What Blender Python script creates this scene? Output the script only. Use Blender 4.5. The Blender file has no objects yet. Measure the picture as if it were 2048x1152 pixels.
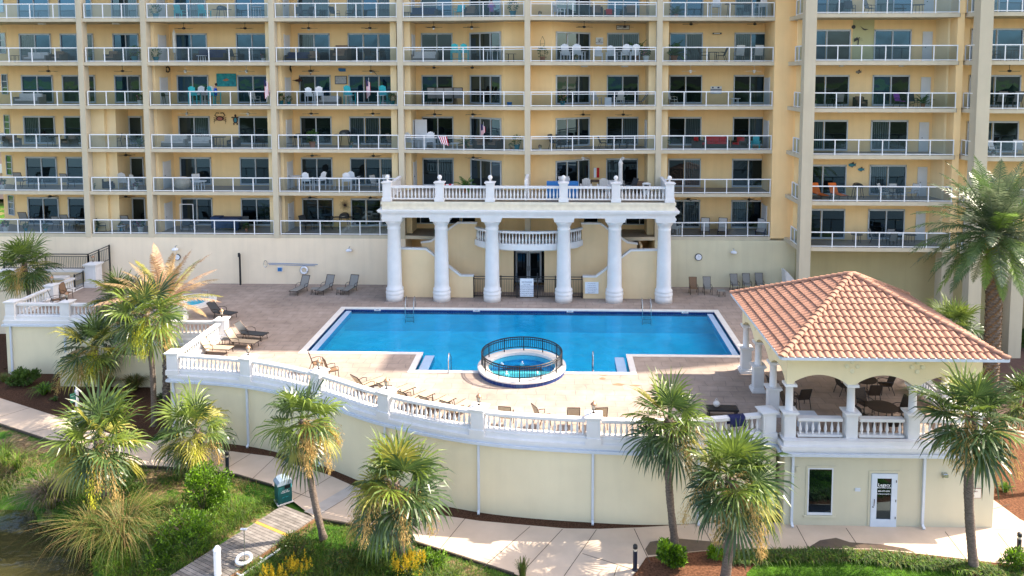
import bpy, math, random
from mathutils import Vector, Matrix, geometry
R = math.radians
sc = bpy.context.scene
COL = sc.collection
# ------------------------------------------------------------------ camera
F_, PX_, PY_, CAMH = 1490.0, 1081.0, 260.0, 15.6      # lens of the photo in its own pixels, height over the deck
YAW, PIT = R(1.5), math.atan(.075)
cam = bpy.data.cameras.new('camera'); cam_o = bpy.data.objects.new('camera', cam); COL.objects.link(cam_o)
cam.sensor_width = 36; cam.lens = 36 * F_ / 2048
cam.shift_x = -(PX_ - 1024) / 2048; cam.shift_y = -(576 - PY_) / 2048
cam.clip_start = .5; cam.clip_end = 3000
cam_o.location = (0, 0, CAMH); cam_o.rotation_euler = (R(90) - PIT, 0, YAW)
sc.camera = cam_o
# ------------------------------------------------------------------ sky, sun, exposure
SEL, SAZ = R(44), R(17)                       # sun height; turned from +X towards +Y
world = bpy.data.worlds.new("World"); sc.world = world; world.use_nodes = True
wn = world.node_tree; bg = wn.nodes['Background']
sky = wn.nodes.new('ShaderNodeTexSky'); sky.sky_type = 'NISHITA'; sky.sun_disc = False
sky.sun_elevation = SEL; sky.sun_rotation = R(90) - SAZ; sky.air_density = 1.0; sky.dust_density = 3.0; sky.ozone_density = .6
wn.links.new(sky.outputs[0], bg.inputs[0]); bg.inputs[1].default_value = .15
sun = bpy.data.lights.new('sun', 'SUN'); sun.energy = 3.3; sun.angle = R(.55); sun.color = (1, .93, .82)
sun_o = bpy.data.objects.new('sun', sun); COL.objects.link(sun_o)
SV = Vector((math.cos(SEL) * math.cos(SAZ), math.cos(SEL) * math.sin(SAZ), math.sin(SEL)))
sun_o.rotation_euler = SV.to_track_quat('Z', 'Y').to_euler(); sun_o.location = SV * 90
vs = sc.view_settings; vs.view_transform = 'Standard'; vs.look = 'None'; vs.exposure = 1.93; vs.gamma = 1
vs.use_white_balance = True; vs.white_balance_temperature = 6900; vs.white_balance_tint = 13

# ------------------------------------------------------------------ survey helpers: photo pixel -> point on a real plane
def ray(px, py):
    a = (px - PX_) / F_; b = -(py - PY_) / F_
    f0 = Vector((-math.sin(YAW), math.cos(YAW), 0)); r = Vector((math.cos(YAW), math.sin(YAW), 0)); k = Vector((0, 0, 1))
    return r * a + (f0 * math.sin(PIT) + k * math.cos(PIT)) * b + f0 * math.cos(PIT) - k * math.sin(PIT)
def G(px, py, z=0.0):
    d = ray(px, py); t = (z - CAMH) / d.z; return Vector((d.x * t, d.y * t, z))
def W(px, py, Y):
    d = ray(px, py); t = Y / d.y; return Vector((d.x * t, Y, CAMH + d.z * t))
def sx(px, Y, py=280): return W(px, py, Y).x

# ------------------------------------------------------------------ mesh builder
class MB:
    def __init__(s): s.v = []; s.f = []; s.m = []
    def add(s, vs, fs, mi=0):
        n = len(s.v); s.v += [tuple(p) for p in vs]; s.f += [tuple(i + n for i in f) for f in fs]; s.m += [mi] * len(fs); return s
    def box(s, x0, x1, y0, y1, z0, z1, mi=0):
        return s.add([(x, y, z) for z in (z0, z1) for y in (y0, y1) for x in (x0, x1)],
                     [(0, 2, 3, 1), (4, 5, 7, 6), (0, 1, 5, 4), (2, 6, 7, 3), (0, 4, 6, 2), (1, 3, 7, 5)], mi)
    def beam(s, a, b, w, h, mi=0, up=(0, 0, 1)):
        a = Vector(a); b = Vector(b); d = (b - a).normalized(); u = Vector(up)
        if abs(d.dot(u)) > .98: u = Vector((0, 1, 0))
        r = d.cross(u).normalized() * w / 2; u = r.cross(d).normalized() * h / 2
        vs = [p + r * i + u * j for p in (a, b) for i, j in ((-1, -1), (1, -1), (1, 1), (-1, 1))]
        return s.add(vs, [(0, 1, 2, 3), (7, 6, 5, 4), (0, 4, 5, 1), (1, 5, 6, 2), (2, 6, 7, 3), (3, 7, 4, 0)], mi)
    def quad(s, a, b, c, d, mi=0): return s.add([a, b, c, d], [(0, 1, 2, 3)], mi)
    def prism(s, poly, z0, z1, mi=0):
        n = len(poly)
        area = sum(poly[i][0] * poly[(i + 1) % n][1] - poly[(i + 1) % n][0] * poly[i][1] for i in range(n))
        if area < 0: poly = poly[::-1]
        vs = [(p[0], p[1], z0) for p in poly] + [(p[0], p[1], z1) for p in poly]
        return s.add(vs, [tuple(range(n))[::-1], tuple(range(n, 2 * n))] + [(i, (i + 1) % n, n + (i + 1) % n, n + i) for i in range(n)], mi)
    def slab_y(s, poly, y0, y1, mi=0):     # poly in (x,z), thick along y
        n = len(poly)
        vs = [(p[0], y0, p[1]) for p in poly] + [(p[0], y1, p[1]) for p in poly]
        return s.add(vs, [tuple(range(n)), tuple(range(n, 2 * n))[::-1]] + [(i, n + i, n + (i + 1) % n, (i + 1) % n) for i in range(n)], mi)
    def lathe(s, prof, c=(0, 0, 0), n=16, mi=0, sq=None):
        vs = []; k = len(prof)
        for i in range(n):
            a = 2 * math.pi * (i + .5) / n
            for r, z in prof: vs.append((c[0] + r * math.cos(a), c[1] + r * math.sin(a), c[2] + z))
        fs = [(i * k + j, ((i + 1) % n) * k + j, ((i + 1) % n) * k + j + 1, i * k + j + 1) for i in range(n) for j in range(k - 1)]
        fs += [tuple(i * k for i in range(n))[::-1], tuple(i * k + k - 1 for i in range(n))]
        return s.add(vs, fs, mi)
    def tube(s, pts, r, n=6, mi=0, closed=False):
        pts = [Vector(p) for p in pts]; m = len(pts); rr = r if isinstance(r, (list, tuple)) else [r] * m; vs = []
        for i, p in enumerate(pts):
            d = (pts[(i + 1) % m] - pts[i - 1]) if closed else (pts[min(i + 1, m - 1)] - pts[max(i - 1, 0)])
            d.normalize(); u = Vector((0, 0, 1)) if abs(d.z) < .95 else Vector((1, 0, 0))
            a = d.cross(u).normalized(); b = a.cross(d)
            vs += [p + (a * math.cos(t) + b * math.sin(t)) * rr[i] for t in [2 * math.pi * k / n for k in range(n)]]
        fs = []
        for i in range(m if closed else m - 1):
            j = (i + 1) % m
            fs += [(i * n + k, j * n + k, j * n + (k + 1) % n, i * n + (k + 1) % n) for k in range(n)]
        if not closed: fs += [tuple(range(n)), tuple(range((m - 1) * n, m * n))[::-1]]
        return s.add(vs, fs, mi)
    def ball(s, c, r, n=10, mi=0, sz=1):
        m = max(4, n // 2 + 1)
        return s.lathe([(max(.001, r * math.sin(math.pi * i / m)), -r * sz * math.cos(math.pi * i / m)) for i in range(m + 1)], c, n, mi)
    def xf(s, M): s.v = [tuple(M @ Vector(p)) for p in s.v]; return s
    def join(s, o, M=None, mi=None):
        n = len(s.v); s.v += [tuple(M @ Vector(p)) if M else p for p in o.v]
        s.f += [tuple(i + n for i in f) for f in o.f]; s.m += (o.m if mi is None else [mi] * len(o.f)); return s
    def build(s, name, mats, parent=None, world=False, smooth=False):
        me = bpy.data.meshes.new(name); me.from_pydata(s.v, [], s.f)
        for m in (mats if isinstance(mats, (list, tuple)) else [mats]): me.materials.append(m)
        if isinstance(mats, (list, tuple)) and len(mats) > 1: me.polygons.foreach_set('material_index', s.m)
        if smooth: me.polygons.foreach_set('use_smooth', [True] * len(me.polygons))
        me.update(); o = bpy.data.objects.new(name, me); COL.objects.link(o)
        if parent:
            o.parent = parent
            if world and parent.type == 'EMPTY': o.location = -parent.location
        return o
def tag(o, label=None, cat=None, group=None, kind=None):
    if label: o['label'] = label
    if cat: o['category'] = cat
    if group: o['group'] = group
    if kind: o['kind'] = kind
    return o
def thing(name, label, cat, loc=(0, 0, 0), rz=0, group=None):
    o = bpy.data.objects.new(name, None); COL.objects.link(o); o.location = loc; o.rotation_euler = (0, 0, rz)
    o.empty_display_size = .2
    return tag(o, label, cat, group)
def copy_tree(o, parent=None, skip=None):
    c = o.copy(); COL.objects.link(c); c.parent = parent
    for ch in list(o.children): copy_tree(ch, c)
    return c
def put(proto, used, loc, rz, label, group=None, s=1):
    """first placement moves the prototype itself, later ones copy it with its parts"""
    o = proto if not used.get(proto.name) else copy_tree(proto); used[proto.name] = 1
    o.location = loc; o.rotation_euler = (0, 0, rz); o.scale = (s, s, s); o['label'] = label
    if group: o['group'] = group
    return o
USED = {}
def struct(name, mb, m, **k): return tag(mb.build(name, m, **k), kind='structure')

# ------------------------------------------------------------------ materials
def mat(name, col, rough=.7, var=.12, scale=3.0, bump=0.0, bscale=60, spec=.3, metal=0, col2=None, stretch=None, detail=4):
    m = bpy.data.materials.new(name); m.use_nodes = True; nt = m.node_tree; N = nt.nodes; L = nt.links
    b = N['Principled BSDF']; b.inputs['Roughness'].default_value = rough; b.inputs['Specular IOR Level'].default_value = spec; b.inputs['Metallic'].default_value = metal
    g = N.new('ShaderNodeNewGeometry'); mp = N.new('ShaderNodeMapping'); L.new(g.outputs['Position'], mp.inputs[0])
    if stretch: mp.inputs['Scale'].default_value = stretch
    n = N.new('ShaderNodeTexNoise'); n.inputs['Scale'].default_value = scale; n.inputs['Detail'].default_value = detail; L.new(mp.outputs[0], n.inputs[0])
    r = N.new('ShaderNodeValToRGB'); L.new(n.outputs[0], r.inputs[0]); r.color_ramp.elements[0].position = .3; r.color_ramp.elements[1].position = .7
    c2 = col2 or tuple(c * (1 - var) for c in col)
    r.color_ramp.elements[0].color = (*c2, 1); r.color_ramp.elements[1].color = (*(tuple(min(1, c * (1 + var * .6)) for c in col) if not col2 else col), 1)
    L.new(r.outputs[0], b.inputs['Base Color'])
    if bump:
        n2 = N.new('ShaderNodeTexNoise'); n2.inputs['Scale'].default_value = bscale; L.new(g.outputs['Position'], n2.inputs[0])
        bp = N.new('ShaderNodeBump'); bp.inputs['Strength'].default_value = bump; bp.inputs['Distance'].default_value = .02; L.new(n2.outputs[0], bp.inputs['Height']); L.new(bp.outputs[0], b.inputs['Normal'])
    return m
def stucco(name, col, streak=.12, joint=0.0):
    """rendered wall: soft mottling, rain streaks running down, hairline joints"""
    m = mat(name, col, .85, .05, .7, .25, 40, .15); nt = m.node_tree; N = nt.nodes; L = nt.links; b = N['Principled BSDF']
    src = b.inputs['Base Color'].links[0].from_socket
    g = N.new('ShaderNodeNewGeometry'); mp = N.new('ShaderNodeMapping'); mp.inputs['Scale'].default_value = (1.3, 1.3, .10); L.new(g.outputs['Position'], mp.inputs[0])
    n = N.new('ShaderNodeTexNoise'); n.inputs['Scale'].default_value = 1.6; n.inputs['Detail'].default_value = 6; L.new(mp.outputs[0], n.inputs[0])
    mr = N.new('ShaderNodeMapRange'); mr.inputs[1].default_value = .45; mr.inputs[2].default_value = .75; mr.inputs[3].default_value = 1; mr.inputs[4].default_value = 1 - streak; L.new(n.outputs[0], mr.inputs[0])
    fac = mr.outputs[0]
    if joint:
        sp = N.new('ShaderNodeSeparateXYZ'); L.new(g.outputs['Position'], sp.inputs[0])
        mo = N.new('ShaderNodeMath'); mo.operation = 'PINGPONG'; mo.inputs[1].default_value = joint / 2; L.new(sp.outputs[0], mo.inputs[0])
        lt = N.new('ShaderNodeMath'); lt.operation = 'LESS_THAN'; lt.inputs[1].default_value = .012; L.new(mo.outputs[0], lt.inputs[0])
        ml = N.new('ShaderNodeMath'); ml.operation = 'MULTIPLY_ADD'; ml.inputs[1].default_value = -.06; ml.inputs[2].default_value = 1; L.new(lt.outputs[0], ml.inputs[0])
        m2 = N.new('ShaderNodeMath'); m2.operation = 'MULTIPLY'; L.new(ml.outputs[0], m2.inputs[0]); L.new(fac, m2.inputs[1]); fac = m2.outputs[0]
    mx = N.new('ShaderNodeMix'); mx.data_type = 'RGBA'; mx.blend_type = 'MULTIPLY'; mx.inputs[0].default_value = 1
    L.new(src, mx.inputs[6]); L.new(fac, mx.inputs[7]); L.new(mx.outputs[2], b.inputs['Base Color'])
    return m
def glassy(name, dark, refl=.25, tint=(1, 1, 1), rough=.02, transp=0.0, wave=0.0, curtain=None):
    """window or rail glass: mirror share over either a dark room, a curtain or clear see-through"""
    m = bpy.data.materials.new(name); m.use_nodes = True; nt = m.node_tree; N = nt.nodes; L = nt.links; N.remove(N['Principled BSDF'])
    out = N['Material Output']; mix = N.new('ShaderNodeMixShader'); gl = N.new('ShaderNodeBsdfGlossy'); gl.inputs['Roughness'].default_value = rough; gl.inputs['Color'].default_value = (*tint, 1)
    if transp: a = N.new('ShaderNodeBsdfTransparent'); a.inputs[0].default_value = (*dark, 1)
    else:
        a = N.new('ShaderNodeBsdfDiffuse'); a.inputs[0].default_value = (*dark, 1)
        if curtain:
            g = N.new('ShaderNodeNewGeometry'); w = N.new('ShaderNodeTexWave'); w.inputs['Scale'].default_value = 2.2; w.inputs['Distortion'].default_value = 2; w.inputs['Detail'].default_value = 1
            mp = N.new('ShaderNodeMapping'); mp.inputs['Scale'].default_value = (1, 1, .05); L.new(g.outputs['Position'], mp.inputs[0]); L.new(mp.outputs[0], w.inputs[0])
            r = N.new('ShaderNodeValToRGB'); r.color_ramp.elements[0].color = (*dark, 1); r.color_ramp.elements[1].color = (*curtain, 1); L.new(w.outputs[0], r.inputs[0]); L.new(r.outputs[0], a.inputs[0])
    lw = N.new('ShaderNodeLayerWeight'); lw.inputs[0].default_value = .35
    mr = N.new('ShaderNodeMapRange'); mr.inputs[3].default_value = refl; mr.inputs[4].default_value = min(1, refl + .6); L.new(lw.outputs[1], mr.inputs[0]); L.new(mr.outputs[0], mix.inputs[0])
    if wave:
        g = N.new('ShaderNodeNewGeometry'); n = N.new('ShaderNodeTexNoise'); n.inputs['Scale'].default_value = .9; n.inputs['Detail'].default_value = 1; L.new(g.outputs['Position'], n.inputs[0])
        bp = N.new('ShaderNodeBump'); bp.inputs['Strength'].default_value = wave; bp.inputs['Distance'].default_value = .05; L.new(n.outputs[0], bp.inputs['Height']); L.new(bp.outputs[0], gl.inputs['Normal'])
    L.new(a.outputs[0], mix.inputs[1]); L.new(gl.outputs[0], mix.inputs[2]); L.new(mix.outputs[0], out.inputs[0])
    return m
def leafmat(name, col, col2, trans=.4, scale=6, rough=.45):
    m = bpy.data.materials.new(name); m.use_nodes = True; nt = m.node_tree; N = nt.nodes; L = nt.links
    b = N['Principled BSDF']; b.inputs['Roughness'].default_value = rough; b.inputs['Specular IOR Level'].default_value = .5
    g = N.new('ShaderNodeNewGeometry'); n = N.new('ShaderNodeTexNoise'); n.inputs['Scale'].default_value = scale; n.inputs['Detail'].default_value = 3; L.new(g.outputs['Position'], n.inputs[0])
    r = N.new('ShaderNodeValToRGB'); r.color_ramp.elements[0].position = .35; r.color_ramp.elements[1].position = .65
    r.color_ramp.elements[0].color = (*col2, 1); r.color_ramp.elements[1].color = (*col, 1); L.new(n.outputs[0], r.inputs[0]); L.new(r.outputs[0], b.inputs['Base Color'])
    t = N.new('ShaderNodeBsdfTranslucent'); L.new(r.outputs[0], t.inputs[0]); mx = N.new('ShaderNodeMixShader'); mx.inputs[0].default_value = trans
    L.new(b.outputs[0], mx.inputs[1]); L.new(t.outputs[0], mx.inputs[2]); L.new(mx.outputs[0], N['Material Output'].inputs[0])
    return m
M = {}
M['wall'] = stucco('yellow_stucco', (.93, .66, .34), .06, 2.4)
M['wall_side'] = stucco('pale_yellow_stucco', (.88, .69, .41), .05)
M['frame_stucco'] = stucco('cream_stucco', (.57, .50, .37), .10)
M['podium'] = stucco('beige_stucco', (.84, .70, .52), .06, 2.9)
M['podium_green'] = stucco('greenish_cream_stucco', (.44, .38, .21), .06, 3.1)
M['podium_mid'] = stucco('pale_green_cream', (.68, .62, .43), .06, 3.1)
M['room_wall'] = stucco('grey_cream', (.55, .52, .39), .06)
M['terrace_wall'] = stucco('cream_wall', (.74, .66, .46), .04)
M['pavilion_wall'] = stucco('pavilion_cream', (.80, .68, .43), .04)
M['stair_wall'] = stucco('sand_stucco', (.80, .60, .36), .05)
M['white'] = mat('white_stone', (.70, .69, .68), .6, .05, 2, .12, 30)
M['white_metal'] = mat('white_metal', (.80, .81, .82), .4, .03, 5)
M['frame'] = mat('door_frame', (.50, .54, .57), .4, .06, 4)
M['door_white'] = mat('door_white', (.62, .64, .66), .5, .05, 2)
M['gutter'] = mat('gutter_paint', (.56, .61, .67), .45, .05, 3)
M['floor_tile'] = mat('balcony_floor', (.30, .25, .19), .5, .1, 4)
M['ceiling'] = mat('balcony_ceiling', (.62, .58, .48), .8, .05, 1)
M['black'] = mat('black_metal', (.012, .013, .016), .4, .2, 8, spec=.5)
M['dark'] = mat('dark_interior', (.006, .007, .009), .8, .2, 2)
M['bronze'] = mat('bronze', (.035, .022, .016), .4, .2, 8, metal=.5)
M['chrome'] = mat('steel', (.55, .57, .58), .25, .05, 4, metal=.9)
M['sling_grey'] = mat('grey_sling', (.24, .23, .21), .7, .1, 20)
M['sling_tan'] = mat('tan_sling', (.42, .33, .23), .7, .1, 20)
M['sling_brown'] = mat('brown_sling', (.20, .12, .07), .7, .15, 20)
M['sling_dark'] = mat('charcoal_sling', (.045, .05, .055), .6, .15, 20)
M['lamp_glass'] = mat('lamp_glass', (.55, .50, .40), .2, .1, 6)
M['copper'] = mat('copper_cap', (.42, .24, .14), .4, .2, 9, metal=.4)
M['teal'] = mat('teal_paint', (.03, .48, .52), .5, .1, 8)
M['red'] = mat('red_cushion', (.55, .01, .015), .8, .15, 8)
M['orange'] = mat('orange_cushion', (.80, .17, .03), .8, .12, 8)
M['navy'] = mat('navy_fabric', (.01, .015, .07), .8, .2, 8)
M['cushion'] = mat('pale_cushion', (.60, .58, .55), .8, .1, 10)
M['white_ins'] = mat('painted_wood_white', (.78, .80, .84), .5, .06, 8)
M['wicker'] = mat('dark_wicker', (.05, .035, .025), .7, .3, 30)
M['wood'] = mat('brown_wood', (.20, .11, .06), .6, .3, 8)
M['pot_teal'] = mat('teal_pot', (.03, .22, .26), .3, .1, 5)
M['pot_white'] = mat('white_pot', (.70, .70, .66), .5, .1, 5)
M['terracotta'] = mat('terracotta', (.42, .17, .09), .7, .15, 6)
M['green_plant'] = leafmat('plant_leaf', (.10, .22, .04), (.03, .09, .02))
M['blue'] = mat('blue_plastic', (.02, .16, .42), .5, .1, 8)
M['flag_red'] = mat('flag_red', (.55, .02, .04), .8, .05, 8)
M['skin'] = mat('skin', (.60, .33, .22), .5, .05, 10)
M['hair'] = mat('dark_hair', (.03, .018, .012), .6, .2, 20)
M['shirt'] = mat('blue_shirt', (.01, .10, .55), .8, .1, 10)
panes = [glassy('pane_dark', (.003, .007, .010), .06, (.45, .7, .9), wave=.10), glassy('pane_sky_tint', (.003, .016, .035), .20, (.16, .36, .60), wave=.12),
         glassy('pane_curtain', (.004, .010, .014), .06, (.45, .7, .9), wave=.08, curtain=(.06, .085, .095)), glassy('pane_black', (.002, .003, .004), .03, (.5, .75, .95), wave=.08)]
M['rail_glass'] = glassy('rail_glass', (.62, .68, .71), .05, (.35, .55, .78), rough=.03, transp=1, wave=.15)

def textmesh(s, size, m, name='lettering', parent=None, M4=None, thick=.004, align='CENTER', spacing=1):
    cu = bpy.data.curves.new(name, 'FONT'); cu.body = s; cu.size = size; cu.extrude = thick; cu.align_x = align; cu.align_y = 'CENTER'; cu.resolution_u = 2; cu.space_character = spacing
    t = bpy.data.objects.new('tmp', cu); COL.objects.link(t); dg = bpy.context.evaluated_depsgraph_get()
    me = bpy.data.meshes.new_from_object(t.evaluated_get(dg)); bpy.data.objects.remove(t)
    me.transform(Matrix.Rotation(R(90), 4, 'X'))
    if M4: me.transform(M4)
    me.materials.clear(); me.materials.append(m); o = bpy.data.objects.new(name, me); COL.objects.link(o)
    if parent: o.parent = parent
    return o
# ================================================================== THE CONDO TOWER
FH = 3.19; Z0 = 3.72
def zf(k): return Z0 + FH * k                    # floor of balcony row k (0 = lowest)
KS = range(0, 6)
YF, DEP = 54.0, 3.0
condo = thing('condo_tower', 'long yellow stucco condominium block with glass-railed balconies above the pool deck', 'building', (-8, 60, 0))
wing = thing('condo_wing', 'nearer yellow wing of the condominium at the right, with white door beside each balcony', 'building', (24, 58, 0))
colpx = [169, 295.5, 549, 802.5, 1055, 1317]      # piers between balconies, left to right
colY = [54, 54, 54, 54, 53, 54]
CX = [sx(p, y) for p, y in zip(colpx, colY)]
XE = sx(1545, 54.3)
XL = -47.5
def lerp(a, b, t): return a + (b - a) * t
front = [(XL, YF)] + [(x, y) for x, y in zip(CX, colY)] + [(XE, 54.3)]       # front line of the slabs
for k in range(0, 7):                                                       # slabs, one part per floor
    z = zf(k)
    m = MB()
    for (x0, y0), (x1, y1) in zip(front[:-1], front[1:]):
        m.add([(x0, y0, z - .25), (x1, y1, z - .25), (x1, 57.4, z - .25), (x0, 57.4, z - .25), (x0, y0, z), (x1, y1, z), (x1, 57.4, z), (x0, 57.4, z)],
              [(0, 1, 5, 4), (0, 3, 2, 1), (0, 4, 7, 3), (1, 2, 6, 5), (2, 3, 7, 6)], 0)
        m.quad((x0, y0, z), (x1, y1, z), (x1, 57.4, z), (x0, 57.4, z), 1)
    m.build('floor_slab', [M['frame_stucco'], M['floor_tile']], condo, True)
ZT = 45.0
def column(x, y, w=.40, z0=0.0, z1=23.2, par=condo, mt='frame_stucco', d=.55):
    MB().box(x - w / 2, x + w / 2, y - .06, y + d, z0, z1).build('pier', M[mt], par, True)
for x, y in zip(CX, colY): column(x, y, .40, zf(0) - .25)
# back wall (yellow) and party walls
YB = YF + DEP
wallm = MB()
xi = {k: sx(v, YB) for k, v in dict(a=2, b=1003, c=1108, d=935, e=1182).items()}
pieces = [(sx(26, YB), YB, sx(935, YB), YB), (sx(935, YB), YB, sx(1008, 54.9), 54.9), (sx(1008, 54.9), 54.9, sx(1104, 54.9), 54.9),
          (sx(1104, 54.9), 54.9, sx(1184, YB), YB), (sx(1184, YB), YB, XE + 1.2, YB)]
for x0, y0, x1, y1 in pieces:
    wallm.add([(x0, y0, zf(0) - .2), (x1, y1, zf(0) - .2), (x1, y1, 23), (x0, y0, 23)], [(0, 1, 2, 3)])
xc = sx(26, YB)
wallm.add([(xc, YB, 0), (xc - 1.7, YB + .9, 0), (xc - 1.7, YB + .9, 23), (xc, YB, 23)], [(0, 1, 2, 3)])   # canted end wall
wallm.add([(xc - 1.7, YB + .9, 0), (xc - 1.7, YB + 14, 0), (xc - 1.7, YB + 14, 23), (xc - 1.7, YB + .9, 23)], [(0, 1, 2, 3)])
wallm.build('outer_wall', M['wall'], condo, True)
pw = MB()
def party(px, y0, y1=YB + .02, wl=.12, k0=0, k1=6, right=0):
    x = px
    pw.box(x - wl, x + wl, y0 + .3, y1, zf(k0) - .1, zf(k1) + 1)
for i, (x, y) in enumerate(zip(CX, colY)):
    if i not in (0, 4): party(x, y)
# pale yellow nibs: the front face of each storage closet beside the piers
nibs = [(2, 300, 315), (3, 553, 566), (4, 806, 822), (5, 1296, 1312), (6, 1322, 1335), (2.5, 536, 546), (3.5, 783, 795)]
nib = MB()
for b, p0, p1 in nibs:
    ya = 54.75 if p1 != 566 else 54.75
    nib.box(sx(p0, ya), sx(p1, ya), ya, YB + .01, zf(0) - .1, 23)
for b, p0, p1 in [(1, 184, 210), (1.5, 209, 228)]:           # bulky closet on the second bay, lower three balconies
    nib.box(sx(p0, 55), sx(p1, 55), 55 if b == 1 else 55.3, YB + .01, zf(0) - .1, zf(3) - .26)
nib.box(sx(1050, 54.2), sx(1060, 54.2), 54.0, 54.95, zf(1), 23)
nib.build('closet_wall', M['wall_side'], condo, True)
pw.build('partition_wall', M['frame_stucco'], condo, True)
# big yellow pier at the right end of the main block, and the podium wall under it all
MB().box(XE, sx(1590, 54.2), 54.25, 58, 3.6, 23).build('end_pier', M['wall'], condo, True)
pod = MB(); xr = sx(1612, 54)
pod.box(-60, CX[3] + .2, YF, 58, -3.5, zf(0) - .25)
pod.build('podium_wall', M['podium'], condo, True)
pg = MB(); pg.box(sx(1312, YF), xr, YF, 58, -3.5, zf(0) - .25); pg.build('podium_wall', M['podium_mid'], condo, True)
core = MB(); core.box(xc - 1, 15.6, YB + 1.6, 76, -3, 44); core.box(-60, XL + .2, YF + .2, 60, 0, 3.4)
core.build('tower_mass', M['wall'], condo, True)

def railing(pts, z, n, par, double=False, h=1.04):
    """white metal rail with posts; glass panels are a sub-part"""
    (x0, y0), (x1, y1) = pts; m = MB(); g = MB(); a = Vector((x0, y0, 0)); b = Vector((x1, y1, 0)); d = (b - a).normalized(); nrm = Vector((d.y, -d.x, 0))
    o = nrm * .02
    P = lambda t, zz: a.lerp(b, t) - o * 3 + Vector((0, 0, z + zz))
    m.beam(P(0, h), P(1, h), .07, .07); m.beam(P(0, .07), P(1, .07), .045, .05)
    if double: m.beam(P(0, h - .16), P(1, h - .16), .04, .04)
    for i in range(n + 1):
        t = min(max(i / n, .004), .996); m.beam(P(t, .0), P(t, h), .06, .055)
    ht = h - .04 if not double else h - .17
    q = P(0, .09), P(1, .09); g.quad(P(.004, .09), P(.996, .09), P(.996, ht), P(.004, ht))
    r = m.build('balcony_railing', M['white_metal'], par, True); g.build('glass_panel', M['rail_glass'], r)
    return r
bays = [((XL, YF), (CX[0] - .2, YF), 7, 0), ((CX[0] + .35, YF), (CX[1] - .2, YF), 3, 0), ((CX[1] + .25, YF), (CX[2] - .2, YF), 6, 0), ((CX[2] + .25, YF), (CX[3] - .2, YF), 6, 0),
        ((CX[3] + .22, YF), (CX[4] - .22, 53.0), 6, 1), ((CX[4] + .22, 53.0), (CX[5] - .22, YF), 6, 1), ((CX[5] + .22, YF), (XE - .05, 54.3), 5, 0)]
for k in KS:
    for i, (p, q, n, dbl) in enumerate(bays):
        if k <= 1 and i in (4, 5): continue
        railing((p, q), zf(k), n, condo, dbl)
railing(((XL, YF), (XL, YB)), zf(0), 2, condo)

rnd = random.Random(4)
def sliding(x0, x1, z, par, y0, y1=None, n=2, h=2.08, sill=.16, kinds=None):
    """sliding glass door: frame part with pane sub-parts, standing a few cm proud of the wall"""
    y1 = y0 if y1 is None else y1
    a = Vector((x0, y0, 0)); b = Vector((x1, y1, 0)); d = (b - a).normalized(); nr = Vector((d.y, -d.x, 0))
    P = lambda t, zz, o: a.lerp(b, t) + nr * o + Vector((0, 0, z + zz)); m = MB(); H = sill + h
    for za, zb, w in ((H - .1, H, .12),): m.beam(P(0, H - .05, .05), P(1, H - .05, .05), .12, .12)
    m.beam(P(0, sill - .03, .05), P(1, sill - .03, .05), .14, .12)
    L = (b - a).length
    for t in (.03 / L, 1 - .03 / L): m.beam(P(t, sill, .05), P(t, H, .05), .07, .12, up=nr)
    edges = [i / n for i in range(n + 1)]
    for i in range(1, n): m.beam(P(edges[i] + rnd.uniform(-.01, .01), sill, .055), P(edges[i], H, .055), .07, .07, up=nr)
    fr = m.build('sliding_door', M['frame'], par, True)
    for i in range(n):
        kd = kinds[i] if kinds else rnd.choices([0, 1, 2, 3], [3, 3, 2, 3])[0]; o = .018 + .012 * (i % 2)
        e0 = edges[i] + .02; e1 = edges[i + 1] - .02
        MB().quad(P(e0, sill, o), P(e1, sill, o + rnd.uniform(-.004, .004)), P(e1, H - .05, o + rnd.uniform(-.004, .004)), P(e0, H - .05, o)).build('pane', panes[kd], fr)
    return fr
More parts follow.
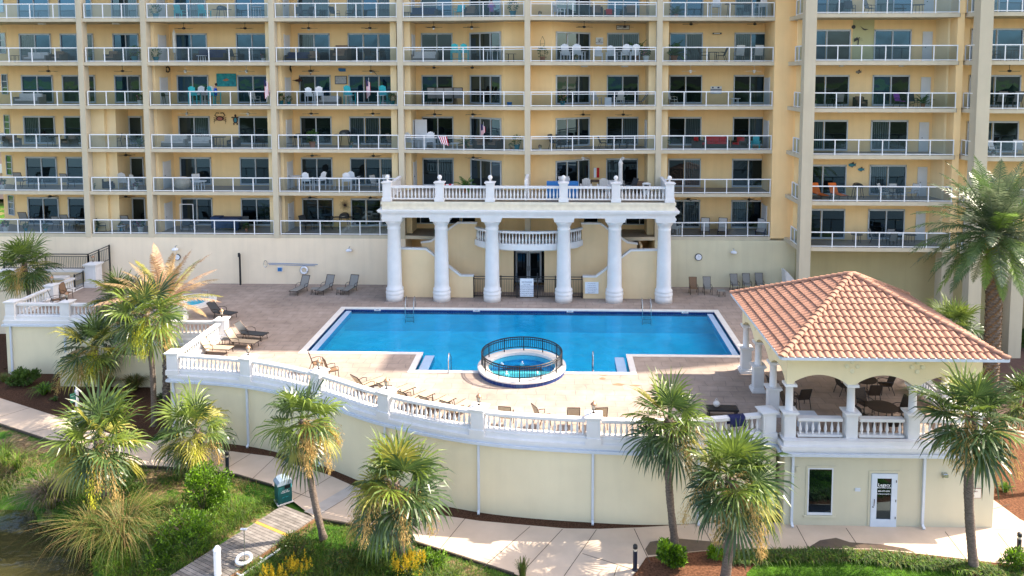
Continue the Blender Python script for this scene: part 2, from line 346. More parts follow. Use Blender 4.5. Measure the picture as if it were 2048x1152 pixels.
# doors: (px0, px1 at the fourth row, panes); the columns of doors repeat up the block
doors = [(50, 112, 2), (131, 165, 1), (175, 196, 1), (235, 286, 2), (359, 421, 2), (479, 541, 2), (602, 664, 2), (700, 790, 3), (845, 907, 2), (1213, 1276, 2), (1337, 1402, 2), (1465, 1530, 2)]
def kinds_for(k, n):  # upper rows get bluer panes: sky reflection put into the glass tint
    if k >= 4: c = [1, 1, 2, 0]
    elif k >= 3: c = [1, 1, 0, 3]
    else: c = [0, 3, 3, 2]
    return [rnd.choice(c) for _ in range(n)]
for k in KS:
    for p0, p1, n in doors:
        if k <= 2 and p0 in (175,): continue
        if k == 0 and p0 in (845, 1213): continue
        sliding(sx(p0, YB), sx(p1, YB), zf(k), condo, YB, n=n, kinds=kinds_for(k, n))
    if k:
        xa, xb = sx(942, YB - .25), sx(1003, 54.98); sliding(xa, xb, zf(k), condo, YB - .22, 55.02, 3, kinds=[3, 3, rnd.choice([0, 3])])
        xa, xb = sx(1111, 54.98), sx(1178, YB - .2); sliding(xa, xb, zf(k), condo, 55.1, YB - .17, 3, kinds=[3, 3, 3])
    # narrow window in the canted end wall
    w = MB(); a = Vector((xc - 1.0, YB + .53, 0)); b = Vector((xc - .25, YB + .13, 0)); o = Vector((-.02, -.04, 0))
    for zz in (.75, 1.25, 1.75, 2.3): w.beam(a + o + Vector((0, 0, zf(k) + zz)), b + o + Vector((0, 0, zf(k) + zz)), .05, .05)
    for p in (a, b): w.beam(p + o + Vector((0, 0, zf(k) + .75)), p + o + Vector((0, 0, zf(k) + 2.3)), .05, .05)
    fr = w.build('narrow_window', M['frame'], condo, True)
    MB().quad(a + o * .5 + Vector((0, 0, zf(k) + .75)), b + o * .5 + Vector((0, 0, zf(k) + .75)), b + o * .5 + Vector((0, 0, zf(k) + 2.3)), a + o * .5 + Vector((0, 0, zf(k) + 2.3))).build('pane', panes[3], fr)
# white closet doors set in the side walls of the balconies
def closet_door(x, ya, yb, z, par, side=1, h=2.05):
    m = MB(); m.box(min(x, x + .03 * side), max(x, x + .03 * side), ya, yb, z + .02, z + h)
    m.box(min(x, x + .05 * side), max(x, x + .05 * side), ya - .05, ya, z, z + h + .05); m.box(min(x, x + .05 * side), max(x, x + .05 * side), yb, yb + .05, z, z + h + .05)
    d = m.build('closet_door', M['door_white'], par, True); MB().ball((x + .07 * side, ya + .12, z + 1), .035, 6).build('handle', M['black'], d)
for k in KS:
    if k not in (2,): closet_door(sx(315, 54.75) + .02, 55.35, 56.35, zf(k), condo)
    closet_door(sx(566, 54.75) + .02, 55.4, 56.4, zf(k), condo)
    if k not in (3, 0): closet_door(sx(822, 54.75) + .02, 55.4, 56.4, zf(k), condo)
    if k in (0, 2, 3): closet_door(XE - .0, 55.3, 56.6, zf(k), condo, -1)
    if k == 2: closet_door(sx(1296, 54.75) - .02, 55.4, 56.4, zf(k), condo, -1)
# open closet door on the third row
MB().box(sx(830, 55.6), sx(854, 55.6), 55.6, 55.64, zf(2), zf(2) + 2.1).build('open_door', M['door_white'], condo, True)
# grey strip lights on some balcony ceilings are fixtures of the block
for k, px in ((4, 95), (4, 242), (3, 1168), (3, 1248), (2, 104), (2, 1380)):
    x = sx(px, 55.4); MB().box(x - .25, x + .25, 55.3, 55.5, zf(k + 1) - .36, zf(k + 1) - .25).build('ceiling_light', M['door_white'], condo, True)

# ------------------------------------------------------------------ right wing
YW = 51.0
wx0, wx1, wx2, wx3, wx4 = sx(1605, 50.8), sx(1622, YW), sx(1908, YW), sx(1947, 49.8), sx(1973, 49.8)
def zr(k): return zf(k)
for k in range(0, 7):
    z = zr(k); m = MB()
    poly = [(sx(1582, 53.2), 53.2), (wx0, 51.2), (wx1, YW), (wx2, YW - .1), (wx2 + .5, YW + .35), (wx3, 50.0), (34, 49.8), (34, 54.5), (sx(1582, 53.2), 54.4)]
    m.prism(poly, z - .27, z - .004); m.build('floor_slab', M['frame_stucco'], wing, True)
    f = MB(); f.add([(x, y, z) for x, y in ((wx1, YW + .05), (wx2, YW), (34, 50.2), (34, 54), (wx1, 54))], [(0, 1, 2, 3, 4)]); f.build('balcony_floor', M['floor_tile'], wing, True)
YWB = 53.4
ww = MB()
segs = [(sx(1590, 54.2), 54.2, wx0 + .3, YWB), (wx0 + .3, YWB, sx(1864, YWB), YWB)]
for x0, y0, x1, y1 in segs: ww.add([(x0, y0, 3.4), (x1, y1, 3.4), (x1, y1, 23), (x0, y0, 23)], [(0, 1, 2, 3)])
ww.add([(sx(1905, 51.6), 51.6, 3.4), (wx4 + .2, 52.5, 3.4), (wx4 + .2, 52.5, 23), (sx(1905, 51.6), 51.6, 23)], [(0, 1, 2, 3)])
ww.add([(wx4 - .3, 52.4, 3.4), (34, 52.4, 3.4), (34, 52.4, 23), (wx4 - .3, 52.4, 23)], [(0, 1, 2, 3)])
ww.build('outer_wall', M['wall'], wing, True)
wp = MB(); xa, xb = sx(1863, YWB), sx(1905, 51.6)                      # splayed pale panel beside the closet door
N_ = 8
wp.add([(xa, YWB, 3.4), (lerp(xa, xb, .35), 52.1, 3.4), (xb, 51.6, 3.4), (xa, YWB, 23), (lerp(xa, xb, .35), 52.1, 23), (xb, 51.6, 23)], [(0, 1, 4, 3), (1, 2, 5, 4)])
wp.build('splayed_wall', M['wall_side'], wing, True)
MB().box(sx(1699, YWB - .02), sx(1741, YWB - .02), YWB - .02, YWB, zr(4), zr(5) - .27).build('pale_wall_panel', stucco('pale_green_stucco', (.52, .50, .27), .05), wing, True)
MB().box(wx0 - .02, wx1 + .1, 50.75, 51.4, -.2, 23).build('pier', M['frame_stucco'], wing, True)
MB().box(wx3, wx4, 49.6, 50.4, -3.5, 23).build('pier', M['frame_stucco'], wing, True)
MB().box(wx2 - .05, wx2 + .4, YW + .02, YW + 1, 3.5, 23).build('pier', M['wall'], wing, True)
for px, y in ((1893, 51.3), (2034, 49.7)): x = sx(px, y, 600); MB().box(x - .42, x + .42, y, y + .9, -3.5, 3.5).build('pier', M['frame_stucco'], wing, True)
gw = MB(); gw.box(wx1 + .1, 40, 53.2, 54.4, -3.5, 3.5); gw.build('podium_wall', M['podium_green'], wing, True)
MB().box(34, 60, 50.5, 54.5, -3.5, 23.2).build('tower_mass', M['wall'], wing, True)
for k in KS:
    z = zr(k)
    railing(((wx1 + .05, YW), (wx2, YW - .1)), z, 6, wing); railing(((wx2 + .62, YW + .32), (wx3 - .03, 50.15)), z, 2, wing)
    railing(((wx4 + .05, 49.85), (34, 49.85)), z, 6, wing); railing(((sx(1584, 53.2), 53.1), (wx0 - .03, 51.3)), z, 2, wing)
    sliding(wx1 + .05, sx(1694, YWB), z, wing, YWB, n=2, kinds=kinds_for(k, 2)); sliding(sx(1741, YWB), sx(1814, YWB), z, wing, YWB, n=2, kinds=kinds_for(k, 2))
    if k != 1: sliding(wx4 + .1, sx(2035, 52.4), z, wing, 52.4, n=2, kinds=kinds_for(k, 2))
    d = MB();     d.box(sx(1838, YWB - .06), sx(1857, YWB - .06), YWB - .07, YWB - .03, z + .02, z + 2.1); dd = d.build('closet_door', M['door_white'], wing, True)
    MB().ball((sx(1844, YWB - .1), YWB - .1, z + 1), .035, 6).build('handle', M['black'], dd)
    for px in (1678, 1797):
        if k in (2, 3): MB().box(sx(px, 52.3) - .13, sx(px, 52.3) + .13, 52.2, 52.4, z + FH - .36, z + FH - .27).build('ceiling_light', M['door_white'], wing, True)
# unseen tower tops beyond the frame, shaped and stepped to throw shade on the deck
m = MB(); m.box(-40, 11.9, 54.3, 76, 23.2, 44.5); m.box(12.0, 31.1, 50.2, 76, 23.3, 31.7)
m.prism([(31.2, 50.4), (44.5, 50.4), (62, 55.0), (90, 60), (90, 78), (31.2, 78)], 23.3, 41.2)
m.build('unseen_shade_storeys', M['wall'], wing, True)
# sloping coping of the side stair against the podium
m = MB()
a = sx(1577, 53); m.slab_y([(a, 0), (a + .2, 0), (a + .75, 0), (a + .75, .75), (a + .05, 1.55), (a - .1, 1.55)], 52.6, 53.6)
tag(m.build('ramp_parapet', M['white']), 'white sloping parapet end against the podium behind the red-tiled pavilion roof', 'parapet')
# ================================================================== DECK, POOL, SPA
def catmull(P, n=12):
    P = [Vector((*p, 0)) for p in P]; P = [P[0] * 2 - P[1]] + P + [P[-1] * 2 - P[-2]]; out = []
    for i in range(1, len(P) - 2):
        for j in range(n):
            t = j / n; p0, p1, p2, p3 = P[i - 1:i + 3]
            out.append(.5 * ((2 * p1) + (-p0 + p2) * t + (2 * p0 - 5 * p1 + 4 * p2 - p3) * t * t + (-p0 + 3 * p1 - 3 * p2 + p3) * t ** 3))
    return out + [P[-2]]
arc = catmull([(-20.3, 37.25), (-15.86, 36.55), (-11.9, 34.95), (-7.92, 32.68), (-3.48, 31.12), (1.42, 30.5), (5.2, 30.48), (9.35, 31.25)])
PVX0, PVX1, PVY0, PVY1 = 9.45, 18.3, 30.55, 39.6                 # pavilion base
outline = [(p.x, p.y) for p in arc] + [(PVX0, PVY0), (PVX1, PVY0), (PVX1, 40.5), (19.4, 46), (19.4, 54.2), (-35.2, 54.2), (-35.2, 45.45), (-24.3, 45.45), (-24.3, 42.4), (-20.1, 42.4)]
def circle(cx, cy, r, n=40): return [(cx + r * math.cos(2 * math.pi * i / n), cy + r * math.sin(2 * math.pi * i / n)) for i in range(n)]
POOL = [(-14.35, 48.35), (-14.35, 40.62), (-7.68, 40.62), (-7.68, 38.1), (3.74, 38.1), (3.74, 40.62), (10.2, 40.62), (10.2, 48.35)]
SC, SR = (-1.99, 38.3), 2.3
SPA2 = [((-28.55, 49.0), 1.75), ((-25.3, 49.2), 1.6)]
def inside(p, poly):
    c = False; n = len(poly); x, y = p
    for i in range(n):
        (x0, y0), (x1, y1) = poly[i], poly[i - 1]
        if (y0 > y) != (y1 > y) and x < (x1 - x0) * (y - y0) / (y1 - y0) + x0: c = not c
    return c
def sheet(outer, holes, z):
    vs, es = [], []
    for lp in [outer] + holes:
        n = len(vs); vs += [Vector(p) for p in lp]; es += [(n + i, n + (i + 1) % len(lp)) for i in range(len(lp))]
    r = geometry.delaunay_2d_cdt(vs, es, [], 0, 1e-5); V, Fc = r[0], r[2]; m = MB()
    fs = []
    for f in Fc:
        c = sum((V[i] for i in f), Vector((0, 0))) / len(f)
        if inside(c, outer) and not any(inside(c, h) for h in holes): fs.append(tuple(f))
    return m.add([(v.x, v.y, z) for v in V], fs)
holes = [POOL, circle(*SC, SR - .02)] + [circle(*c, r - .02) for c, r in SPA2]
# paver material: large irregular pavers, grout lines, blotches
def paver_mat():
    m = mat('pavers', (.37, .295, .245), .85, .14, 2.0, .15, 25, .1); nt = m.node_tree; N = nt.nodes; L = nt.links; b = N['Principled BSDF']; src = b.inputs['Base Color'].links[0].from_socket
    g = N.new('ShaderNodeNewGeometry'); d = N.new('ShaderNodeTexNoise'); d.inputs['Scale'].default_value = 1.2; d.inputs['Detail'].default_value = 1; L.new(g.outputs['Position'], d.inputs[0])
    va = N.new('ShaderNodeVectorMath'); va.operation = 'MULTIPLY_ADD'; va.inputs[1].default_value = (.35, .12, 0); L.new(d.outputs[1], va.inputs[0]); L.new(g.outputs['Position'], va.inputs[2])
    br = N.new('ShaderNodeTexBrick'); br.inputs['Scale'].default_value = 1; br.inputs['Brick Width'].default_value = .95; br.inputs['Row Height'].default_value = .62; br.inputs['Mortar Size'].default_value = .024; br.inputs['Mortar Smooth'].default_value = .3
    br.inputs['Color1'].default_value = (1, 1, 1, 1); br.inputs['Color2'].default_value = (.90, .89, .88, 1); br.inputs['Mortar'].default_value = (.74, .74, .76, 1); L.new(va.outputs[0], br.inputs[0])
    mx = N.new('ShaderNodeMix'); mx.data_type = 'RGBA'; mx.blend_type = 'MULTIPLY'; mx.inputs[0].default_value = 1; L.new(src, mx.inputs[6]); L.new(br.outputs[0], mx.inputs[7])
    n3 = N.new('ShaderNodeTexNoise'); n3.inputs['Scale'].default_value = .35; n3.inputs['Detail'].default_value = 5; L.new(g.outputs['Position'], n3.inputs[0])
    mr = N.new('ShaderNodeMapRange'); mr.inputs[1].default_value = .35; mr.inputs[2].default_value = .7; mr.inputs[3].default_value = 1.08; mr.inputs[4].default_value = .84; L.new(n3.outputs[0], mr.inputs[0])
    m2 = N.new('ShaderNodeMix'); m2.data_type = 'RGBA'; m2.blend_type = 'MULTIPLY'; m2.inputs[0].default_value = 1; L.new(mx.outputs[2], m2.inputs[6]); L.new(mr.outputs[0], m2.inputs[7]); L.new(m2.outputs[2], b.inputs['Base Color'])
    return m
M['pavers'] = paver_mat()
struct('pool_deck', sheet(outline, holes, 0), M['pavers'])
# damp patches on the sunny pavers in front of the pool
M['damp'] = mat('damp_pavers', (.26, .17, .10), .5, .1, 5)
st = MB()
for px, py, rx, ry in ((1207, 750, .22, .1), (1205, 757, .18, .14), (1237, 769, .3, .14), (1270, 771, .3, .09), (1212, 748, .3, .06)):
    c = G(px, py); n = 14; st.add([(c.x + rx * (1 + .2 * math.sin(i * 2.3)) * math.cos(2 * math.pi * i / n), c.y + ry * (1 + .15 * math.cos(i * 1.7)) * math.sin(2 * math.pi * i / n), .004) for i in range(n)], [tuple(range(n))])
struct('damp_patch', st, M['damp'])

# --- pool basin
def tilemat(name, col, mort, w=.3, rough=.3):
    m = mat(name, col, rough, .06, 2, spec=.4); nt = m.node_tree; N = nt.nodes; L = nt.links; b = N['Principled BSDF']
    g = N.new('ShaderNodeNewGeometry'); mp = N.new('ShaderNodeMapping'); mp.inputs['Rotation'].default_value = (0, 0, 0); L.new(g.outputs['Position'], mp.inputs[0])
    br = N.new('ShaderNodeTexBrick'); br.offset = 0; br.inputs['Scale'].default_value = 1; br.inputs['Brick Width'].default_value = w; br.inputs['Row Height'].default_value = w; br.inputs['Mortar Size'].default_value = .012
    br.inputs['Color1'].default_value = (*col, 1); br.inputs['Color2'].default_value = (*[c * .85 for c in col], 1); br.inputs['Mortar'].default_value = (*mort, 1); L.new(mp.outputs[0], br.inputs[0]); L.new(br.outputs[0], b.inputs['Base Color']); return m
M['plaster'] = mat('pool_plaster', (.80, .86, .88), .7, .06, .5)
M['pool_blue_tile'] = tilemat('dark_blue_tile', (.006, .03, .16), (.03, .08, .2), .16)
M['coping'] = mat('coping_stone', (.72, .68, .62), .7, .07, 3, .1, 30)
M['ledge'] = mat('pale_step', (.34, .47, .62), .6, .06, 2)
def watermat(name, tint, refl=.5, sc=1.5, bump=.25):
    m = bpy.data.materials.new(name); m.use_nodes = True; nt = m.node_tree; N = nt.nodes; L = nt.links; N.remove(N['Principled BSDF'])
    t = N.new('ShaderNodeBsdfTransparent'); t.inputs[0].default_value = (*tint, 1); gl = N.new('ShaderNodeBsdfGlossy'); gl.inputs['Roughness'].default_value = .05; gl.inputs['Color'].default_value = (.42, .8, 1, 1)
    fr = N.new('ShaderNodeFresnel'); fr.inputs[0].default_value = 1.33; mu = N.new('ShaderNodeMath'); mu.operation = 'MULTIPLY'; mu.inputs[1].default_value = refl; L.new(fr.outputs[0], mu.inputs[0])
    g = N.new('ShaderNodeNewGeometry'); n = N.new('ShaderNodeTexNoise'); n.inputs['Scale'].default_value = sc; n.inputs['Detail'].default_value = 4; n.inputs['Distortion'].default_value = .6; L.new(g.outputs['Position'], n.inputs[0])
    bp = N.new('ShaderNodeBump'); bp.inputs['Strength'].default_value = bump; bp.inputs['Distance'].default_value = .12; L.new(n.outputs[0], bp.inputs['Height']); L.new(bp.outputs[0], gl.inputs['Normal']); L.new(bp.outputs[0], fr.inputs['Normal'])
    # ripples also vary how much blue the water takes out
    r = N.new('ShaderNodeValToRGB'); r.color_ramp.elements[0].position = .3; r.color_ramp.elements[1].position = .72; r.color_ramp.elements[0].color = (*[c * .86 for c in tint], 1); r.color_ramp.elements[1].color = (*[min(1, c * 1.05 + .01) for c in tint], 1)
    n2 = N.new('ShaderNodeTexNoise'); n2.inputs['Scale'].default_value = .6; n2.inputs['Detail'].default_value = 5; n2.inputs['Distortion'].default_value = 1.2; L.new(g.outputs['Position'], n2.inputs[0]); L.new(n2.outputs[0], r.inputs[0]); L.new(r.outputs[0], t.inputs[0])
    mx = N.new('ShaderNodeMixShader'); L.new(mu.outputs[0], mx.inputs[0]); L.new(t.outputs[0], mx.inputs[1]); L.new(gl.outputs[0], mx.inputs[2]); L.new(mx.outputs[0], N['Material Output'].inputs[0]); return m
M['pool_water'] = watermat('pool_water', (.004, .76, 1.0), .85, 1.8, .35)
M['spa_water'] = watermat('spa_water', (.30, .85, .95), .4)
pool = thing('swimming_pool', 'large rectangular swimming pool of bright blue water with a stepped front bay', 'swimming pool', (-2, 44, 0))
n = len(POOL); b = MB()
b.add([(x, y, -1.5) for x, y in POOL] + [(x, y, 0) for x, y in POOL], [(i, (i + 1) % n, n + (i + 1) % n, n + i) for i in range(n)]); b.join(sheet(POOL, [], -1.5))
b.build('basin', M['plaster'], pool, True)
cp = MB()
def offs(poly, d):
    out = []; k = len(poly); A = sum(poly[i][0] * poly[(i + 1) % k][1] - poly[(i + 1) % k][0] * poly[i][1] for i in range(k)); s = 1 if A > 0 else -1
    for i in range(k):
        p, q, r_ = Vector(poly[i - 1]), Vector(poly[i]), Vector(poly[(i + 1) % k]); a = (q - p).normalized(); c = (r_ - q).normalized(); n1 = Vector((a.y, -a.x)) * s; n2 = Vector((c.y, -c.x)) * s
        b_ = (n1 + n2).normalized(); out.append(tuple(q + b_ * d / max(.3, b_.dot(n1))))
    return out
po, pi_ = offs(POOL, .30), offs(POOL, -.03)
cp.add([(x, y, .02) for x, y in po] + [(x, y, .02) for x, y in pi_] + [(x, y, -.05) for x, y in pi_] + [(x, y, -.01) for x, y in po],
       [(i, (i + 1) % n, n + (i + 1) % n, n + i) for i in range(n)] + [(n + i, n + (i + 1) % n, 2 * n + (i + 1) % n, 2 * n + i) for i in range(n)] + [((i + 1) % n, i, 3 * n + i, 3 * n + (i + 1) % n) for i in range(n)])
cp.build('coping', M['coping'], pool, True)
t = MB()                                   # tile band round the waterline
pt = offs(POOL, -.012)
t.add([(x, y, -.04) for x, y in pt] + [(x, y, -.34) for x, y in pt], [(i, n + i, n + (i + 1) % n, (i + 1) % n) for i in range(n)])
t.build('tile_band', M['pool_blue_tile'], pool, True)
for q in ((-14.2, -13.85, 40.7, 48.2), (9.7, 10.05, 40.7, 48.2), (-7.52, -7.0, 38.25, 40.5), (3.06, 3.58, 38.25, 40.5)): MB().box(*q, -.5, -.118).build('entry_step', M['ledge'], pool, True)
sp = MB()
for i in range(4): sp.box(-6.7, 2.75, 38.12 + .0, 38.45 + .34 * i, -1.4 + .3 * (3 - i) - .02 * i, -.42 - .26 * i if i else -.36)
sp.build('steps', M['ledge'], pool, True)
w = sheet(offs(POOL, -.005), [], -.13); w.build('water_surface', M['pool_water'], pool, True)
for px in (755, 953, 1140, 1370):           # white depth tiles on the far edge
    x = sx(px, 48.34, 618); d = MB().box(x - .22, x + .22, 48.30, 48.335, -.12, -.0).build('depth_marker', M['white'], pool, True)
    textmesh('4 FT', .12, M['navy'], 'depth_number', d, Matrix.Translation((x, 48.296, -.058)))
def ladder(px, label):
    x = sx(px, 48.4, 620); t = thing('pool_ladder', label, 'pool ladder', (x, 48.4, 0), 0, 'pool ladders')
    m = MB()
    for s in (-.28, .28): m.tube([(s, .45, 0), (s, .42, .55), (s, .25, .78), (s, .05, .74), (s, -.18, .4), (s, -.2, -.1), (s, -.2, -.9)], .026, 6)
    m.build('handrails', M['chrome'], t, smooth=True); m = MB()
    for z in (-.3, -.55, -.8): m.box(-.28, .28, -.26, -.14, z, z + .03)
    m.build('rungs', M['chrome'], t)
ladder(820, 'steel pool ladder at the far edge, between first and second white columns'); ladder(1293, 'steel pool ladder at the far edge, before the rightmost white columns')
def stair_rail(px, py, flip, label):
    c = G(px, py); m = MB(); m.tube([(0, 0, 0), (0, .02, .8), (0, .2, .98), (0, .9, .55), (0, .95, -.1), (0, .95, -.6)], .028, 6); m.lathe([(.07, 0), (.07, .03)], (0, 0, 0), 8)
    o = m.build('pool_handrail', M['chrome'], smooth=True); o.location = (c.x, c.y, 0); tag(o, label, 'handrail', 'pool step handrails')
stair_rail(897, 746, 0, 'curved steel handrail at the pool steps left of the round spa'); stair_rail(1186, 742, 0, 'curved steel handrail at the pool steps right of the round spa')

def ring(mb, c, r0, r1, z, n=48, mi=0, zz=None):
    A = [(c[0] + r * math.cos(2 * math.pi * i / n), c[1] + r * math.sin(2 * math.pi * i / n), z if j == 0 or zz is None else zz) for j, r in ((0, r0), (1, r1)) for i in range(n)]
    return mb.add(A, [(i, n + i, n + (i + 1) % n, (i + 1) % n) for i in range(n)], mi)
spa = thing('round_spa', 'raised round spa with bubbling jets ringed by a black fence at the pool edge', 'hot tub', (*SC, 0))
m = MB(); ring(m, SC, SR, SR, -.5, zz=.22); m.build('tile_wall', M['pool_blue_tile'], spa, True)
m = MB(); ring(m, SC, 1.78, SR + .04, .27); ring(m, SC, SR + .04, SR + .04, .27, zz=.2); ring(m, SC, SR - .05, SR + .04, .2); ring(m, SC, 1.78, 1.78, .27, zz=.1); m.build('coping', M['coping'], spa, True)
m = MB(); ring(m, SC, 1.79, 1.79, .24, zz=.08); m.build('tile_band', M['pool_blue_tile'], spa, True)
m = MB(); ring(m, SC, 1.79, 1.79, .1, zz=-.6); m.add([(x, y, -.6) for x, y in circle(*SC, 1.8)], [tuple(range(40))]); ring(m, SC, 1.3, 1.79, -.25); m.build('basin', M['plaster'], spa, True)
MB().add([(x, y, .13) for x, y in circle(*SC, 1.785)], [tuple(range(40))]).build('water_surface', M['spa_water'], spa, True)
M['foam'] = mat('foam', (.85, .9, .92), .6, .1, 20)
rr = random.Random(3)
for dx, dy in ((0, .55), (-.75, -.85), (.85, -.75), (-1.1, .45)):
    m = MB()
    for i in range(16):
        a = rr.uniform(0, 6.28); q = rr.uniform(0, .13); m.ball((SC[0] + dx + q * math.cos(a), SC[1] + dy + q * math.sin(a), .05 + rr.uniform(0, .22) * (1 - q / .15)), rr.uniform(.02, .05), 6)
    m.build('water_jet', M['foam'], spa, True)
fence = thing('spa_fence', 'black metal picket fence in a ring round the raised spa', 'fence', (*SC, .27))
m = MB()
for z in (1.02, .90, .46): m.tube([(x, y, z) for x, y in circle(*SC, 2.12, 48)], .026 if z < 1.01 else .036, 5, closed=True)
m.build('rails', M['black'], fence, True)
m = MB()
for x, y in circle(*SC, 2.12, 108): m.tube([(x, y, .46), (x, y, 1.0)], .014, 4)
m.build('pickets', M['black'], fence, True)
for x, y in circle(*SC, 2.12, 12): MB().box(x - .03, x + .03, y - .03, y + .03, .27, 1.03).build('fence_post', M['black'], fence, True)
for (c, r), lb in zip(SPA2, ('left small round hot tub with white rim on upper left terrace', 'right small round hot tub on left terrace beside date palm')):
    t = thing('small_spa', lb, 'hot tub', (*c, 0), 0, 'hot tubs on the left terrace')
    m = MB(); ring(m, c, r - .45, r + .15, .16); ring(m, c, r + .15, r + .15, .16, zz=-.02); ring(m, c, r - .45, r - .45, .16, zz=-.1); m.build('coping', M['coping'], t, True)
    m = MB(); ring(m, c, r - .46, r - .46, -.1, zz=-.9); m.add([(x, y, -.9) for x, y in circle(*c, r - .45)], [tuple(range(40))]); m.build('basin', M['plaster'], t, True)
    MB().add([(x, y, .05) for x, y in circle(*c, r - .45)], [tuple(range(40))]).build('water_surface', M['spa_water'], t, True)
    m = MB(); m.tube([(c[0] + r - .3, c[1], .15), (c[0] + r - .3, c[1], .9), (c[0] + r - .7, c[1] + .1, .9), (c[0] + r - .9, c[1] + .1, .1)], .022); m.build('handrail', M['chrome'], t, True)

# ================================================================== RETAINING WALL + BALUSTRADES
terrace = thing('terrace_wall', 'curved cream retaining wall under the white balustrade of the pool deck', 'wall', (-5, 33, -3.5))
def offpath(pts, d):
    """offset a run sideways (left positive) with proper mitres"""
    P = [Vector((p[0], p[1])) for p in pts]; k = len(P); out = []
    for i in range(k):
        ds = [(P[j + 1] - P[j]).normalized() for j in (i - 1, i) if 0 <= j < k - 1]; ns = [Vector((-q.y, q.x)) for q in ds]; s = sum(ns, Vector((0, 0))).normalized()
        out.append(tuple(P[i] + s * d / max(.4, s.dot(ns[0]))))
    return out
def wallstrip(pts, z0, z1, th=.25, top=True):
    m = MB(); k = len(pts); Q = offpath(pts, th); vs = [(*p, z0) for p in pts] + [(*p, z1) for p in pts] + [(*p, z1) for p in Q] + [(*p, z0) for p in Q]
    fs = []
    for i in range(k - 1): fs += [(i, i + 1, k + i + 1, k + i), (k + i, k + i + 1, 2 * k + i + 1, 2 * k + i), (2 * k + i, 2 * k + i + 1, 3 * k + i + 1, 3 * k + i), (3 * k + i, 3 * k + i + 1, i + 1, i)]
    fs += [(0, k, 2 * k, 3 * k), (k - 1, 4 * k - 1, 3 * k - 1, 2 * k - 1)]
    return m.add(vs, fs)
left_pts = [(-20.3, 42.4), (-20.3, 37.25)]
A2 = [(p.x, p.y) for p in arc]; A3 = left_pts + A2[1:]
wallstrip(A3, -3.7, -.3).build('wall_face', M['terrace_wall'], terrace, True)
def shift(pts, d): return offpath(pts, -d)
def cornice(pts):
    m = wallstrip(shift(pts, .05), -.30, .02, .45); m.join(wallstrip(shift(pts, .10), -.12, .0, .3)); m.join(wallstrip(shift(pts, -.01), .02, .22, .34)); return m
cornice(A3).build('cornice', M['white'], terrace, True)
g_ = wallstrip(shift(A3, .17), -.36, -.24, .12); g_.build('gutter', M['gutter'], terrace, True)
def downspout(p, par, z0=-3.45, z1=-.3, y=None):
    m = MB(); m.box(p[0] - .05, p[0] + .05, p[1] - .11, p[1] - .01, z0 + .1, z1); m.beam((p[0], p[1] - .06, z0 + .12), (p[0], p[1] - .24, z0 + .02), .1, .09); m.build('downspout', M['gutter'], par, True)
def arcpt(x):
    for i in range(len(arc) - 1):
        if arc[i].x <= x <= arc[i + 1].x: return arc[i].lerp(arc[i + 1], (x - arc[i].x) / (arc[i + 1].x - arc[i].x)), (arc[i + 1] - arc[i]).normalized()
    return arc[-1], (arc[-1] - arc[-2]).normalized()
for x in (-20.1, -15.95, -11.7, -7.95, -3.5, 1.42, 5.9): p, d = arcpt(x); downspout((p.x, p.y), terrace)

bal_prof = [(.055, 0), (.055, .05), (.035, .07), (.062, .16), (.07, .24), (.05, .38), (.03, .50), (.028, .56), (.045, .60), (.045, .63)]
baluster_me = MB().lathe(bal_prof, n=8).build('tmp', M['white'], smooth=True); BALM = baluster_me.data; BALM.name = 'baluster'; bpy.data.objects.remove(baluster_me)
def balustrade(pts, z, label, group, n=None, par=None, h=1.02, sc_=1, dens=.235):
    """rail + plinth follow the run; every baluster is a part"""
    P = [Vector((p[0], p[1], z)) for p in pts]; L = [0]
    for a, b in zip(P[:-1], P[1:]): L.append(L[-1] + (b - a).length)
    c = P[len(P) // 2]; t = par or thing('balustrade', label, 'balustrade', c, 0, group)
    off = Vector((0, 0, 0)) if par else c; so = par.location if par else c
    if par: rail_par = par
    pl = [(p.x, p.y) for p in P]
    wallstrip(shift(pl, .14), z + .2, z + .30, .28).build('plinth', M['white'], t, True)
    rl = wallstrip(shift(pl, .15), z + h - .11, z + h, .30).join(wallstrip(shift(pl, .10), z + h - .16, z + h - .11, .20)); rl.build('handrail', M['white'], t, True)
    n = n or max(2, int(L[-1] / dens))
    for i in range(n):
        s = (i + .5) / n * L[-1]
        for j in range(len(P) - 1):
            if L[j] <= s <= L[j + 1] + 1e-6:
                p = P[j].lerp(P[j + 1], (s - L[j]) / (L[j + 1] - L[j])); break
        o = bpy.data.objects.new('baluster', BALM); COL.objects.link(o); o.parent = t; o.location = p + Vector((0, 0, .30)) - so; o.scale = (1, 1, (h - .46) / .63)
    return t
def pier_mesh(w=.62, h=1.22, z=0.0):
    m = MB(); a = w / 2
    m.box(-a, a, -a, a, z, h - .12); m.box(-a - .05, a + .05, -a - .05, a + .05, z, z + .26)
    m.box(-a + .09, a - .09, -a - .012, -a, z + .38, h - .24); m.box(-a + .09, a - .09, a, a + .012, z + .38, h - .24); m.box(-a - .012, -a, -a + .09, a - .09, z + .38, h - .24); m.box(a, a + .012, -a + .09, a - .09, z + .38, h - .24)
    m.box(-a - .05, a + .05, -a - .05, a + .05, h - .12, h - .06)
    m.add([(-a - .09, -a - .09, h - .06), (a + .09, -a - .09, h - .06), (a + .09, a + .09, h - .06), (-a - .09, a + .09, h - .06), (-a - .09, -a - .09, h - .02), (a + .09, -a - .09, h - .02), (a + .09, a + .09, h - .02), (-a - .09, a + .09, h - .02), (0, 0, h + .06)],
          [(3, 2, 1, 0), (0, 1, 5, 4), (1, 2, 6, 5), (2, 3, 7, 6), (3, 0, 4, 7), (4, 5, 8), (5, 6, 8), (6, 7, 8), (7, 4, 8)])
    return m
PIER = None
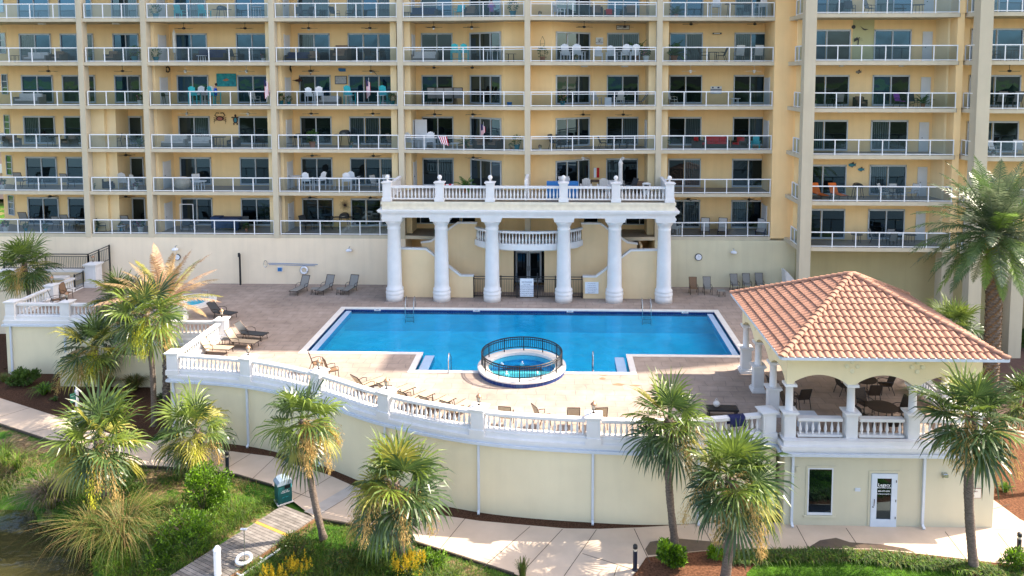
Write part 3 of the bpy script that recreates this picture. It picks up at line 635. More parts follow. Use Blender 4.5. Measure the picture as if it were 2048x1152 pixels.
def pier(x, y, rz, label, s=1, lantern=None):
    global PIER
    if PIER is None: o = PIER = pier_mesh(.58, 1.2, .0).build('balustrade_pier', M['white']); tag(o, label, 'pier', 'white piers of the balustrade')
    else: o = PIER.copy(); COL.objects.link(o); o['label'] = label
    o.location = (x, y, 0); o.rotation_euler = (0, 0, rz)
    if lantern: lamp((x, y, 1.26), lantern)
    return o
def make_lamp():
    t = thing('pier_lantern', 'x', 'lantern', (0, 0, 0), 0, 'small lanterns on the balustrade piers')
    m = MB(); m.lathe([(.07, 0), (.05, .03), (.025, .05), (.025, .10), (.075, .13), (.08, .15)], n=8)
    for i in range(6): a = i * math.pi / 3; m.beam((.07 * math.cos(a), .07 * math.sin(a), .14), (.105 * math.cos(a), .105 * math.sin(a), .36), .012, .012)
    m.build('bracket', M['bronze'], t); MB().lathe([(.06, .15), (.09, .35)], n=8).build('lamp_glass', M['lamp_glass'], t)
    MB().lathe([(.14, .36), (.13, .38), (.07, .45), (.02, .48), (.02, .52), (.001, .54)], n=10).build('cap', M['copper'], t, smooth=True)
    return t
LAMP = make_lamp()
def lamp(loc, label): return put(LAMP, USED, loc, 0, label)
pxs = [-20.15, -16.0, -11.85, -8.0, -3.55, 1.44, 9.0]
plabel = ['white corner pier at the left end of curved balustrade, without lantern', 'white pier left of the three brown chairs, second on the curve from the left', 'white pier behind the crown of the slim palm, third on the curve',
          'white pier among the reclining loungers, fourth on the curve from the left', 'white pier below the round spa, left of the square shadowless stretch of rail', 'white pier right of the spa, just left of the tall slim palm', 'white end pier of the curved balustrade against the pavilion corner']
llabel = [None, 'copper-capped lantern on the pier beside the two tan loungers at left', 'copper-capped lantern in front of the brown high-backed chairs', 'copper-capped lantern among reclining loungers, middle of the curve', 'copper-capped lantern on the pier below the spa, left of the single black-framed chair', 'copper-capped lantern above the pier right of the spa', None]
prs = []
for x, lb, ll in zip(pxs, plabel, llabel):
    p, d = arcpt(x); q = p + Vector((-d.y, d.x, 0)) * .22; a = math.atan2(d.y, d.x); prs.append((x, a)); pier(q.x, q.y, a if x > -20 else 0, lb, lantern=ll)
blab = ['curved white balustrade run at the left corner beside the tan loungers', 'curved white balustrade run sloping down before the brown chairs', 'curved white balustrade run above the slim leaning palm', 'curved white balustrade run in front of the reclining loungers',
        'white balustrade run directly below the round spa', 'long white balustrade run between the spa pier and the pavilion corner, with navy towel']
for i in range(6):
    x0, x1 = pxs[i] + .33, pxs[i + 1] - .33; pts = []
    for j in range(9):
        p, d = arcpt(lerp(x0, x1, j / 8)); q = p + Vector((-d.y, d.x, 0)) * .2; pts.append((q.x, q.y))
    balustrade(pts, 0, blab[i], 'white balustrade runs of the pool deck')
# left return, upper-left terrace
G2 = 'white balustrade runs of the pool deck'
pier(-20.0, 42.65, 0, 'sunlit white pier with lantern above the diagonal balustrade, beside the charcoal lounger', lantern='copper-capped lantern on the sunlit pier by the charcoal lounger')
balustrade([(-20.05, 37.9), (-20.05, 42.3)], 0, 'sunlit white balustrade run climbing diagonally behind the tan loungers', G2)
balustrade([(-23.9, 42.6), (-20.35, 42.6)], 0, 'short shaded white balustrade run right of the date palm trunk', G2)
pier(-24.1, 42.65, 0, 'white pier hidden behind palm crowns at the front of the left terrace')
pier(-24.1, 45.75, 0, 'white pier with lantern in the inner corner beside the right hot tub', lantern='bronze lantern on inner corner pier beside the right hot tub')
balustrade([(-24.1, 43.0), (-24.1, 45.4)], 0, 'short white balustrade run leading back to the hot tub pier', G2)
for x, lb, ll in ((-34.95, 'white outermost corner pier of the left terrace, without lantern', None), (-31.4, 'white pier with lantern in front of the garden chair on the left terrace', 'bronze lantern in front of the garden chair on the left terrace'), (-27.75, 'white pier behind the palm crowns midway along the left terrace front', None)):
    pier(x, 45.75, 0, lb, lantern=ll)
for x0, x1, lb in ((-34.6, -31.75, 'white balustrade run at the far left terrace corner'), (-31.05, -28.1, 'white balustrade run of the left terrace in front of the small hot tub'), (-27.4, -24.45, 'white balustrade run of the left terrace behind the palm crowns')):
    balustrade([(x0, 45.75), (x1, 45.75)], 0, lb, G2)
balustrade([(-34.95, 49.1), (-34.95, 46.1)], 0, 'white balustrade run along the left side of the terrace, front half', G2); balustrade([(-34.95, 51.7), (-34.95, 49.8)], 0, 'white balustrade run beside the black gate, left terrace', G2)
pier(-34.95, 49.45, 0, 'white pier with lantern halfway along the left side of the terrace', lantern='bronze lantern on pier halfway along the left terrace side')
o = pier(-34.35, 53.1, 0, 'tall white gate pier with lantern at the back of the left terrace'); o.scale = (1.35, 1.35, 1.45); lamp((-34.35, 53.1, 1.8), 'bronze lantern on the tall gate pier by the black stair railing')
LT = thing('left_terrace_wall', 'cream retaining wall with white gutter under the upper left terrace', 'wall', (-30, 45.5, -3.5))
P1 = [(-35.25, 50), (-35.25, 45.45), (-24.3, 45.45)]; P1a, P1b = P1[:2], P1[1:]
P2 = [(-24.3, 42.4), (-20.3, 42.4)]; P3 = [(-24.3, 45.45), (-24.3, 42.4)]
LTP = [(-35.25, 54), (-35.25, 45.45), (-24.3, 45.45), (-24.3, 42.4), (-20.56, 42.4)]; w_ = wallstrip(LTP, -3.7, -.304)
w_.build('wall_face', M['terrace_wall'], LT, True)
c_ = cornice(LTP).xf(Matrix.Translation((0, 0, .004))); gt = wallstrip(shift(LTP, .17), -.364, -.244, .12)
c_.build('cornice', M['white'], LT, True); gt.build('gutter', M['gutter'], LT, True)
for p in ((-34.9, 45.45), (-31.4, 45.45), (-24.1, 45.45), (-22.6, 42.4)): downspout(p, LT)
tag(wallstrip([(-30.6, 45.4), (-30.6, 43.6), (-24.6, 43.6)], -3.6, -1.6, .3).build('planter_wall', M['terrace_wall']), 'low cream wall in the shade behind the three left palms', 'wall')
# gate, stair landing and its railing at the far left
gt = thing('black_gate', 'black metal gate with a small white notice beside the left terrace chair', 'gate', (-34.9, 52.2, 0))
m = MB()
for z in (.12, 1.15): m.beam((-34.9, 51.75, z), (-34.9, 52.75, z), .05, .05)
for y in (51.75, 52.75): m.beam((-34.9, y, 0), (-34.9, y, 1.25), .06, .06)
m.build('gate_frame', M['black'], gt, True); m = MB()
for i in range(9): y = 51.85 + i * .1; m.beam((-34.9, y, .12), (-34.9, y, 1.15), .02, .02)
m.build('pickets', M['black'], gt, True); MB().box(-34.96, -34.93, 52.0, 52.55, .7, 1.0).build('notice', M['white'], gt, True)
ld = thing('stair_landing', 'raised landing wall with white coping at the foot of the podium, far left', 'wall', (-38, 53.3, 0))
m = MB(); m.box(-41.5, -34.8, 53.3, 54, -3.5, 1.0); m.slab_y([(-60, -3.5), (-36, -3.5), (-36, .6), (-41.5, .6), (-60, -2.2 - 1.6)], 52.6, 53.2) ; m.build('wall_face', M['podium'], ld, True)
m = MB(); m.box(-41.6, -34.5, 53.15, 54, 1.0, 1.14); m.beam((-36.2, 52.85, .68), (-41.5, 52.85, .68), .75, .14); m.beam((-41.5, 52.85, .68), (-53, 52.85, -2.1), .75, .14); m.build('coping', M['white'], ld, True)
sr = thing('stair_railing', 'black picket railing on the landing wall at the far left of the podium', 'railing', (-37, 53.5, 1.1))
runs = [((-41.4, 53.55, 1.12), (-34.9, 53.55, 1.12)), ((-34.8, 53.5, 1.2), (-33.7, 51.9, 1.9))]
m = MB(); pk = MB()
for a, b in ((Vector((-41.4, 53.55, 1.12)), Vector((-35.0, 53.55, 1.12))), (Vector((-35.0, 53.55, 1.12)), Vector((-33.5, 53.75, 1.75)))):
    m.beam(a + Vector((0, 0, 1.15)), b + Vector((0, 0, 1.15)), .06, .06); m.beam(a + Vector((0, 0, .98)), b + Vector((0, 0, .98)), .04, .04); m.beam(a + Vector((0, 0, .1)), b + Vector((0, 0, .1)), .04, .04)
    for t in (0, .5, 1): q = a.lerp(b, t); m.beam(q, q + Vector((0, 0, 1.18)), .07, .07)
    nn = int((b - a).length / .13)
    for i in range(nn): q = a.lerp(b, (i + .5) / nn); pk.beam(q + Vector((0, 0, .1)), q + Vector((0, 0, .98)), .018, .018)
m.beam((-33.5, 53.75, 0), (-33.5, 53.75, 2.95), .09, .09)
m.build('rails', M['black'], sr, True); pk.build('pickets', M['black'], sr, True)
# navy towel on the rail
p, d = arcpt(7.6); m = MB(); tl = Vector((-d.y, d.x, 0)); q0 = p + tl * .2
for s0, s1 in ((-.35, .35),):
    a = q0 + d * s0; b = q0 + d * s1; e = [(-.17, .62), (-.19, .85), (-.17, 1.03), (-.05, 1.06), (.08, 1.05), (.16, 1.02), (.19, .6)]
    vs = [(*(r_ + tl * o_).xy, z_ + .02 * math.sin(i_ * 2)) for i_, (o_, z_) in enumerate(e) for r_ in (a, b)]
    m.add(vs, [(2 * i, 2 * i + 1, 2 * i + 3, 2 * i + 2) for i in range(len(e) - 1)])
tag(m.build('beach_towel', M['navy'], smooth=True), 'navy blue towel draped over the balustrade rail left of the pavilion', 'towel')

# ================================================================== PORTICO
port = thing('portico', 'white six-columned portico carrying a balustraded terrace behind the pool', 'portico', (-2.16, 50.4, 0))
YC = 50.4; CP = [-11.42, -8.15, -4.65, .28, 3.76, 7.14]
m0 = MB()
col_prof = [(.60, 0), (.60, .38), (.58, .42), (.62, .50), (.62, .62), (.56, .68), (.60, .76), (.60, .84), (.52, .92), (.50, 1.2), (.475, 3.0), (.43, 4.95), (.46, 5.0), (.46, 5.06), (.44, 5.10), (.44, 5.26), (.48, 5.3), (.56, 5.46), (.61, 5.52), (.61, 5.62)]
cm = None
for x in CP:
    if cm is None:
        mm = MB(); mm.lathe(col_prof, n=32); o = mm.build('column', M['white'], port, smooth=True); cm = o
        mb_ = MB().box(-.66, .66, -.66, .66, 5.62, 5.78).box(-.70, .70, -.70, .70, 5.78, 5.90); ab = mb_.build('abacus', M['white'], o)
        o.location = Vector((x, YC, 0)) - port.location
    else:
        o = cm.copy(); COL.objects.link(o); o.location = Vector((x, YC, 0)) - port.location
        a_ = ab.copy(); COL.objects.link(a_); a_.parent = o
X0, X1 = -12.05, 7.72
def course(m, e, z0, z1, d0=.45): m.box(X0 - e + .0, X1 + e, 49.75 - e, 54.0, z0, z1)
m = MB(); course(m, .04, 5.90, 6.12); course(m, .10, 6.12, 6.20); course(m, .16, 6.20, 6.27); course(m, .26, 6.27, 6.36); course(m, .30, 6.36, 6.44); m.build('entablature', M['white'], port, True)
m = MB(); course(m, .02, 6.44, 6.80); course(m, .08, 6.80, 6.98); m.build('frieze', mat('cream_paint', (.72, .66, .52), .8, .1, 3), port, True)
m = MB(); m.add([(X0, 49.8, 7.0), (X1, 49.8, 7.0), (X1, 57, 7.0), (X0, 57, 7.0)], [(0, 1, 2, 3)]); m.build('terrace_floor', M['floor_tile'], port, True)
pp = [-11.72, -8.15, -4.72, .25, 3.78, 7.38]
pr0 = None
for x in pp:
    if pr0 is None:
        o = pier_mesh(.56, 1.34, 0).build('parapet_pier', M['white'], port); pr0 = o; b = MB().lathe([(.10, 1.36), (.06, 1.42), (.05, 1.46), (.11, 1.5), (.15, 1.58), (.155, 1.64), (.12, 1.74), (.04, 1.79), (.001, 1.8)], n=12).build('ball_finial', M['white'], o, smooth=True)
    else:
        o = pr0.copy(); COL.objects.link(o); c = b.copy(); COL.objects.link(c); c.parent = o
    o.location = Vector((x, 49.95, 7.0)) - port.location
for a, b_ in zip(pp[:-1], pp[1:]):
    nb = round((b_ - a - .6) / .245)
    # runs of the parapet: plinth and rail with a baluster each as parts of the portico
    pts = [(a + .3, 49.95), (b_ - .3, 49.95)]
    q = wallstrip(shift(pts, .1), 7.12, 7.20, .2); q.build('parapet_plinth', M['white'], port, True)
    q = wallstrip(shift(pts, .13), 7.90, 8.05, .26); q.build('parapet_rail', M['white'], port, True)
    for i in range(nb):
        x = a + .3 + (i + .5) / nb * (b_ - a - .6); o = bpy.data.objects.new('baluster', BALM); COL.objects.link(o); o.parent = port; o.location = Vector((x, 49.95, 7.18)) - port.location; o.scale = (1, 1, 1.16)
for x in (-11.72, 7.38):                       # solid side rails back to the building, rising to the pier of the block
    m = MB(); m.add([(x - .12, 50.2, 7.9), (x + .12, 50.2, 7.9), (x + .12, 54.1, 8.0), (x - .12, 54.1, 8.0), (x - .12, 50.2, 8.06), (x + .12, 50.2, 8.06), (x + .12, 54.1, 8.16), (x - .12, 54.1, 8.16)], [(3, 2, 1, 0), (4, 5, 6, 7), (0, 1, 5, 4), (1, 2, 6, 5), (2, 3, 7, 6), (3, 0, 4, 7)]); m.box(x - .05, x + .05, 50.2, 54, 7.05, 7.9); m.build('side_parapet', M['white'], port, True)
# white angled fins standing on the terrace
for px, s in ((1049, 1), (1060, -1)):
    pass
m = MB(); x = sx(1053, 51, 360); m.box(x - .10, x + .10, 50.3, 54, 7.0, 8.45); m.build('divider', M['white'], port, True)
# ---- stairs and walls behind the columns
XM = -2.2
def mir(poly, s): return [(x if s > 0 else 2 * XM - x, z) for x, z in poly][::s]
stw = thing('entry_stairs', 'pair of sand-coloured stair walls with white coping rising behind the portico columns', 'staircase', (XM, 51.5, 0))
for s in (1, -1):
    MB().slab_y(mir([(-11.35, 0), (-6.05, 0), (-6.05, 1.5), (-6.95, 1.5), (-9.35, 3.36), (-11.35, 3.40)], s), 51.0, 51.25).build('stair_wall', M['stair_wall'], stw, True)
    m = MB(); m.slab_y(mir([(-11.35, 3.40), (-9.35, 3.36), (-6.95, 1.5), (-6.0, 1.5), (-6.0, 1.6), (-6.9, 1.6), (-9.3, 3.48), (-11.35, 3.52)], s), 50.95, 51.3); m.build('coping', M['white'], stw, True)
    MB().slab_y(mir([(-9.9, 0), (-3.3, 0), (-3.3, 3.4), (-5.95, 3.4), (-5.95, 4.95), (-7.25, 4.95), (-9.2, 3.6), (-9.9, 3.5)], s), 52.4, 52.6).build('stair_wall', M['stair_wall'], stw, True)
    m = MB(); m.slab_y(mir([(-9.95, 3.5), (-9.2, 3.6), (-7.25, 4.95), (-5.9, 4.95), (-5.9, 5.07), (-7.3, 5.07), (-9.25, 3.72), (-9.95, 3.62)], s), 52.35, 52.65); m.build('coping', M['white'], stw, True)
    st_ = MB()
    for i in range(10): st_.box(*sorted([XM - s * (3.9 + i * .33), XM - s * (3.9 + (i + 1) * .33)]), 51.3, 52.35, 0, .17 * (i + 1) + .5)
    st_.build('steps', M['coping'], stw, True)
    q = mir([(-9.9, 0), (-10.3, 4.2)], s); xs = q[0][0]; MB().box(*sorted([xs, xs + (.15 if s > 0 else -.15)]), 52.6, 56.8, 0, 3.4).build('side_wall', M['stair_wall'], stw, True)
# curved balcony
cb = thing('curved_balcony', 'bowed white balustraded balcony over the double doors behind the portico', 'balcony', (XM, 51, 3.7))
arcb = [(XM + 3.72 * math.sin(a), 52.35 - 1.75 * math.cos(a) + (0 if abs(a) < 1.55 else 0)) for a in [lerp(-1.2, 1.2, i / 16) for i in range(17)]]
arcb = [(-5.9, 52.1)] + arcb + [(1.5, 52.1)]
m = MB(); m.prism(arcb + [(1.5, 54.5), (-5.9, 54.5)], 3.42, 3.70); m.build('balcony_slab', M['coping'], cb, True)
balustrade(arcb, 3.62, None, None, par=cb, n=36, h=1.18)
tag(wallstrip(shift(arcb, .16), 3.52, 3.84, .3).build('cornice', M['white'], cb, True))
# lobby wall with doors
lob = MB(); Yl = 56.6
lob.add([(-11.9, Yl, 3.4), (7.6, Yl, 3.4), (7.6, Yl, 6.95), (-11.9, Yl, 6.95)], [(0, 1, 2, 3)]); lob.add([(-11.9, Yl, 0), (-3.4, 54, 0), (-3.4, 54, 3.5), (-11.9, Yl, 3.5)], [(0, 1, 2, 3)]); lob.build('lobby_wall', M['wall'], condo, True)
MB().add([(-3.3, 54.9, 0), (-1.1, 54.9, 0), (-1.1, 54.9, 3.5), (-3.3, 54.9, 3.5)], [(0, 1, 2, 3)]).box(-3.5, -3.3, 52.6, 55, 0, 3.5).box(-1.1, -.9, 52.6, 55, 0, 3.5).build('recess', M['dark'], condo, True)
def dbl_door(x0, x1, y, z0, z1):
    m = MB(); xm = (x0 + x1) / 2
    for a, b in ((x0, xm - .01), (xm + .01, x1)):
        m.box(a, a + .13, y - .06, y, z0, z1); m.box(b - .13, b, y - .06, y, z0, z1); m.box(a + .13, b - .13, y - .06, y, z1 - .14, z1); m.box(a + .13, b - .13, y - .06, y, z0, z0 + .3)
    fr = m.build('double_door', M['door_white'], condo, True); MB().quad((x0 + .05, y - .01, z0), (x1 - .05, y - .01, z0), (x1 - .05, y - .01, z1), (x0 + .05, y - .01, z1)).build('pane', panes[3], fr)
    MB().tube([(xm - .06, y - .12, z0 + .9), (xm - .06, y - .12, z0 + 1.25)], .018).tube([(xm + .06, y - .12, z0 + .9), (xm + .06, y - .12, z0 + 1.25)], .018).build('handle', M['chrome'], fr)
dbl_door(sx(1031, 54.8, 520), sx(1083, 54.8, 520), 54.85, .05, 2.4)
dbl_door(sx(1037, Yl, 450), sx(1080, Yl, 450), Yl - .03, 3.75, 6.1)
def fixed(px0, px1, y, z0, z1, n):
    x0, x1 = sx(px0, y, 450), sx(px1, y, 450); m = MB(); m.box(x0 - .06, x1 + .06, y - .07, y - .01, z0 - .06, z0); m.box(x0 - .06, x1 + .06, y - .07, y - .01, z1, z1 + .06)
    for i in range(n + 1): x = lerp(x0, x1, i / n); m.box(x - .03, x + .03, y - .07, y - .01, z0, z1)
    fr = m.build('window', M['frame'], condo, True); MB().quad((x0, y - .02, z0), (x1, y - .02, z0), (x1, y - .02, z1), (x0, y - .02, z1)).build('pane', panes[3], fr)
fixed(815, 920, Yl, 4.15, 5.9, 4); fixed(1225, 1306, Yl, 4.15, 5.9, 3); fixed(925, 1006, Yl, 4.0, 5.9, 2); fixed(1094, 1195, Yl, 4.0, 5.9, 3)
tag(MB().box(sx(900, Yl, 440), sx(915, Yl, 440), Yl - .12, Yl - .03, 4.9, 5.1).build('wall_box', M['frame'], condo, True))
# side landing walls by outer columns
# fence between the stair walls
bf = thing('black_fence', 'black picket fence with a central gate behind the middle columns', 'fence', (XM, 51, 0))
m = MB()
for z in (1.5, 1.33, .12): m.beam((-6.05, 51.05, z), (1.6, 51.05, z), .04, .05)
for x in (-6.0, -4.1, -2.98, -1.55, -.3, 1.55): m.beam((x, 51.05, 0), (x, 51.05, 1.58 if abs(x + 2.26) > .9 else 1.75), .07, .07)
m.build('rails', M['black'], bf, True); m = MB()
for i in range(64): x = -6.0 + i * .12; m.beam((x, 51.05, .12), (x, 51.05, 1.33), .018, .018)
m.build('pickets', M['black'], bf, True)
# pool signs
M['ink'] = mat('sign_ink', (.02, .04, .12), .6, .1, 4)
M['sign'] = mat('sign_white', (.74, .80, .86), .5, .04, 4)
def sign(px0, px1, py0, py1, y, label, lines, title=None):
    a, b = W(px0, py1, y), W(px1, py0, y); t = thing('pool_sign', label, 'sign', (a.x, y, a.z)); w, h = b.x - a.x, b.z - a.z
    MB().box(0, w, -.02, 0, 0, h).build('board', M['sign'], t); T = Matrix.Translation
    k = len(lines); top = h * .86
    if title: textmesh(title, h * .105, M['ink'], 'title', t, T((w / 2, -.024, h * .80))); top = h * .68
    for i, l in enumerate(lines): textmesh(l, h * .062, M['ink'], 'text_line', t, T((w / 2, -.024, top - (top - h * .08) * i / max(1, k - 1))))
    return t
sign(1040, 1067, 557, 593, 50.95, 'white pool rules sign reading NO DIVING on the black fence gate', ['POOL RULES', 'SHOWER BEFORE ENTERING', 'NO GLASS OR ANIMALS IN POOL', 'NO FOOD OR BEVERAGES', 'POOL HOURS DAWN TO DUSK', 'BATHING LOAD 89 PERSONS', 'NO LIFEGUARD ON DUTY'], 'NO DIVING')
sign(1170, 1197, 564, 587, 50.95, 'pale blue rules sign on the stair wall between the right columns', ['SPA AND POOL RULES', 'NO LIFEGUARD ON DUTY', 'SHOWER BEFORE ENTERING', 'CHILDREN MUST BE SUPERVISED', 'NO GLASS IN POOL AREA', 'MAXIMUM DEPTH 4 FT'])

# ================================================================== PAVILION
pav = thing('pavilion', 'open-arched cream pavilion with terracotta tiled hip roof at the right deck corner', 'pavilion', (13.8, 35, 0))
M['tile'] = mat('roof_tile', (.36, .195, .135), .75, .12, 5, .15, 30, .15)
def tilt_tile():
    m = M['tile']; nt = m.node_tree; N = nt.nodes; L = nt.links; b = N['Principled BSDF']; src = b.inputs['Base Color'].links[0].from_socket
    g = N.new('ShaderNodeNewGeometry'); n = N.new('ShaderNodeTexWhiteNoise'); n.noise_dimensions = '3D'; sn = N.new('ShaderNodeVectorMath'); sn.operation = 'SNAP'; sn.inputs[1].default_value = (.3, .3, .3); L.new(g.outputs['Position'], sn.inputs[0]); L.new(sn.outputs[0], n.inputs[0])
    mr = N.new('ShaderNodeMapRange'); mr.inputs[3].default_value = .9; mr.inputs[4].default_value = 1.06; L.new(n.outputs[0], mr.inputs[0]); mx = N.new('ShaderNodeMix'); mx.data_type = 'RGBA'; mx.blend_type = 'MULTIPLY'; mx.inputs[0].default_value = 1
    L.new(src, mx.inputs[6]); L.new(mr.outputs[0], mx.inputs[7]); L.new(mx.outputs[2], b.inputs['Base Color'])
tilt_tile()
RX0, RX1, RY0, RY1, RZ = 9.15, 18.35, 30.15, 39.1, 3.93
AP = Vector((13.75, 34.85, 6.18))
cor = [Vector((RX0, RY0, RZ)), Vector((RX1, RY0, RZ)), Vector((RX1, RY1, RZ)), Vector((RX0, RY1, RZ))]
rf = MB()
for i in range(4):
    A, B = cor[i], cor[(i + 1) % 4]; e = (B - A); L_ = e.length; e.normalize(); foot = A + e * (AP - A).dot(e); up = AP - foot; Hs = up.length; up.normalize(); nr = e.cross(up).normalized()
    if nr.z < 0: nr = -nr
    ta = (foot - A).length; nt_ = 13; sub = 6; tw = .30; nx = int(L_ / tw) * sub
    for j in range(nt_):
        v0, v1 = j / nt_ * Hs - .03, (j + 1) / nt_ * Hs + .04; rows = []
        for v, lift in ((v0, .075), (v1, .01)):
            f = min(max(v / Hs, 0), 1); l0, l1 = ta * f, L_ - (L_ - ta) * f; rows.append([])
            for q in range(nx + 1):
                u = q / nx * L_; uc = min(max(u, l0), l1); ph = (u / tw) % 1; wv = .06 * math.sqrt(max(0, 1 - ((ph - .36) / .36) ** 2)) if ph < .72 else -.018 * math.sin((ph - .72) / .28 * math.pi)
                rows[-1].append(A + e * uc + up * v + nr * (lift + wv))
        n0 = len(rf.v); rf.v += [tuple(p) for p in rows[0] + rows[1]]; lo = [p - nr * .05 for p in rows[0]]; rf.v += [tuple(p) for p in lo]; k = nx + 1
        for q in range(nx):
            if (rows[0][q] - rows[0][q + 1]).length < 1e-4 and (rows[1][q] - rows[1][q + 1]).length < 1e-4: continue
            rf.f.append((n0 + q, n0 + q + 1, n0 + k + q + 1, n0 + k + q)); rf.f.append((n0 + 2 * k + q, n0 + 2 * k + q + 1, n0 + q + 1, n0 + q)); rf.m += [0, 0]
roof = rf.build('roof', M['tile'], pav, True)
hp = MB()
for c in cor:
    d = AP - c; L_ = d.length; d.normalize(); sd = d.cross(Vector((0, 0, 1))).normalized(); uu = sd.cross(d).normalized(); k = 22
    for j in range(k):
        a = c + d * (L_ * j / k - .02); b = c + d * (L_ * (j + 1) / k + .05); vs = []
        for p, r_, l in ((a, .15, .10), (b, .12, .055)): vs += [p + sd * r_ * math.cos(t) + uu * (l + r_ * .75 * math.sin(t)) for t in [math.pi * i / 7 for i in range(8)]]
        hp.add(vs, [(i, i + 1, 9 + i, 8 + i) for i in range(7)] + [tuple(range(8))])
hp.build('ridge_cap', M['tile'], roof)
m = MB(); E_ = .02
m.add([(RX0, RY0, RZ), (RX1, RY0, RZ), (RX1, RY1, RZ), (RX0, RY1, RZ)], [(0, 1, 2, 3)]); m.build('soffit', M['ceiling'], roof)
m = MB()
for a, b in zip(cor, cor[1:] + cor[:1]): m.beam(a + Vector((0, 0, .0)), b + Vector((0, 0, .0)), .12, .13)
m.build('gutter', M['gutter'], roof)
BX0, BX1, BY0, BY1 = 9.62, 17.75, 30.9, 38.6
def archwall(m, p0, p1, nA, z0=2.52, z1=3.9, rise=.42, th=.32, flat=.34):
    """beam wall with segmental arches between column heads"""
    a, b = Vector((*p0, 0)), Vector((*p1, 0)); L_ = (b - a).length; d = (b - a).normalized(); nr = Vector((d.y, -d.x, 0)); S = L_ / nA; pts = []
    for i in range(nA):
        pts.append((i * S + (0 if i == 0 else -flat / 2 + flat / 2), z0)); n_ = 12
        for j in range(n_ + 1): t = j / n_; pts.append((i * S + flat / 2 + (S - flat) * t, z0 + rise * math.sin(math.pi * t) ** .8))
    pts.append((L_, z0)); k = len(pts); vs = []
    for o_ in (0, -th):
        for u, z in pts: vs.append(a + d * u + nr * o_ + Vector((0, 0, z)))
        for u, z in pts: vs.append(a + d * u + nr * o_ + Vector((0, 0, z1)))
    fs = []
    for i in range(k - 1): fs += [(i, i + 1, k + i + 1, k + i), (2 * k + i + 1, 2 * k + i, 3 * k + i, 3 * k + i + 1), (i, 2 * k + i, 2 * k + i + 1, i + 1)]
    fs += [(0, k, 3 * k, 2 * k), (k - 1, 3 * k - 1, 4 * k - 1, 2 * k - 1)]
    m.add(vs, fs)
m = MB(); archwall(m, (BX0, BY0), (BX1, BY0), 3); archwall(m, (BX0 - .003, BY1), (BX0 - .003, BY0 + .01), 3); archwall(m, (BX1, BY0 + .34), (BX1, BY1), 3); archwall(m, (BX1 - .34, BY1), (BX0 + .33, BY1), 3)
m.build('arcade_wall', M['pavilion_wall'], pav, True)
dm = MB()
for i in (1, 2):
    x = lerp(BX0, BX1, i / 3)
    for dx, dz in ((0, .2), (0, -.2), (-.22, 0), (.22, 0)): dm.join(MB().lathe([(.10, 0), (.10, .03), (.07, .045)], n=14), Matrix.Translation((x + dx, BY0, 3.32 + dz)) @ Matrix.Rotation(R(90), 4, 'X'))
    y = lerp(BY0, BY1, i / 3)
    for dy, dz in ((0, .2), (0, -.2), (-.22, 0), (.22, 0)): dm.join(MB().lathe([(.10, 0), (.10, .03), (.07, .045)], n=14), Matrix.Translation((BX0 - .003, y + dy, 3.32 + dz)) @ Matrix.Rotation(R(-90), 4, 'Y'))
dm.build('wall_studs', mat('stud_plaster', (.72, .66, .45), .8, .05, 4), pav, True)
posts = [(lerp(BX0 + .17, BX1 - .17, i / 3), BY0 + .17) for i in range(4)] + [(BX0 + .17, lerp(BY0, BY1, i / 3)) for i in (1, 2)] + [(BX0 + .17, BY1 - .17), (BX1 - .17, BY1 - .17)] + [(BX1 - .17, lerp(BY0, BY1, i / 3)) for i in (1, 2)] + [(lerp(BX0, BX1, i / 3), BY1 - .17) for i in (1, 2)]
pc = None
for x, y in posts:
    if pc is None:
        pc = MB().box(-.34, .34, -.34, .34, 0, .12).box(-.29, .29, -.29, .29, .12, .2).box(-.24, .24, -.24, .24, .2, 1.2).box(-.17, .17, -.252, -.24, .32, 1.08).box(-.252, -.24, -.17, .17, .32, 1.08).box(-.29, .29, -.29, .29, 1.2, 1.26).box(-.34, .34, -.34, .34, 1.26, 1.33).build('pedestal', M['white'], pav)
        ps = MB().lathe([(.18, 1.33), (.18, 1.38), (.165, 1.4), (.155, 2.36), (.18, 2.38), (.18, 2.42)], n=20).build('shaft', M['white'], pc, smooth=True); pk2 = MB().box(-.25, .25, -.25, .25, 2.42, 2.52).build('capital', M['white'], pc); o = pc
    else:
        o = pc.copy(); COL.objects.link(o)
        for c_ in (ps, pk2): q = c_.copy(); COL.objects.link(q); q.parent = o
    o.location = Vector((x, y, 0)) - pav.location
pavb = [((posts[0][0] + .36, BY0 + .17), (posts[1][0] - .36, BY0 + .17)), ((posts[1][0] + .36, BY0 + .17), (posts[2][0] - .36, BY0 + .17)), ((posts[2][0] + .36, BY0 + .17), (posts[3][0] - .36, BY0 + .17))]
for q, lb in zip(pavb, ('white balustrade run under the left front arch of the pavilion', 'white balustrade run under the middle front arch of the pavilion', 'white balustrade run of the pavilion behind the tall right palm')): balustrade(q, 0, lb, 'balustrade runs of the pavilion')
balustrade([(BX1 - .17, BY0 + .6), (BX1 - .17, 36)], 0, 'white balustrade run along the right side of the pavilion floor', 'balustrade runs of the pavilion')
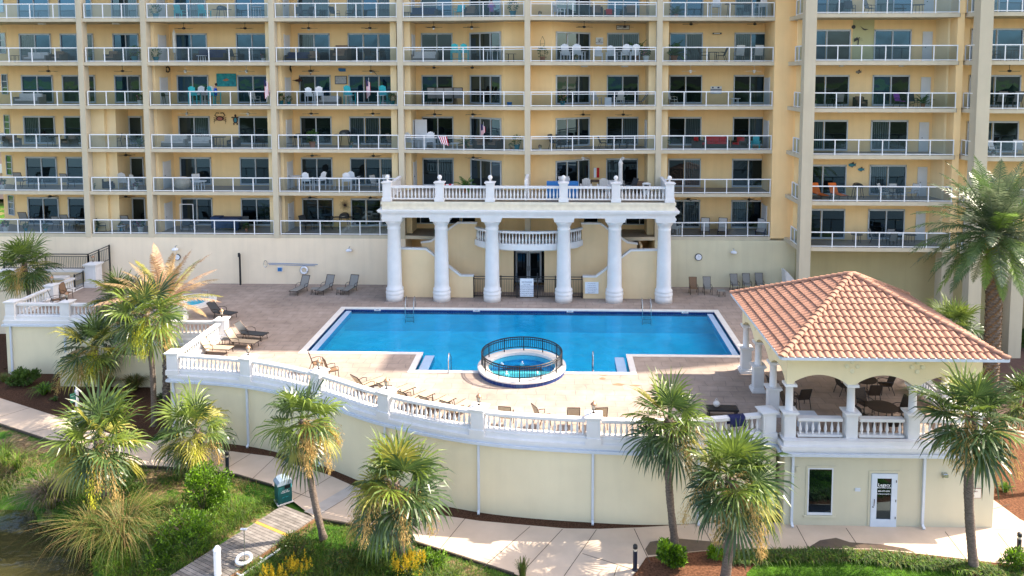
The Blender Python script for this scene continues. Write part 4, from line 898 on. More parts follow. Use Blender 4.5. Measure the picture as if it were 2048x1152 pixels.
# ---- room below
rm = thing('pool_room', 'cream ground-floor room with a window and glazed door under the pavilion', 'building', (13.8, 31, -3.5))
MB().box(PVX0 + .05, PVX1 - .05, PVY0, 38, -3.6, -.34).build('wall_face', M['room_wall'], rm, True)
q = [(PVX0, 31.3), (PVX0, PVY0), (PVX1, PVY0), (PVX1, 40)]
cn = MB(); gg = MB()
cn.join(wallstrip(shift(q, .05), -.296, .024, .4)); cn.join(wallstrip(shift(q, .12), -.144, .004, .3)); cn.join(wallstrip(shift(q, .0), .024, .204, .3)); gg.join(wallstrip(shift(q, .20), -.38, -.26, .12))
cn.build('cornice', M['white'], rm, True); gg.build('gutter', M['gutter'], rm, True)
yw = PVY0
def wpx(px, py): return W(px, py, yw)
a, b = wpx(1616, 1024), wpx(1664, 938)
m = MB(); m.box(a.x - .13, a.x - .05, yw - .03, yw, a.z - .12, b.z + .14); m.box(b.x + .05, b.x + .13, yw - .03, yw, a.z - .12, b.z + .14); m.box(a.x - .05, b.x + .05, yw - .03, yw, b.z + .05, b.z + .14); m.box(a.x - .2, b.x + .2, yw - .07, yw, a.z - .2, a.z - .12)
m.build('window_surround', M['room_wall'], rm, True)
m = MB(); m.box(a.x - .05, a.x, yw - .04, yw, a.z, b.z); m.box(b.x, b.x + .05, yw - .04, yw, a.z, b.z); m.box(a.x - .05, b.x + .05, yw - .04, yw, b.z, b.z + .05); m.box(a.x - .05, b.x + .05, yw - .04, yw, a.z - .1, a.z)
w1 = m.build('window', M['door_white'], rm, True); MB().quad((a.x, yw - .012, a.z), (b.x, yw - .012, a.z), (b.x, yw - .012, b.z), (a.x, yw - .012, b.z)).build('pane', panes[3], w1)
a, b = wpx(1740, 1055), wpx(1794, 947)
a.z = -3.47
m = MB(); m.box(a.x - .12, a.x - .03, yw - .03, yw, a.z, b.z + .12); m.box(b.x + .03, b.x + .12, yw - .03, yw, a.z, b.z + .12); m.box(a.x - .03, b.x + .03, yw - .03, yw, b.z + .03, b.z + .12); m.build('door_surround', M['room_wall'], rm, True)
m = MB(); gx0, gx1 = a.x + .22, b.x - .22; m.box(a.x - .02, gx0, yw - .05, yw, a.z, b.z); m.box(gx1, b.x + .02, yw - .05, yw, a.z, b.z); m.box(gx0, gx1, yw - .05, yw, b.z - .2, b.z); m.box(gx0, gx1, yw - .05, yw, a.z, a.z + .32)
dr = m.build('door', mat('door_paint', (.55, .62, .70), .4, .05, 3), rm, True); MB().quad((gx0, yw - .015, a.z + .32), (gx1, yw - .015, a.z + .32), (gx1, yw - .015, b.z - .2), (gx0, yw - .015, b.z - .2)).build('pane', panes[3], dr)
MB().tube([(a.x + .08, yw - .12, a.z + .95), (a.x + .09, yw - .13, a.z + 1.25)], .016).ball((a.x + .06, yw - .08, a.z + .88), .03, 6).build('handle', M['black'], dr)
m = MB()
for zz in (.35, 1.1, 1.95): m.box(b.x - .05, b.x - .02, yw - .065, yw - .05, a.z + zz, a.z + zz + .1)
m.build('hinge', M['black'], dr)
xm_ = (gx0 + gx1) / 2; T = Matrix.Translation
M['decal'] = mat('white_lettering', (.85, .88, .9), .5, .03, 4)
lt_ = textmesh('Legacy', .19, M['decal'], 'lettering', dr, T((xm_, yw - .024, b.z - .50)) @ Matrix.Shear('XY', 4, (0, 0)))
textmesh('BOATING CLUB', .082, M['decal'], 'lettering', dr, T((xm_, yw - .024, b.z - .62))); textmesh('850-377-0296', .088, M['decal'], 'lettering', dr, T((xm_, yw - .024, b.z - .77))); textmesh('www.legacyboatingclub.com', .056, M['decal'], 'lettering', dr, T((xm_, yw - .024, b.z - .89)))
for px in (1583, 1845): p = wpx(px, 1000); downspout((p.x, yw), rm)
p = wpx(1888, 949); MB().box(p.x - .1, p.x + .1, yw - .09, yw, p.z - .1, p.z + .1).box(p.x - .06, p.x + .12, yw - .13, yw - .09, p.z - .07, p.z + .05).build('wall_lamp', M['chrome'], rm, True)
p = wpx(1715, 979); MB().box(p.x - .11, p.x + .11, yw - .03, yw, p.z - .07, p.z + .07).build('number_plate', M['gutter'], rm, True)
p = wpx(1595, 938); MB().box(p.x - .07, p.x + .07, yw - .05, yw, p.z - .13, p.z + .13).build('meter_box', M['room_wall'], rm, True)
a, b = wpx(1930, 995), wpx(1962, 977); m = MB(); M['sign_brown'] = mat('sign_brown', (.28, .10, .07), .6, .1, 4)
sb = MB().box(a.x, b.x, yw - .02, yw, a.z, b.z).build('plaque', mat('plaque_cream', (.74, .70, .60), .6, .03, 3), rm, True)
m = MB(); m.box(a.x - .012, a.x, yw - .026, yw, a.z, b.z); m.box(b.x, b.x + .012, yw - .026, yw, a.z, b.z); m.box(a.x - .012, b.x + .012, yw - .026, yw, a.z - .012, a.z); m.box(a.x - .012, b.x + .012, yw - .026, yw, b.z, b.z + .012); m.ball((a.x - .06, yw - .01, (a.z + b.z) / 2), .02, 6).ball(((a.x + b.x) / 2, yw - .01, b.z + .06), .02, 6); m.build('border', M['sign_brown'], sb)
textmesh('Legendary', .085, M['sign_brown'], 'lettering', sb, T(((a.x + b.x) / 2, yw - .024, b.z - .11))); textmesh('marina', .05, M['sign_brown'], 'lettering', sb, T(((a.x + b.x) / 2, yw - .024, a.z + .09)))
# ================================================================== GROUND, PATHS, WATER
GZ = -3.5
def gp(*pts): return [G(x, y, GZ).xy for x, y in pts]
sh0, sh1 = G(-60, 965, GZ - .5).xy, G(215, 1165, GZ - .5).xy
def shore_d(x, y):                                     # >0 on land
    d = (sh1 - sh0).normalized(); n_ = Vector((-d.y, d.x)); s = (Vector((x, y)) - sh0).dot(n_)
    return min(s, 60) if True else 0
def ground_z(x, y):
    s = shore_d(x, y) + .45 * math.sin(x * 1.3) + .3 * math.sin(y * 2.1 + x)
    if y < 24.6: s = min(s, (y - 22.5) * .8)
    t = min(max((s + 1.2) / 3.6, 0), 1); t = t * t * (3 - 2 * t)
    return -5.0 + (GZ + 5.0) * t
def axis(a, b, st, far): 
    v = [a + i * st for i in range(int((b - a) / st) + 1)]; lo, hi_ = [], []
    q, s = a, st
    while q > -far: s *= 1.6; q -= s; lo.append(q)
    q, s = b, st
    while q < far: s *= 1.6; q += s; hi_.append(q)
    return lo[::-1] + v + hi_
ax, ay = axis(-48, 34, .8, 1500), axis(14, 62, .6, 1500)
m = MB(); n_ = len(ax)
m.add([(x, y, (ground_z(x, y) if y > 12 else -5.0) + (.05 * math.sin(x * 2.1) * math.sin(y * 1.7) if y < 33 else 0) - .075) for y in ay for x in ax], [(j * n_ + i, j * n_ + i + 1, (j + 1) * n_ + i + 1, (j + 1) * n_ + i) for j in range(len(ay) - 1) for i in range(n_ - 1)])
def groundmat():
    m = mat('ground_turf', (.055, .13, .014), .9, .3, 1.2, .5, 30, .1, col2=(.02, .07, .008)); nt = m.node_tree; N = nt.nodes; L = nt.links; b = N['Principled BSDF']; src = b.inputs['Base Color'].links[0].from_socket
    g = N.new('ShaderNodeNewGeometry'); n = N.new('ShaderNodeTexNoise'); n.inputs['Scale'].default_value = .45; n.inputs['Detail'].default_value = 8; n.inputs['Roughness'].default_value = .68; L.new(g.outputs['Position'], n.inputs[0])
    r = N.new('ShaderNodeValToRGB'); r.color_ramp.elements[0].position = .50; r.color_ramp.elements[1].position = .58; L.new(n.outputs[0], r.inputs[0])
    n2 = N.new('ShaderNodeTexNoise'); n2.inputs['Scale'].default_value = 9; n2.inputs['Detail'].default_value = 6; L.new(g.outputs['Position'], n2.inputs[0])
    r2 = N.new('ShaderNodeValToRGB'); r2.color_ramp.elements[0].position = .35; r2.color_ramp.elements[1].position = .7; r2.color_ramp.elements[0].color = (.10, .06, .03, 1); r2.color_ramp.elements[1].color = (.30, .22, .12, 1); L.new(n2.outputs[0], r2.inputs[0])
    mx = N.new('ShaderNodeMix'); mx.data_type = 'RGBA'; L.new(r.outputs[0], mx.inputs[0]); L.new(src, mx.inputs[6]); L.new(r2.outputs[0], mx.inputs[7]); L.new(mx.outputs[2], b.inputs['Base Color']); return m
M['turf'] = groundmat()
struct('ground', m, M['turf'], smooth=True)
M['mulch'] = mat('pine_mulch', (.085, .045, .028), .95, .5, 14, 1.0, 40, .05, detail=8)
M['mulch_red'] = mat('pine_straw', (.15, .07, .04), .95, .5, 12, 1.0, 40, .05, detail=8)
M['concrete'] = mat('path_concrete', (.54, .43, .33), .85, .12, .8, .2, 30, .15, detail=8)
M['joint'] = mat('joint', (.08, .065, .05), .9, .2, 5)
M['wet'] = mat('wet_concrete', (.10, .07, .05), .35, .2, 4, spec=.5)
M['lawn'] = mat('lawn', (.06, .15, .012), .9, .3, 3, .8, 60, .1, col2=(.03, .08, .008))
def flat(name, poly, z, m, **k):
    q = [tuple(p) for p in poly]; return struct(name, sheet(q, [], z), m)
bedz, pathz = GZ + .012, GZ + .03
# mulch beds
beds = gp((-90, 640), (-90, 812), (0, 800), (128, 838), (220, 868), (290, 880), (345, 858)) + [Vector(p) for p in ((-19.9, 37.3), (-20.2, 46), (-36, 46), (-36, 54), (-60, 54))]
flat('mulch_bed', beds, bedz, M['mulch'])
edge = gp((417, 897), (480, 906), (544, 914), (605, 935), (655, 950), (700, 970), (780, 1003), (872, 1030), (960, 1043), (1060, 1052), (1130, 1058), (1200, 1059), (1280, 1056), (1344, 1052), (1420, 1047), (1585, 1038))
strip = [Vector((p.x, p.y + .15)) for p in arc if p.x > -19.4]
flat('mulch_strip', edge + [v for v in strip[::-1] if v.x < 9.8], bedz, M['mulch'])
# path
pf = gp((-120, 822), (0, 849), (97, 881), (190, 909), (278, 932), (383, 939), (472, 950), (544, 971), (628, 1036), (742, 1057), (822, 1082), (917, 1112), (1028, 1149), (1120, 1185), (1240, 1180), (1276, 1140), (1292, 1116), (1340, 1110), (1400, 1104), (1470, 1100), (1620, 1099), (1750, 1100), (1850, 1110), (1950, 1122), (2120, 1142))
pb = gp((2120, 1075), (2040, 1040), (1986, 1000)) + [Vector((18.3, 40)), Vector((17.8, 30.7)), Vector((9.7, 30.7))] + edge[::-1][1:] + gp((415, 885)) + [Vector((-19.0, 37.5)), Vector((-19.9, 37.45))] + gp((300, 885), (220, 868), (128, 838), (0, 797), (-120, 770))
flat('path', pf + pb, pathz, M['concrete'])
jm = MB()
for (x0, y0), (x1, y1) in (((1060, 1053), (960, 1140)), ((1125, 1058), (1030, 1160)), ((1193, 1059), (1128, 1152)), ((1268, 1057), (1300, 1125)), ((1165, 1107), (1270, 1140)), ((1235, 1131), (1222, 1170)), ((1403, 1049), (1432, 1102)), ((1593, 1051), (1618, 1098)), ((1692, 1056), (1722, 1100)), ((1890, 1063), (1932, 1118)), ((1996, 1066), (2030, 1110)), ((1986, 1018), (2020, 1008)), ((1986, 1058), (2040, 1058)),
                           ((930, 1037), (880, 1098)), ((875, 1030), (800, 1072)), ((560, 905), (500, 962)), ((620, 938), (545, 985)), ((667, 950), (585, 1000)), ((720, 980), (640, 1028)), ((770, 1000), (700, 1048)), ((505, 905), (440, 945)), ((460, 902), (405, 938)), ((585, 983), (628, 998)), ((150, 845), (60, 865)), ((60, 815), (-20, 840))):
    a, b = G(x0, y0, pathz + .006), G(x1, y1, pathz + .006); d = (b - a).normalized(); s = Vector((-d.y, d.x, 0)) * .014; jm.add([a - s, b - s, b + s, a + s], [(0, 1, 2, 3)])
struct('path_joints', jm, M['joint'])
def blotch(name, pts, m, z=pathz + .004): struct(name, sheet([tuple(p) for p in gp(*pts)], [], z), m)
blotch('wet_patch', [(1290, 1100), (1300, 1085), (1350, 1078), (1420, 1084), (1480, 1090), (1482, 1099), (1400, 1103), (1340, 1109), (1296, 1112)], M['wet'])
blotch('wet_patch', [(1615, 1097), (1640, 1082), (1672, 1077), (1700, 1086), (1760, 1090), (1810, 1098), (1830, 1106), (1750, 1099), (1680, 1098)], M['wet'])
blotch('new_concrete_strip', [(700, 972), (718, 978), (640, 1032), (608, 1025)], mat('grey_concrete', (.42, .38, .34), .85, .1, 2), pathz + .003)
# kerb of the path towards the water
kb = MB(); k_ = pf[:8]
for a, b in zip(k_[:-1], k_[1:]): kb.beam((*a, pathz - .02), (*b, pathz - .02), .07, .09)
k_ = pf[8:13]
for a, b in zip(k_[:-1], k_[1:]): kb.beam((*a, pathz - .02), (*b, pathz - .02), .07, .09)
struct('path_edge', kb, M['joint'])
# beds and lawn at the lower right
flat('mulch_bed_right', gp((1235, 1190), (1276, 1140), (1292, 1116), (1340, 1110), (1400, 1104), (1470, 1100), (1620, 1099), (1750, 1100), (1850, 1110), (1950, 1122), (2120, 1142), (2150, 1230), (1240, 1230)), bedz + .002, M['mulch_red'])
flat('lawn', gp((1493, 1148), (1510, 1130), (1560, 1123), (1640, 1121), (1740, 1126), (1850, 1134), (1930, 1146), (1950, 1200), (1500, 1200)), bedz + .012, M['lawn'])
flat('mulch_bed_far', [Vector((18.35, 33)), *gp((1985, 1030), (2048, 1075), (2160, 1110), (2400, 1000)), Vector((32, 53)), Vector((19.4, 53)), Vector((18.4, 41))], bedz, M['mulch_red'])
flat('drive', [Vector((19.5, 41)), Vector((36, 41)), Vector((36, 53.2)), Vector((19.5, 53.2))], bedz + .01, mat('drive_pavers', (.10, .06, .05), .9, .2, 5))
# pond / lagoon
def lagoonmat():
    m = bpy.data.materials.new('lagoon'); m.use_nodes = True; nt = m.node_tree; N = nt.nodes; L = nt.links; N.remove(N['Principled BSDF'])
    t = N.new('ShaderNodeBsdfTransparent'); t.inputs[0].default_value = (.40, .42, .22, 1); df = N.new('ShaderNodeBsdfDiffuse'); df.inputs[0].default_value = (.075, .070, .028, 1); m1 = N.new('ShaderNodeMixShader'); m1.inputs[0].default_value = .5; L.new(t.outputs[0], m1.inputs[1]); L.new(df.outputs[0], m1.inputs[2])
    gl = N.new('ShaderNodeBsdfGlossy'); gl.inputs['Roughness'].default_value = .03; fr = N.new('ShaderNodeFresnel'); fr.inputs[0].default_value = 1.33
    g = N.new('ShaderNodeNewGeometry'); n = N.new('ShaderNodeTexNoise'); n.inputs['Scale'].default_value = .7; n.inputs['Detail'].default_value = 3; L.new(g.outputs['Position'], n.inputs[0]); bp = N.new('ShaderNodeBump'); bp.inputs['Strength'].default_value = .12; bp.inputs['Distance'].default_value = .15; L.new(n.outputs[0], bp.inputs['Height']); L.new(bp.outputs[0], gl.inputs['Normal']); L.new(bp.outputs[0], fr.inputs['Normal'])
    mx = N.new('ShaderNodeMixShader'); L.new(fr.outputs[0], mx.inputs[0]); L.new(m1.outputs[0], mx.inputs[1]); L.new(gl.outputs[0], mx.inputs[2]); L.new(mx.outputs[0], N['Material Output'].inputs[0]); return m
struct('lagoon_water', MB().add([(-900, -900, -4.25), (900, -900, -4.25), (900, 32, -4.25), (-900, 32, -4.25)], [(0, 1, 2, 3)]), lagoonmat())
# unseen wooded ridge across the lagoon, added only for the glass to mirror
rf_ = random.Random(9); m = MB(); k = 160
top = [(-500 + i * 1000 / k, -260 + 20 * math.sin(i * .21), -4 + 9 + 6 * rf_.random()) for i in range(k + 1)]
m.add(top + [(x, y + 6, -5) for x, y, z in top] + [(x, y - 40, -5) for x, y, z in top], [(i, i + 1, k + 2 + i, k + 1 + i) for i in range(k)] + [(i + 1, i, 2 * k + 2 + i, 2 * k + 3 + i) for i in range(k)])
tag(m.build('added_reflection_ridge', mat('reflection_ridge_green', (.03, .05, .02), .9, .4, .3)), kind='structure')

# ================================================================== PLANTS
LF = [leafmat('palm_leaf_fresh', (.18, .25, .035), (.08, .13, .03), .35, 2, .38), leafmat('palm_leaf_deep', (.075, .13, .035), (.03, .06, .02), .28, 2, .34),
      leafmat('palm_leaf_olive', (.38, .34, .06), (.20, .22, .04), .4, 2, .5), leafmat('palm_leaf_dead', (.46, .32, .15), (.30, .20, .10), .3, 3, .8)]
M['plume'] = leafmat('seed_plume', (.62, .43, .16), (.42, .27, .09), .35, 9, .9)
M['plume_y'] = leafmat('yellow_plume', (.62, .60, .05), (.40, .42, .03), .4, 9, .9)
M['trunk'] = mat('palm_trunk', (.17, .135, .11), .95, .45, 9, 1.0, 25, .05, stretch=(1, 1, 4), detail=8)
M['trunk_top'] = mat('trunk_fibre', (.19, .12, .07), .95, .4, 9, 1.0, 25, .05, stretch=(3, 3, 1))
M['boots'] = mat('leaf_bases', (.30, .26, .22), .95, .45, 8, .6, 30, .05)
def fan(mb, base, d, pet, Rr, rnd, mi, droop=.45, n=24):
    """one palmetto fan: petiole, folded blade of narrow tapering fingers with hanging tips"""
    d = d.normalized(); up = Vector((0, 0, 1)); s = d.cross(up)
    if s.length < .1: s = Vector((1, 0, 0))
    s.normalize(); u = s.cross(d).normalized(); roll = rnd.uniform(-.5, .5); s, u = s * math.cos(roll) + u * math.sin(roll), u * math.cos(roll) - s * math.sin(roll)
    h = base + d * pet; sag = Vector((0, 0, -.10 * pet)); mid = base.lerp(h, .5) - sag * .4; h = h + sag * .3
    w = .018
    mb.add([base - s * w * 1.6, base + s * w * 1.6, mid + s * w, mid - s * w, h + s * w * .8, h - s * w * .8], [(0, 1, 2, 3), (3, 2, 4, 5)], mi)
    for i in range(n):
        t = i / (n - 1) * 2 - 1; a = t * 2.15 * rnd.uniform(.96, 1.04); v = (d * math.cos(a) + s * math.sin(a) + u * (.28 * abs(math.sin(a)) - .05)).normalized()
        Ls = Rr * (1 - .33 * abs(t) ** 1.5) * rnd.uniform(.88, 1.08); wv = v.cross(u).normalized() * Rr * .031; g = droop * Ls
        r0 = h - d * .02; p1 = h + v * Ls * .48 + Vector((0, 0, -g * .10)); v2 = (v + Vector((0, 0, -droop * .75))).normalized(); p2 = p1 + v2 * Ls * .3; v3 = (v + Vector((0, 0, -droop * 2.6))).normalized(); p3 = p2 + v3 * Ls * .3
        f_ = u * (.35 * (1 if i % 2 else -1)) * wv.length
        mb.add([r0, p1 - wv + f_, p1 + wv - f_, p2 - wv * .62 + f_, p2 + wv * .62 - f_, p3], [(0, 1, 2), (1, 3, 4, 2), (3, 5, 4)], mi)
def plume(mb, base, d, L_, rnd, mi=0, dens=260, spread=.5):
    """hanging seed stalk: an arching stem with a feathery mass of fine branchlets"""
    pts = [base]; v = d.normalized(); k = 9
    for i in range(k): v = (v + Vector((0, 0, -.10 - .05 * i))).normalized(); pts.append(pts[-1] + v * L_ / k)
    mb.tube(pts, [.014] * len(pts), 3, mi)
    for i in range(dens):
        t = .2 + .8 * rnd.random(); j = min(int(t * k), k - 1); p = pts[j].lerp(pts[j + 1], t * k - j); env = math.sin(math.pi * min(1, (t - .12) / .95)) ** .6
        o = Vector((rnd.gauss(0, 1), rnd.gauss(0, 1), rnd.gauss(-.5, .8))).normalized() * spread * env * rnd.uniform(.15, 1) * .5; q = p + o; dn = (o.normalized() * .5 + Vector((rnd.uniform(-.3, .3), rnd.uniform(-.3, .3), -.9))).normalized() * rnd.uniform(.06, .14); w = dn.cross(Vector((rnd.uniform(-1, 1), rnd.uniform(-1, 1), rnd.uniform(-1, 1)))).normalized() * .013
        mb.add([q - w, q + w, q + dn], [(0, 1, 2)], mi)
def sabal(name, label, px, pyb, pxc, pyc, rad, seed, cat='palm tree', group='sabal palms below the terrace', trunk='smooth', plumes=5, py_=0, n=34, droopall=0, tw=.14, dead=2, zb=None, base=None, dry=0):
    rnd = random.Random(seed); zb = GZ if zb is None else zb; B = G(px, pyb, zb) if base is None else Vector(base); C_ = W(pxc, pyc, B.y); C_.y = B.y
    t = thing(name, label, cat, B, 0, group); H = C_ - B; rad = rad * B.y / F_
    k = 12; lean = [Vector((0, 0, 0)).lerp(H, i / k) + Vector((.10 * math.sin(i / k * 3.1) * (1 if seed % 2 else -1), 0, 0)) * (H.z / 4) for i in range(k + 1)]
    rr_ = [tw * (1.25 if i == 0 else 1.0) * (1 + .05 * math.sin(i * 2.3 + seed)) for i in range(k + 1)]
    kk = int(H.z / .05); pts = []; rs = []
    for i in range(kk + 1):
        f = i / kk * k; j = min(int(f), k - 1); pts.append(lean[j].lerp(lean[j + 1], f - j)); rs.append(lerp(rr_[j], rr_[j + 1], f - j) * (1 + .035 * math.sin(i * 1.9)) * (1.15 if i / kk > .88 and trunk == 'smooth' else 1))
    MB().tube(pts, rs, 12).build('trunk', M['trunk'], t, smooth=True)
    if trunk == 'boots':
        b = MB()
        for i in range(int(H.z / .085)):
            z = i * .085 + .1; f = z / H.z
            for q in range(4):
                a = i * 2.4 + q * math.pi / 2 + rnd.uniform(-.2, .2); c = lean[0].lerp(lean[-1], f); o = Vector((math.cos(a), math.sin(a), 0)); sd = Vector((-o.y, o.x, 0)); p = c + o * tw * .9
                b.add([p - sd * .07, p + sd * .07, p + sd * .035 + o * .09 + Vector((0, 0, .17)), p - sd * .035 + o * .09 + Vector((0, 0, .17)), p + o * .02 + Vector((0, 0, .1))], [(0, 1, 2, 3), (0, 3, 4), (1, 4, 2)])
        b.build('leaf_bases', M['boots'], t)
    else:
        b = MB(); top = H
        for i in range(26):
            a = rnd.uniform(0, 6.28); o = Vector((math.cos(a), math.sin(a), 0)); sd = Vector((-o.y, o.x, 0)); p = top + o * tw * .8 + Vector((0, 0, -rnd.uniform(.0, .5)))
            b.add([p - sd * .04, p + sd * .04, p + sd * .02 + o * .14 + Vector((0, 0, .22)), p - sd * .02 + o * .14 + Vector((0, 0, .22))], [(0, 1, 2, 3)])
        b.build('leaf_bases', M['trunk_top'], t)
    c = MB(); ga = 2.39996; n = int(n * .82); skew = rnd.uniform(0, 6.28)
    for i in range(n):
        f = (i + .5) / n; el = lerp(1.40, -.95, f ** .8) + rnd.uniform(-.22, .22); a = i * ga + rnd.uniform(-.4, .4); d = Vector((math.cos(a) * math.cos(el), math.sin(a) * math.cos(el), math.sin(el)))
        sz = rnd.uniform(.78, 1.14) * (1 + .1 * math.cos(a - skew)); pet = rad * .46 * sz; bl = rad * .66 * sz; mi = rnd.choices([0, 1, 2], [5, 4, 1] if f < .45 else [3, 5, 2 + dry])[0]
        fan(c, H + Vector((0, 0, .1 - .35 * f)), d, pet, bl, rnd, mi, droop=lerp(.12, .8, f) * rnd.uniform(.7, 1.3) + droopall)
    for i in range(dead): a = rnd.uniform(0, 6.28); d = Vector((math.cos(a) * .5, math.sin(a) * .5, -.8)); fan(c, H + Vector((0, 0, -.2)), d, rad * .4, rad * .5, rnd, 3, .9, 16)
    c.build('crown', LF, t)
    if plumes:
        p_ = MB()
        for i in range(plumes):
            a = -1.2 if i == 0 else (rnd.uniform(-2.9, -.2) if i % 4 else rnd.uniform(.3, 2.8)); d = Vector((math.cos(a), math.sin(a) * .9, rnd.uniform(-.1, .35))); plume(p_, H + Vector((0, 0, -.1)), d, rad * rnd.uniform(1.0, 1.45), rnd, 1 if i < py_ else 0, 360 + 45 * plumes, spread=rad * .44)
        p_.build('seed_plumes', [M['plume'], M['plume_y']], t)
    return t
sabal('sabal_palm', 'dark green palm beside the far-left stair, behind the left terrace corner', 0, 0, 48, 530, 62, 1, base=(-37.3, 50.5, GZ), plumes=3, n=36)
sabal('sabal_palm', 'palm with tan seed plumes whose trunk rises from mulch before the left cream wall', 205, 790, 190, 692, 78, 2, plumes=4, py_=1)
sabal('sabal_palm', 'palm with a bright yellow flower plume, on a tall slim trunk by the date palm', 308, 852, 290, 628, 86, 3, plumes=4, py_=2)
sabal('sabal_palm', 'palm in front of the left hot tub, partly behind the yellow-plumed palm', 0, 0, 243, 592, 66, 4, base=(-25.9, 44.6, GZ), plumes=3)
sabal('sabal_palm', 'broad low palm with a rough booted trunk on the lagoon bank, lower left', 213, 1015, 197, 880, 104, 5, trunk='boots', plumes=4, py_=1, n=42, tw=.19, dry=3)
sabal('sabal_palm', 'short palm with pale booted trunk standing by the path, left of the black bollard', 408, 945, 392, 858, 86, 6, trunk='boots', plumes=2, py_=1, n=30, droopall=.08)
sabal('sabal_palm', 'slim leaning palm with drooping dry plumes beside the green bin', 647, 1078, 607, 838, 92, 8, plumes=6, n=30, droopall=.1, dead=3, dry=2)
sabal('sabal_palm', 'palm with large hanging tan seed plumes before the curved wall, at a bollard', 803, 1112, 790, 965, 108, 9, trunk='boots', plumes=7, n=42, droopall=.05)
sabal('sabal_palm', 'tall slim palm standing by the path right of the round spa', 1350, 1086, 1338, 838, 96, 10, plumes=2, n=40, tw=.155)
sabal('sabal_palm', 'full palm in the mulch bed left of the pool room window, trunk cut off below', 1449, 1166, 1462, 955, 112, 11, plumes=5, n=46, tw=.19)
sabal('sabal_palm', 'tall palm at the lower right standing in the hedge before the cream wall', 1948, 1140, 1943, 835, 112, 12, plumes=3, n=46, tw=.17)
sabal('sabal_palm', 'low green fan palm behind the pavilion roof by the right wing piers', 0, 0, 1905, 655, 66, 13, base=(22.2, 40.6, GZ), plumes=0, n=34, dead=0)
sabal('sabal_palm', 'low palm at the right picture edge beyond the tall palm crown', 0, 0, 2052, 800, 62, 14, base=(22.8, 33.5, GZ), plumes=0, n=30, dead=0)

def frond(mb, base, d, L_, rnd, mi, k=46, curve=.10, dead=False, lw=.30):
    v = d.normalized(); pts = [base]; n_ = 12
    for i in range(n_): v = (v + Vector((0, 0, -curve * (.4 + i / n_)))).normalized(); pts.append(pts[-1] + v * L_ / n_)
    mb.tube(pts, [lerp(.035, .008, i / n_) for i in range(n_ + 1)], 3, mi)
    for i in range(k):
        t = .12 + .88 * (i + .5) / k; f = t * n_; j = min(int(f), n_ - 1); p = pts[j].lerp(pts[j + 1], f - j); tg = (pts[j + 1] - pts[j]).normalized(); sd = tg.cross(Vector((0, 0, 1))).normalized(); up = sd.cross(tg)
        ll = lw * L_ * .55 * math.sin(math.pi * min(1, .12 + t * .9)) ** .7
        for s in (-1, 1):
            dr = (sd * s * .8 + tg * .65 + up * rnd.uniform(-.1, .35) + Vector((0, 0, -.15 if not dead else -.5))).normalized(); q = p + dr * ll * .6; e = q + (dr + Vector((0, 0, -.35))).normalized() * ll * .4; w = tg * (.018 if dead else .03)
            mb.add([p - w, p + w, q + w * .9, q - w * .9, e], [(0, 1, 2, 3), (3, 2, 4)], mi)
def date_palm(label, base, top, L_, seed, n, tw, mats, fruit=False, dead=False, els=(1.4, -.6)):
    rnd = random.Random(seed); B = Vector(base); t = thing('date_palm', label, 'palm tree', B); H = Vector(top) - B
    kk = int(H.z / .06); MB().tube([Vector((0, 0, 0)).lerp(H, i / kk) + Vector((.12 * math.sin(i / kk * 3.1), 0, 0)) for i in range(kk + 1)], [tw * (1.15 - .15 * i / kk) * (1 + .05 * (i % 3 - 1)) for i in range(kk + 1)], 14).build('trunk', M['trunk'], t)
    b = MB()
    for i in range(int(H.z / .11)):
        for q in range(6):
            a = i * 1.3 + q * math.pi / 3; f = (i * .11 + .05) / H.z; c = H * f + Vector((.12 * math.sin(f * 3.1), 0, 0)); o = Vector((math.cos(a), math.sin(a), 0)); s = Vector((-o.y, o.x, 0)); p = c + o * tw * 1.0
            b.add([p - s * .09, p + s * .09, p + s * .05 + o * .07 + Vector((0, 0, .13)), p - s * .05 + o * .07 + Vector((0, 0, .13)), p + Vector((0, 0, .13))], [(0, 1, 2, 3), (3, 2, 4)])
    b.build('leaf_bases', M['boots'] if dead else M['trunk_top'], t)
    c = MB()
    for i in range(n):
        f = (i + .5) / n; el = lerp(els[0], els[1], f) + rnd.uniform(-.1, .1); a = i * 2.39996; d = Vector((math.cos(a) * math.cos(el), math.sin(a) * math.cos(el), math.sin(el)))
        mi = rnd.choices(range(len(mats)), [3, 3, 1] if len(mats) == 3 else [1] * len(mats))[0]; frond(c, H, d, L_ * rnd.uniform(.85, 1.08), rnd, mi, dead=dead and rnd.random() < .7, curve=.09 if not dead else .07, lw=.30 if not dead else .24)
    c.build('crown', mats, t)
    if fruit:
        p = MB()
        for i in range(9): a = rnd.uniform(0, 6.28); plume(p, H + Vector((0, 0, -.1)), Vector((math.cos(a), math.sin(a), .25)), 1.1, rnd, 0, 130, .5)
        p.build('fruit_stalks', M['fruit'], t)
M['fruit'] = leafmat('orange_fruit', (.72, .27, .03), (.50, .17, .02), .3, 9, .6)
DG = [leafmat('date_leaf', (.10, .17, .05), (.06, .11, .04), .3, 2, .35), leafmat('date_leaf_grey', (.17, .21, .12), (.09, .13, .07), .3, 2, .35), leafmat('date_leaf_new', (.20, .33, .05), (.12, .22, .04), .45, 2, .4)]
date_palm('big date palm with orange fruit stalks and a thick trunk at the right edge', (21.9, 37.6, GZ), W(1990, 470, 37.6), 4.1, 21, 88, .34, DG, fruit=True, els=(1.45, -.75))
DD = [LF[3], leafmat('date_leaf_dry', (.55, .38, .22), (.36, .22, .14), .3, 3, .8), LF[2]]
bd = G(335, 800, GZ); date_palm('date palm with mostly dry pinkish-brown fronds rising over the right hot tub', bd, W(328, 606, bd.y), 3.7, 22, 30, .24, DD, dead=True, els=(1.3, .15))

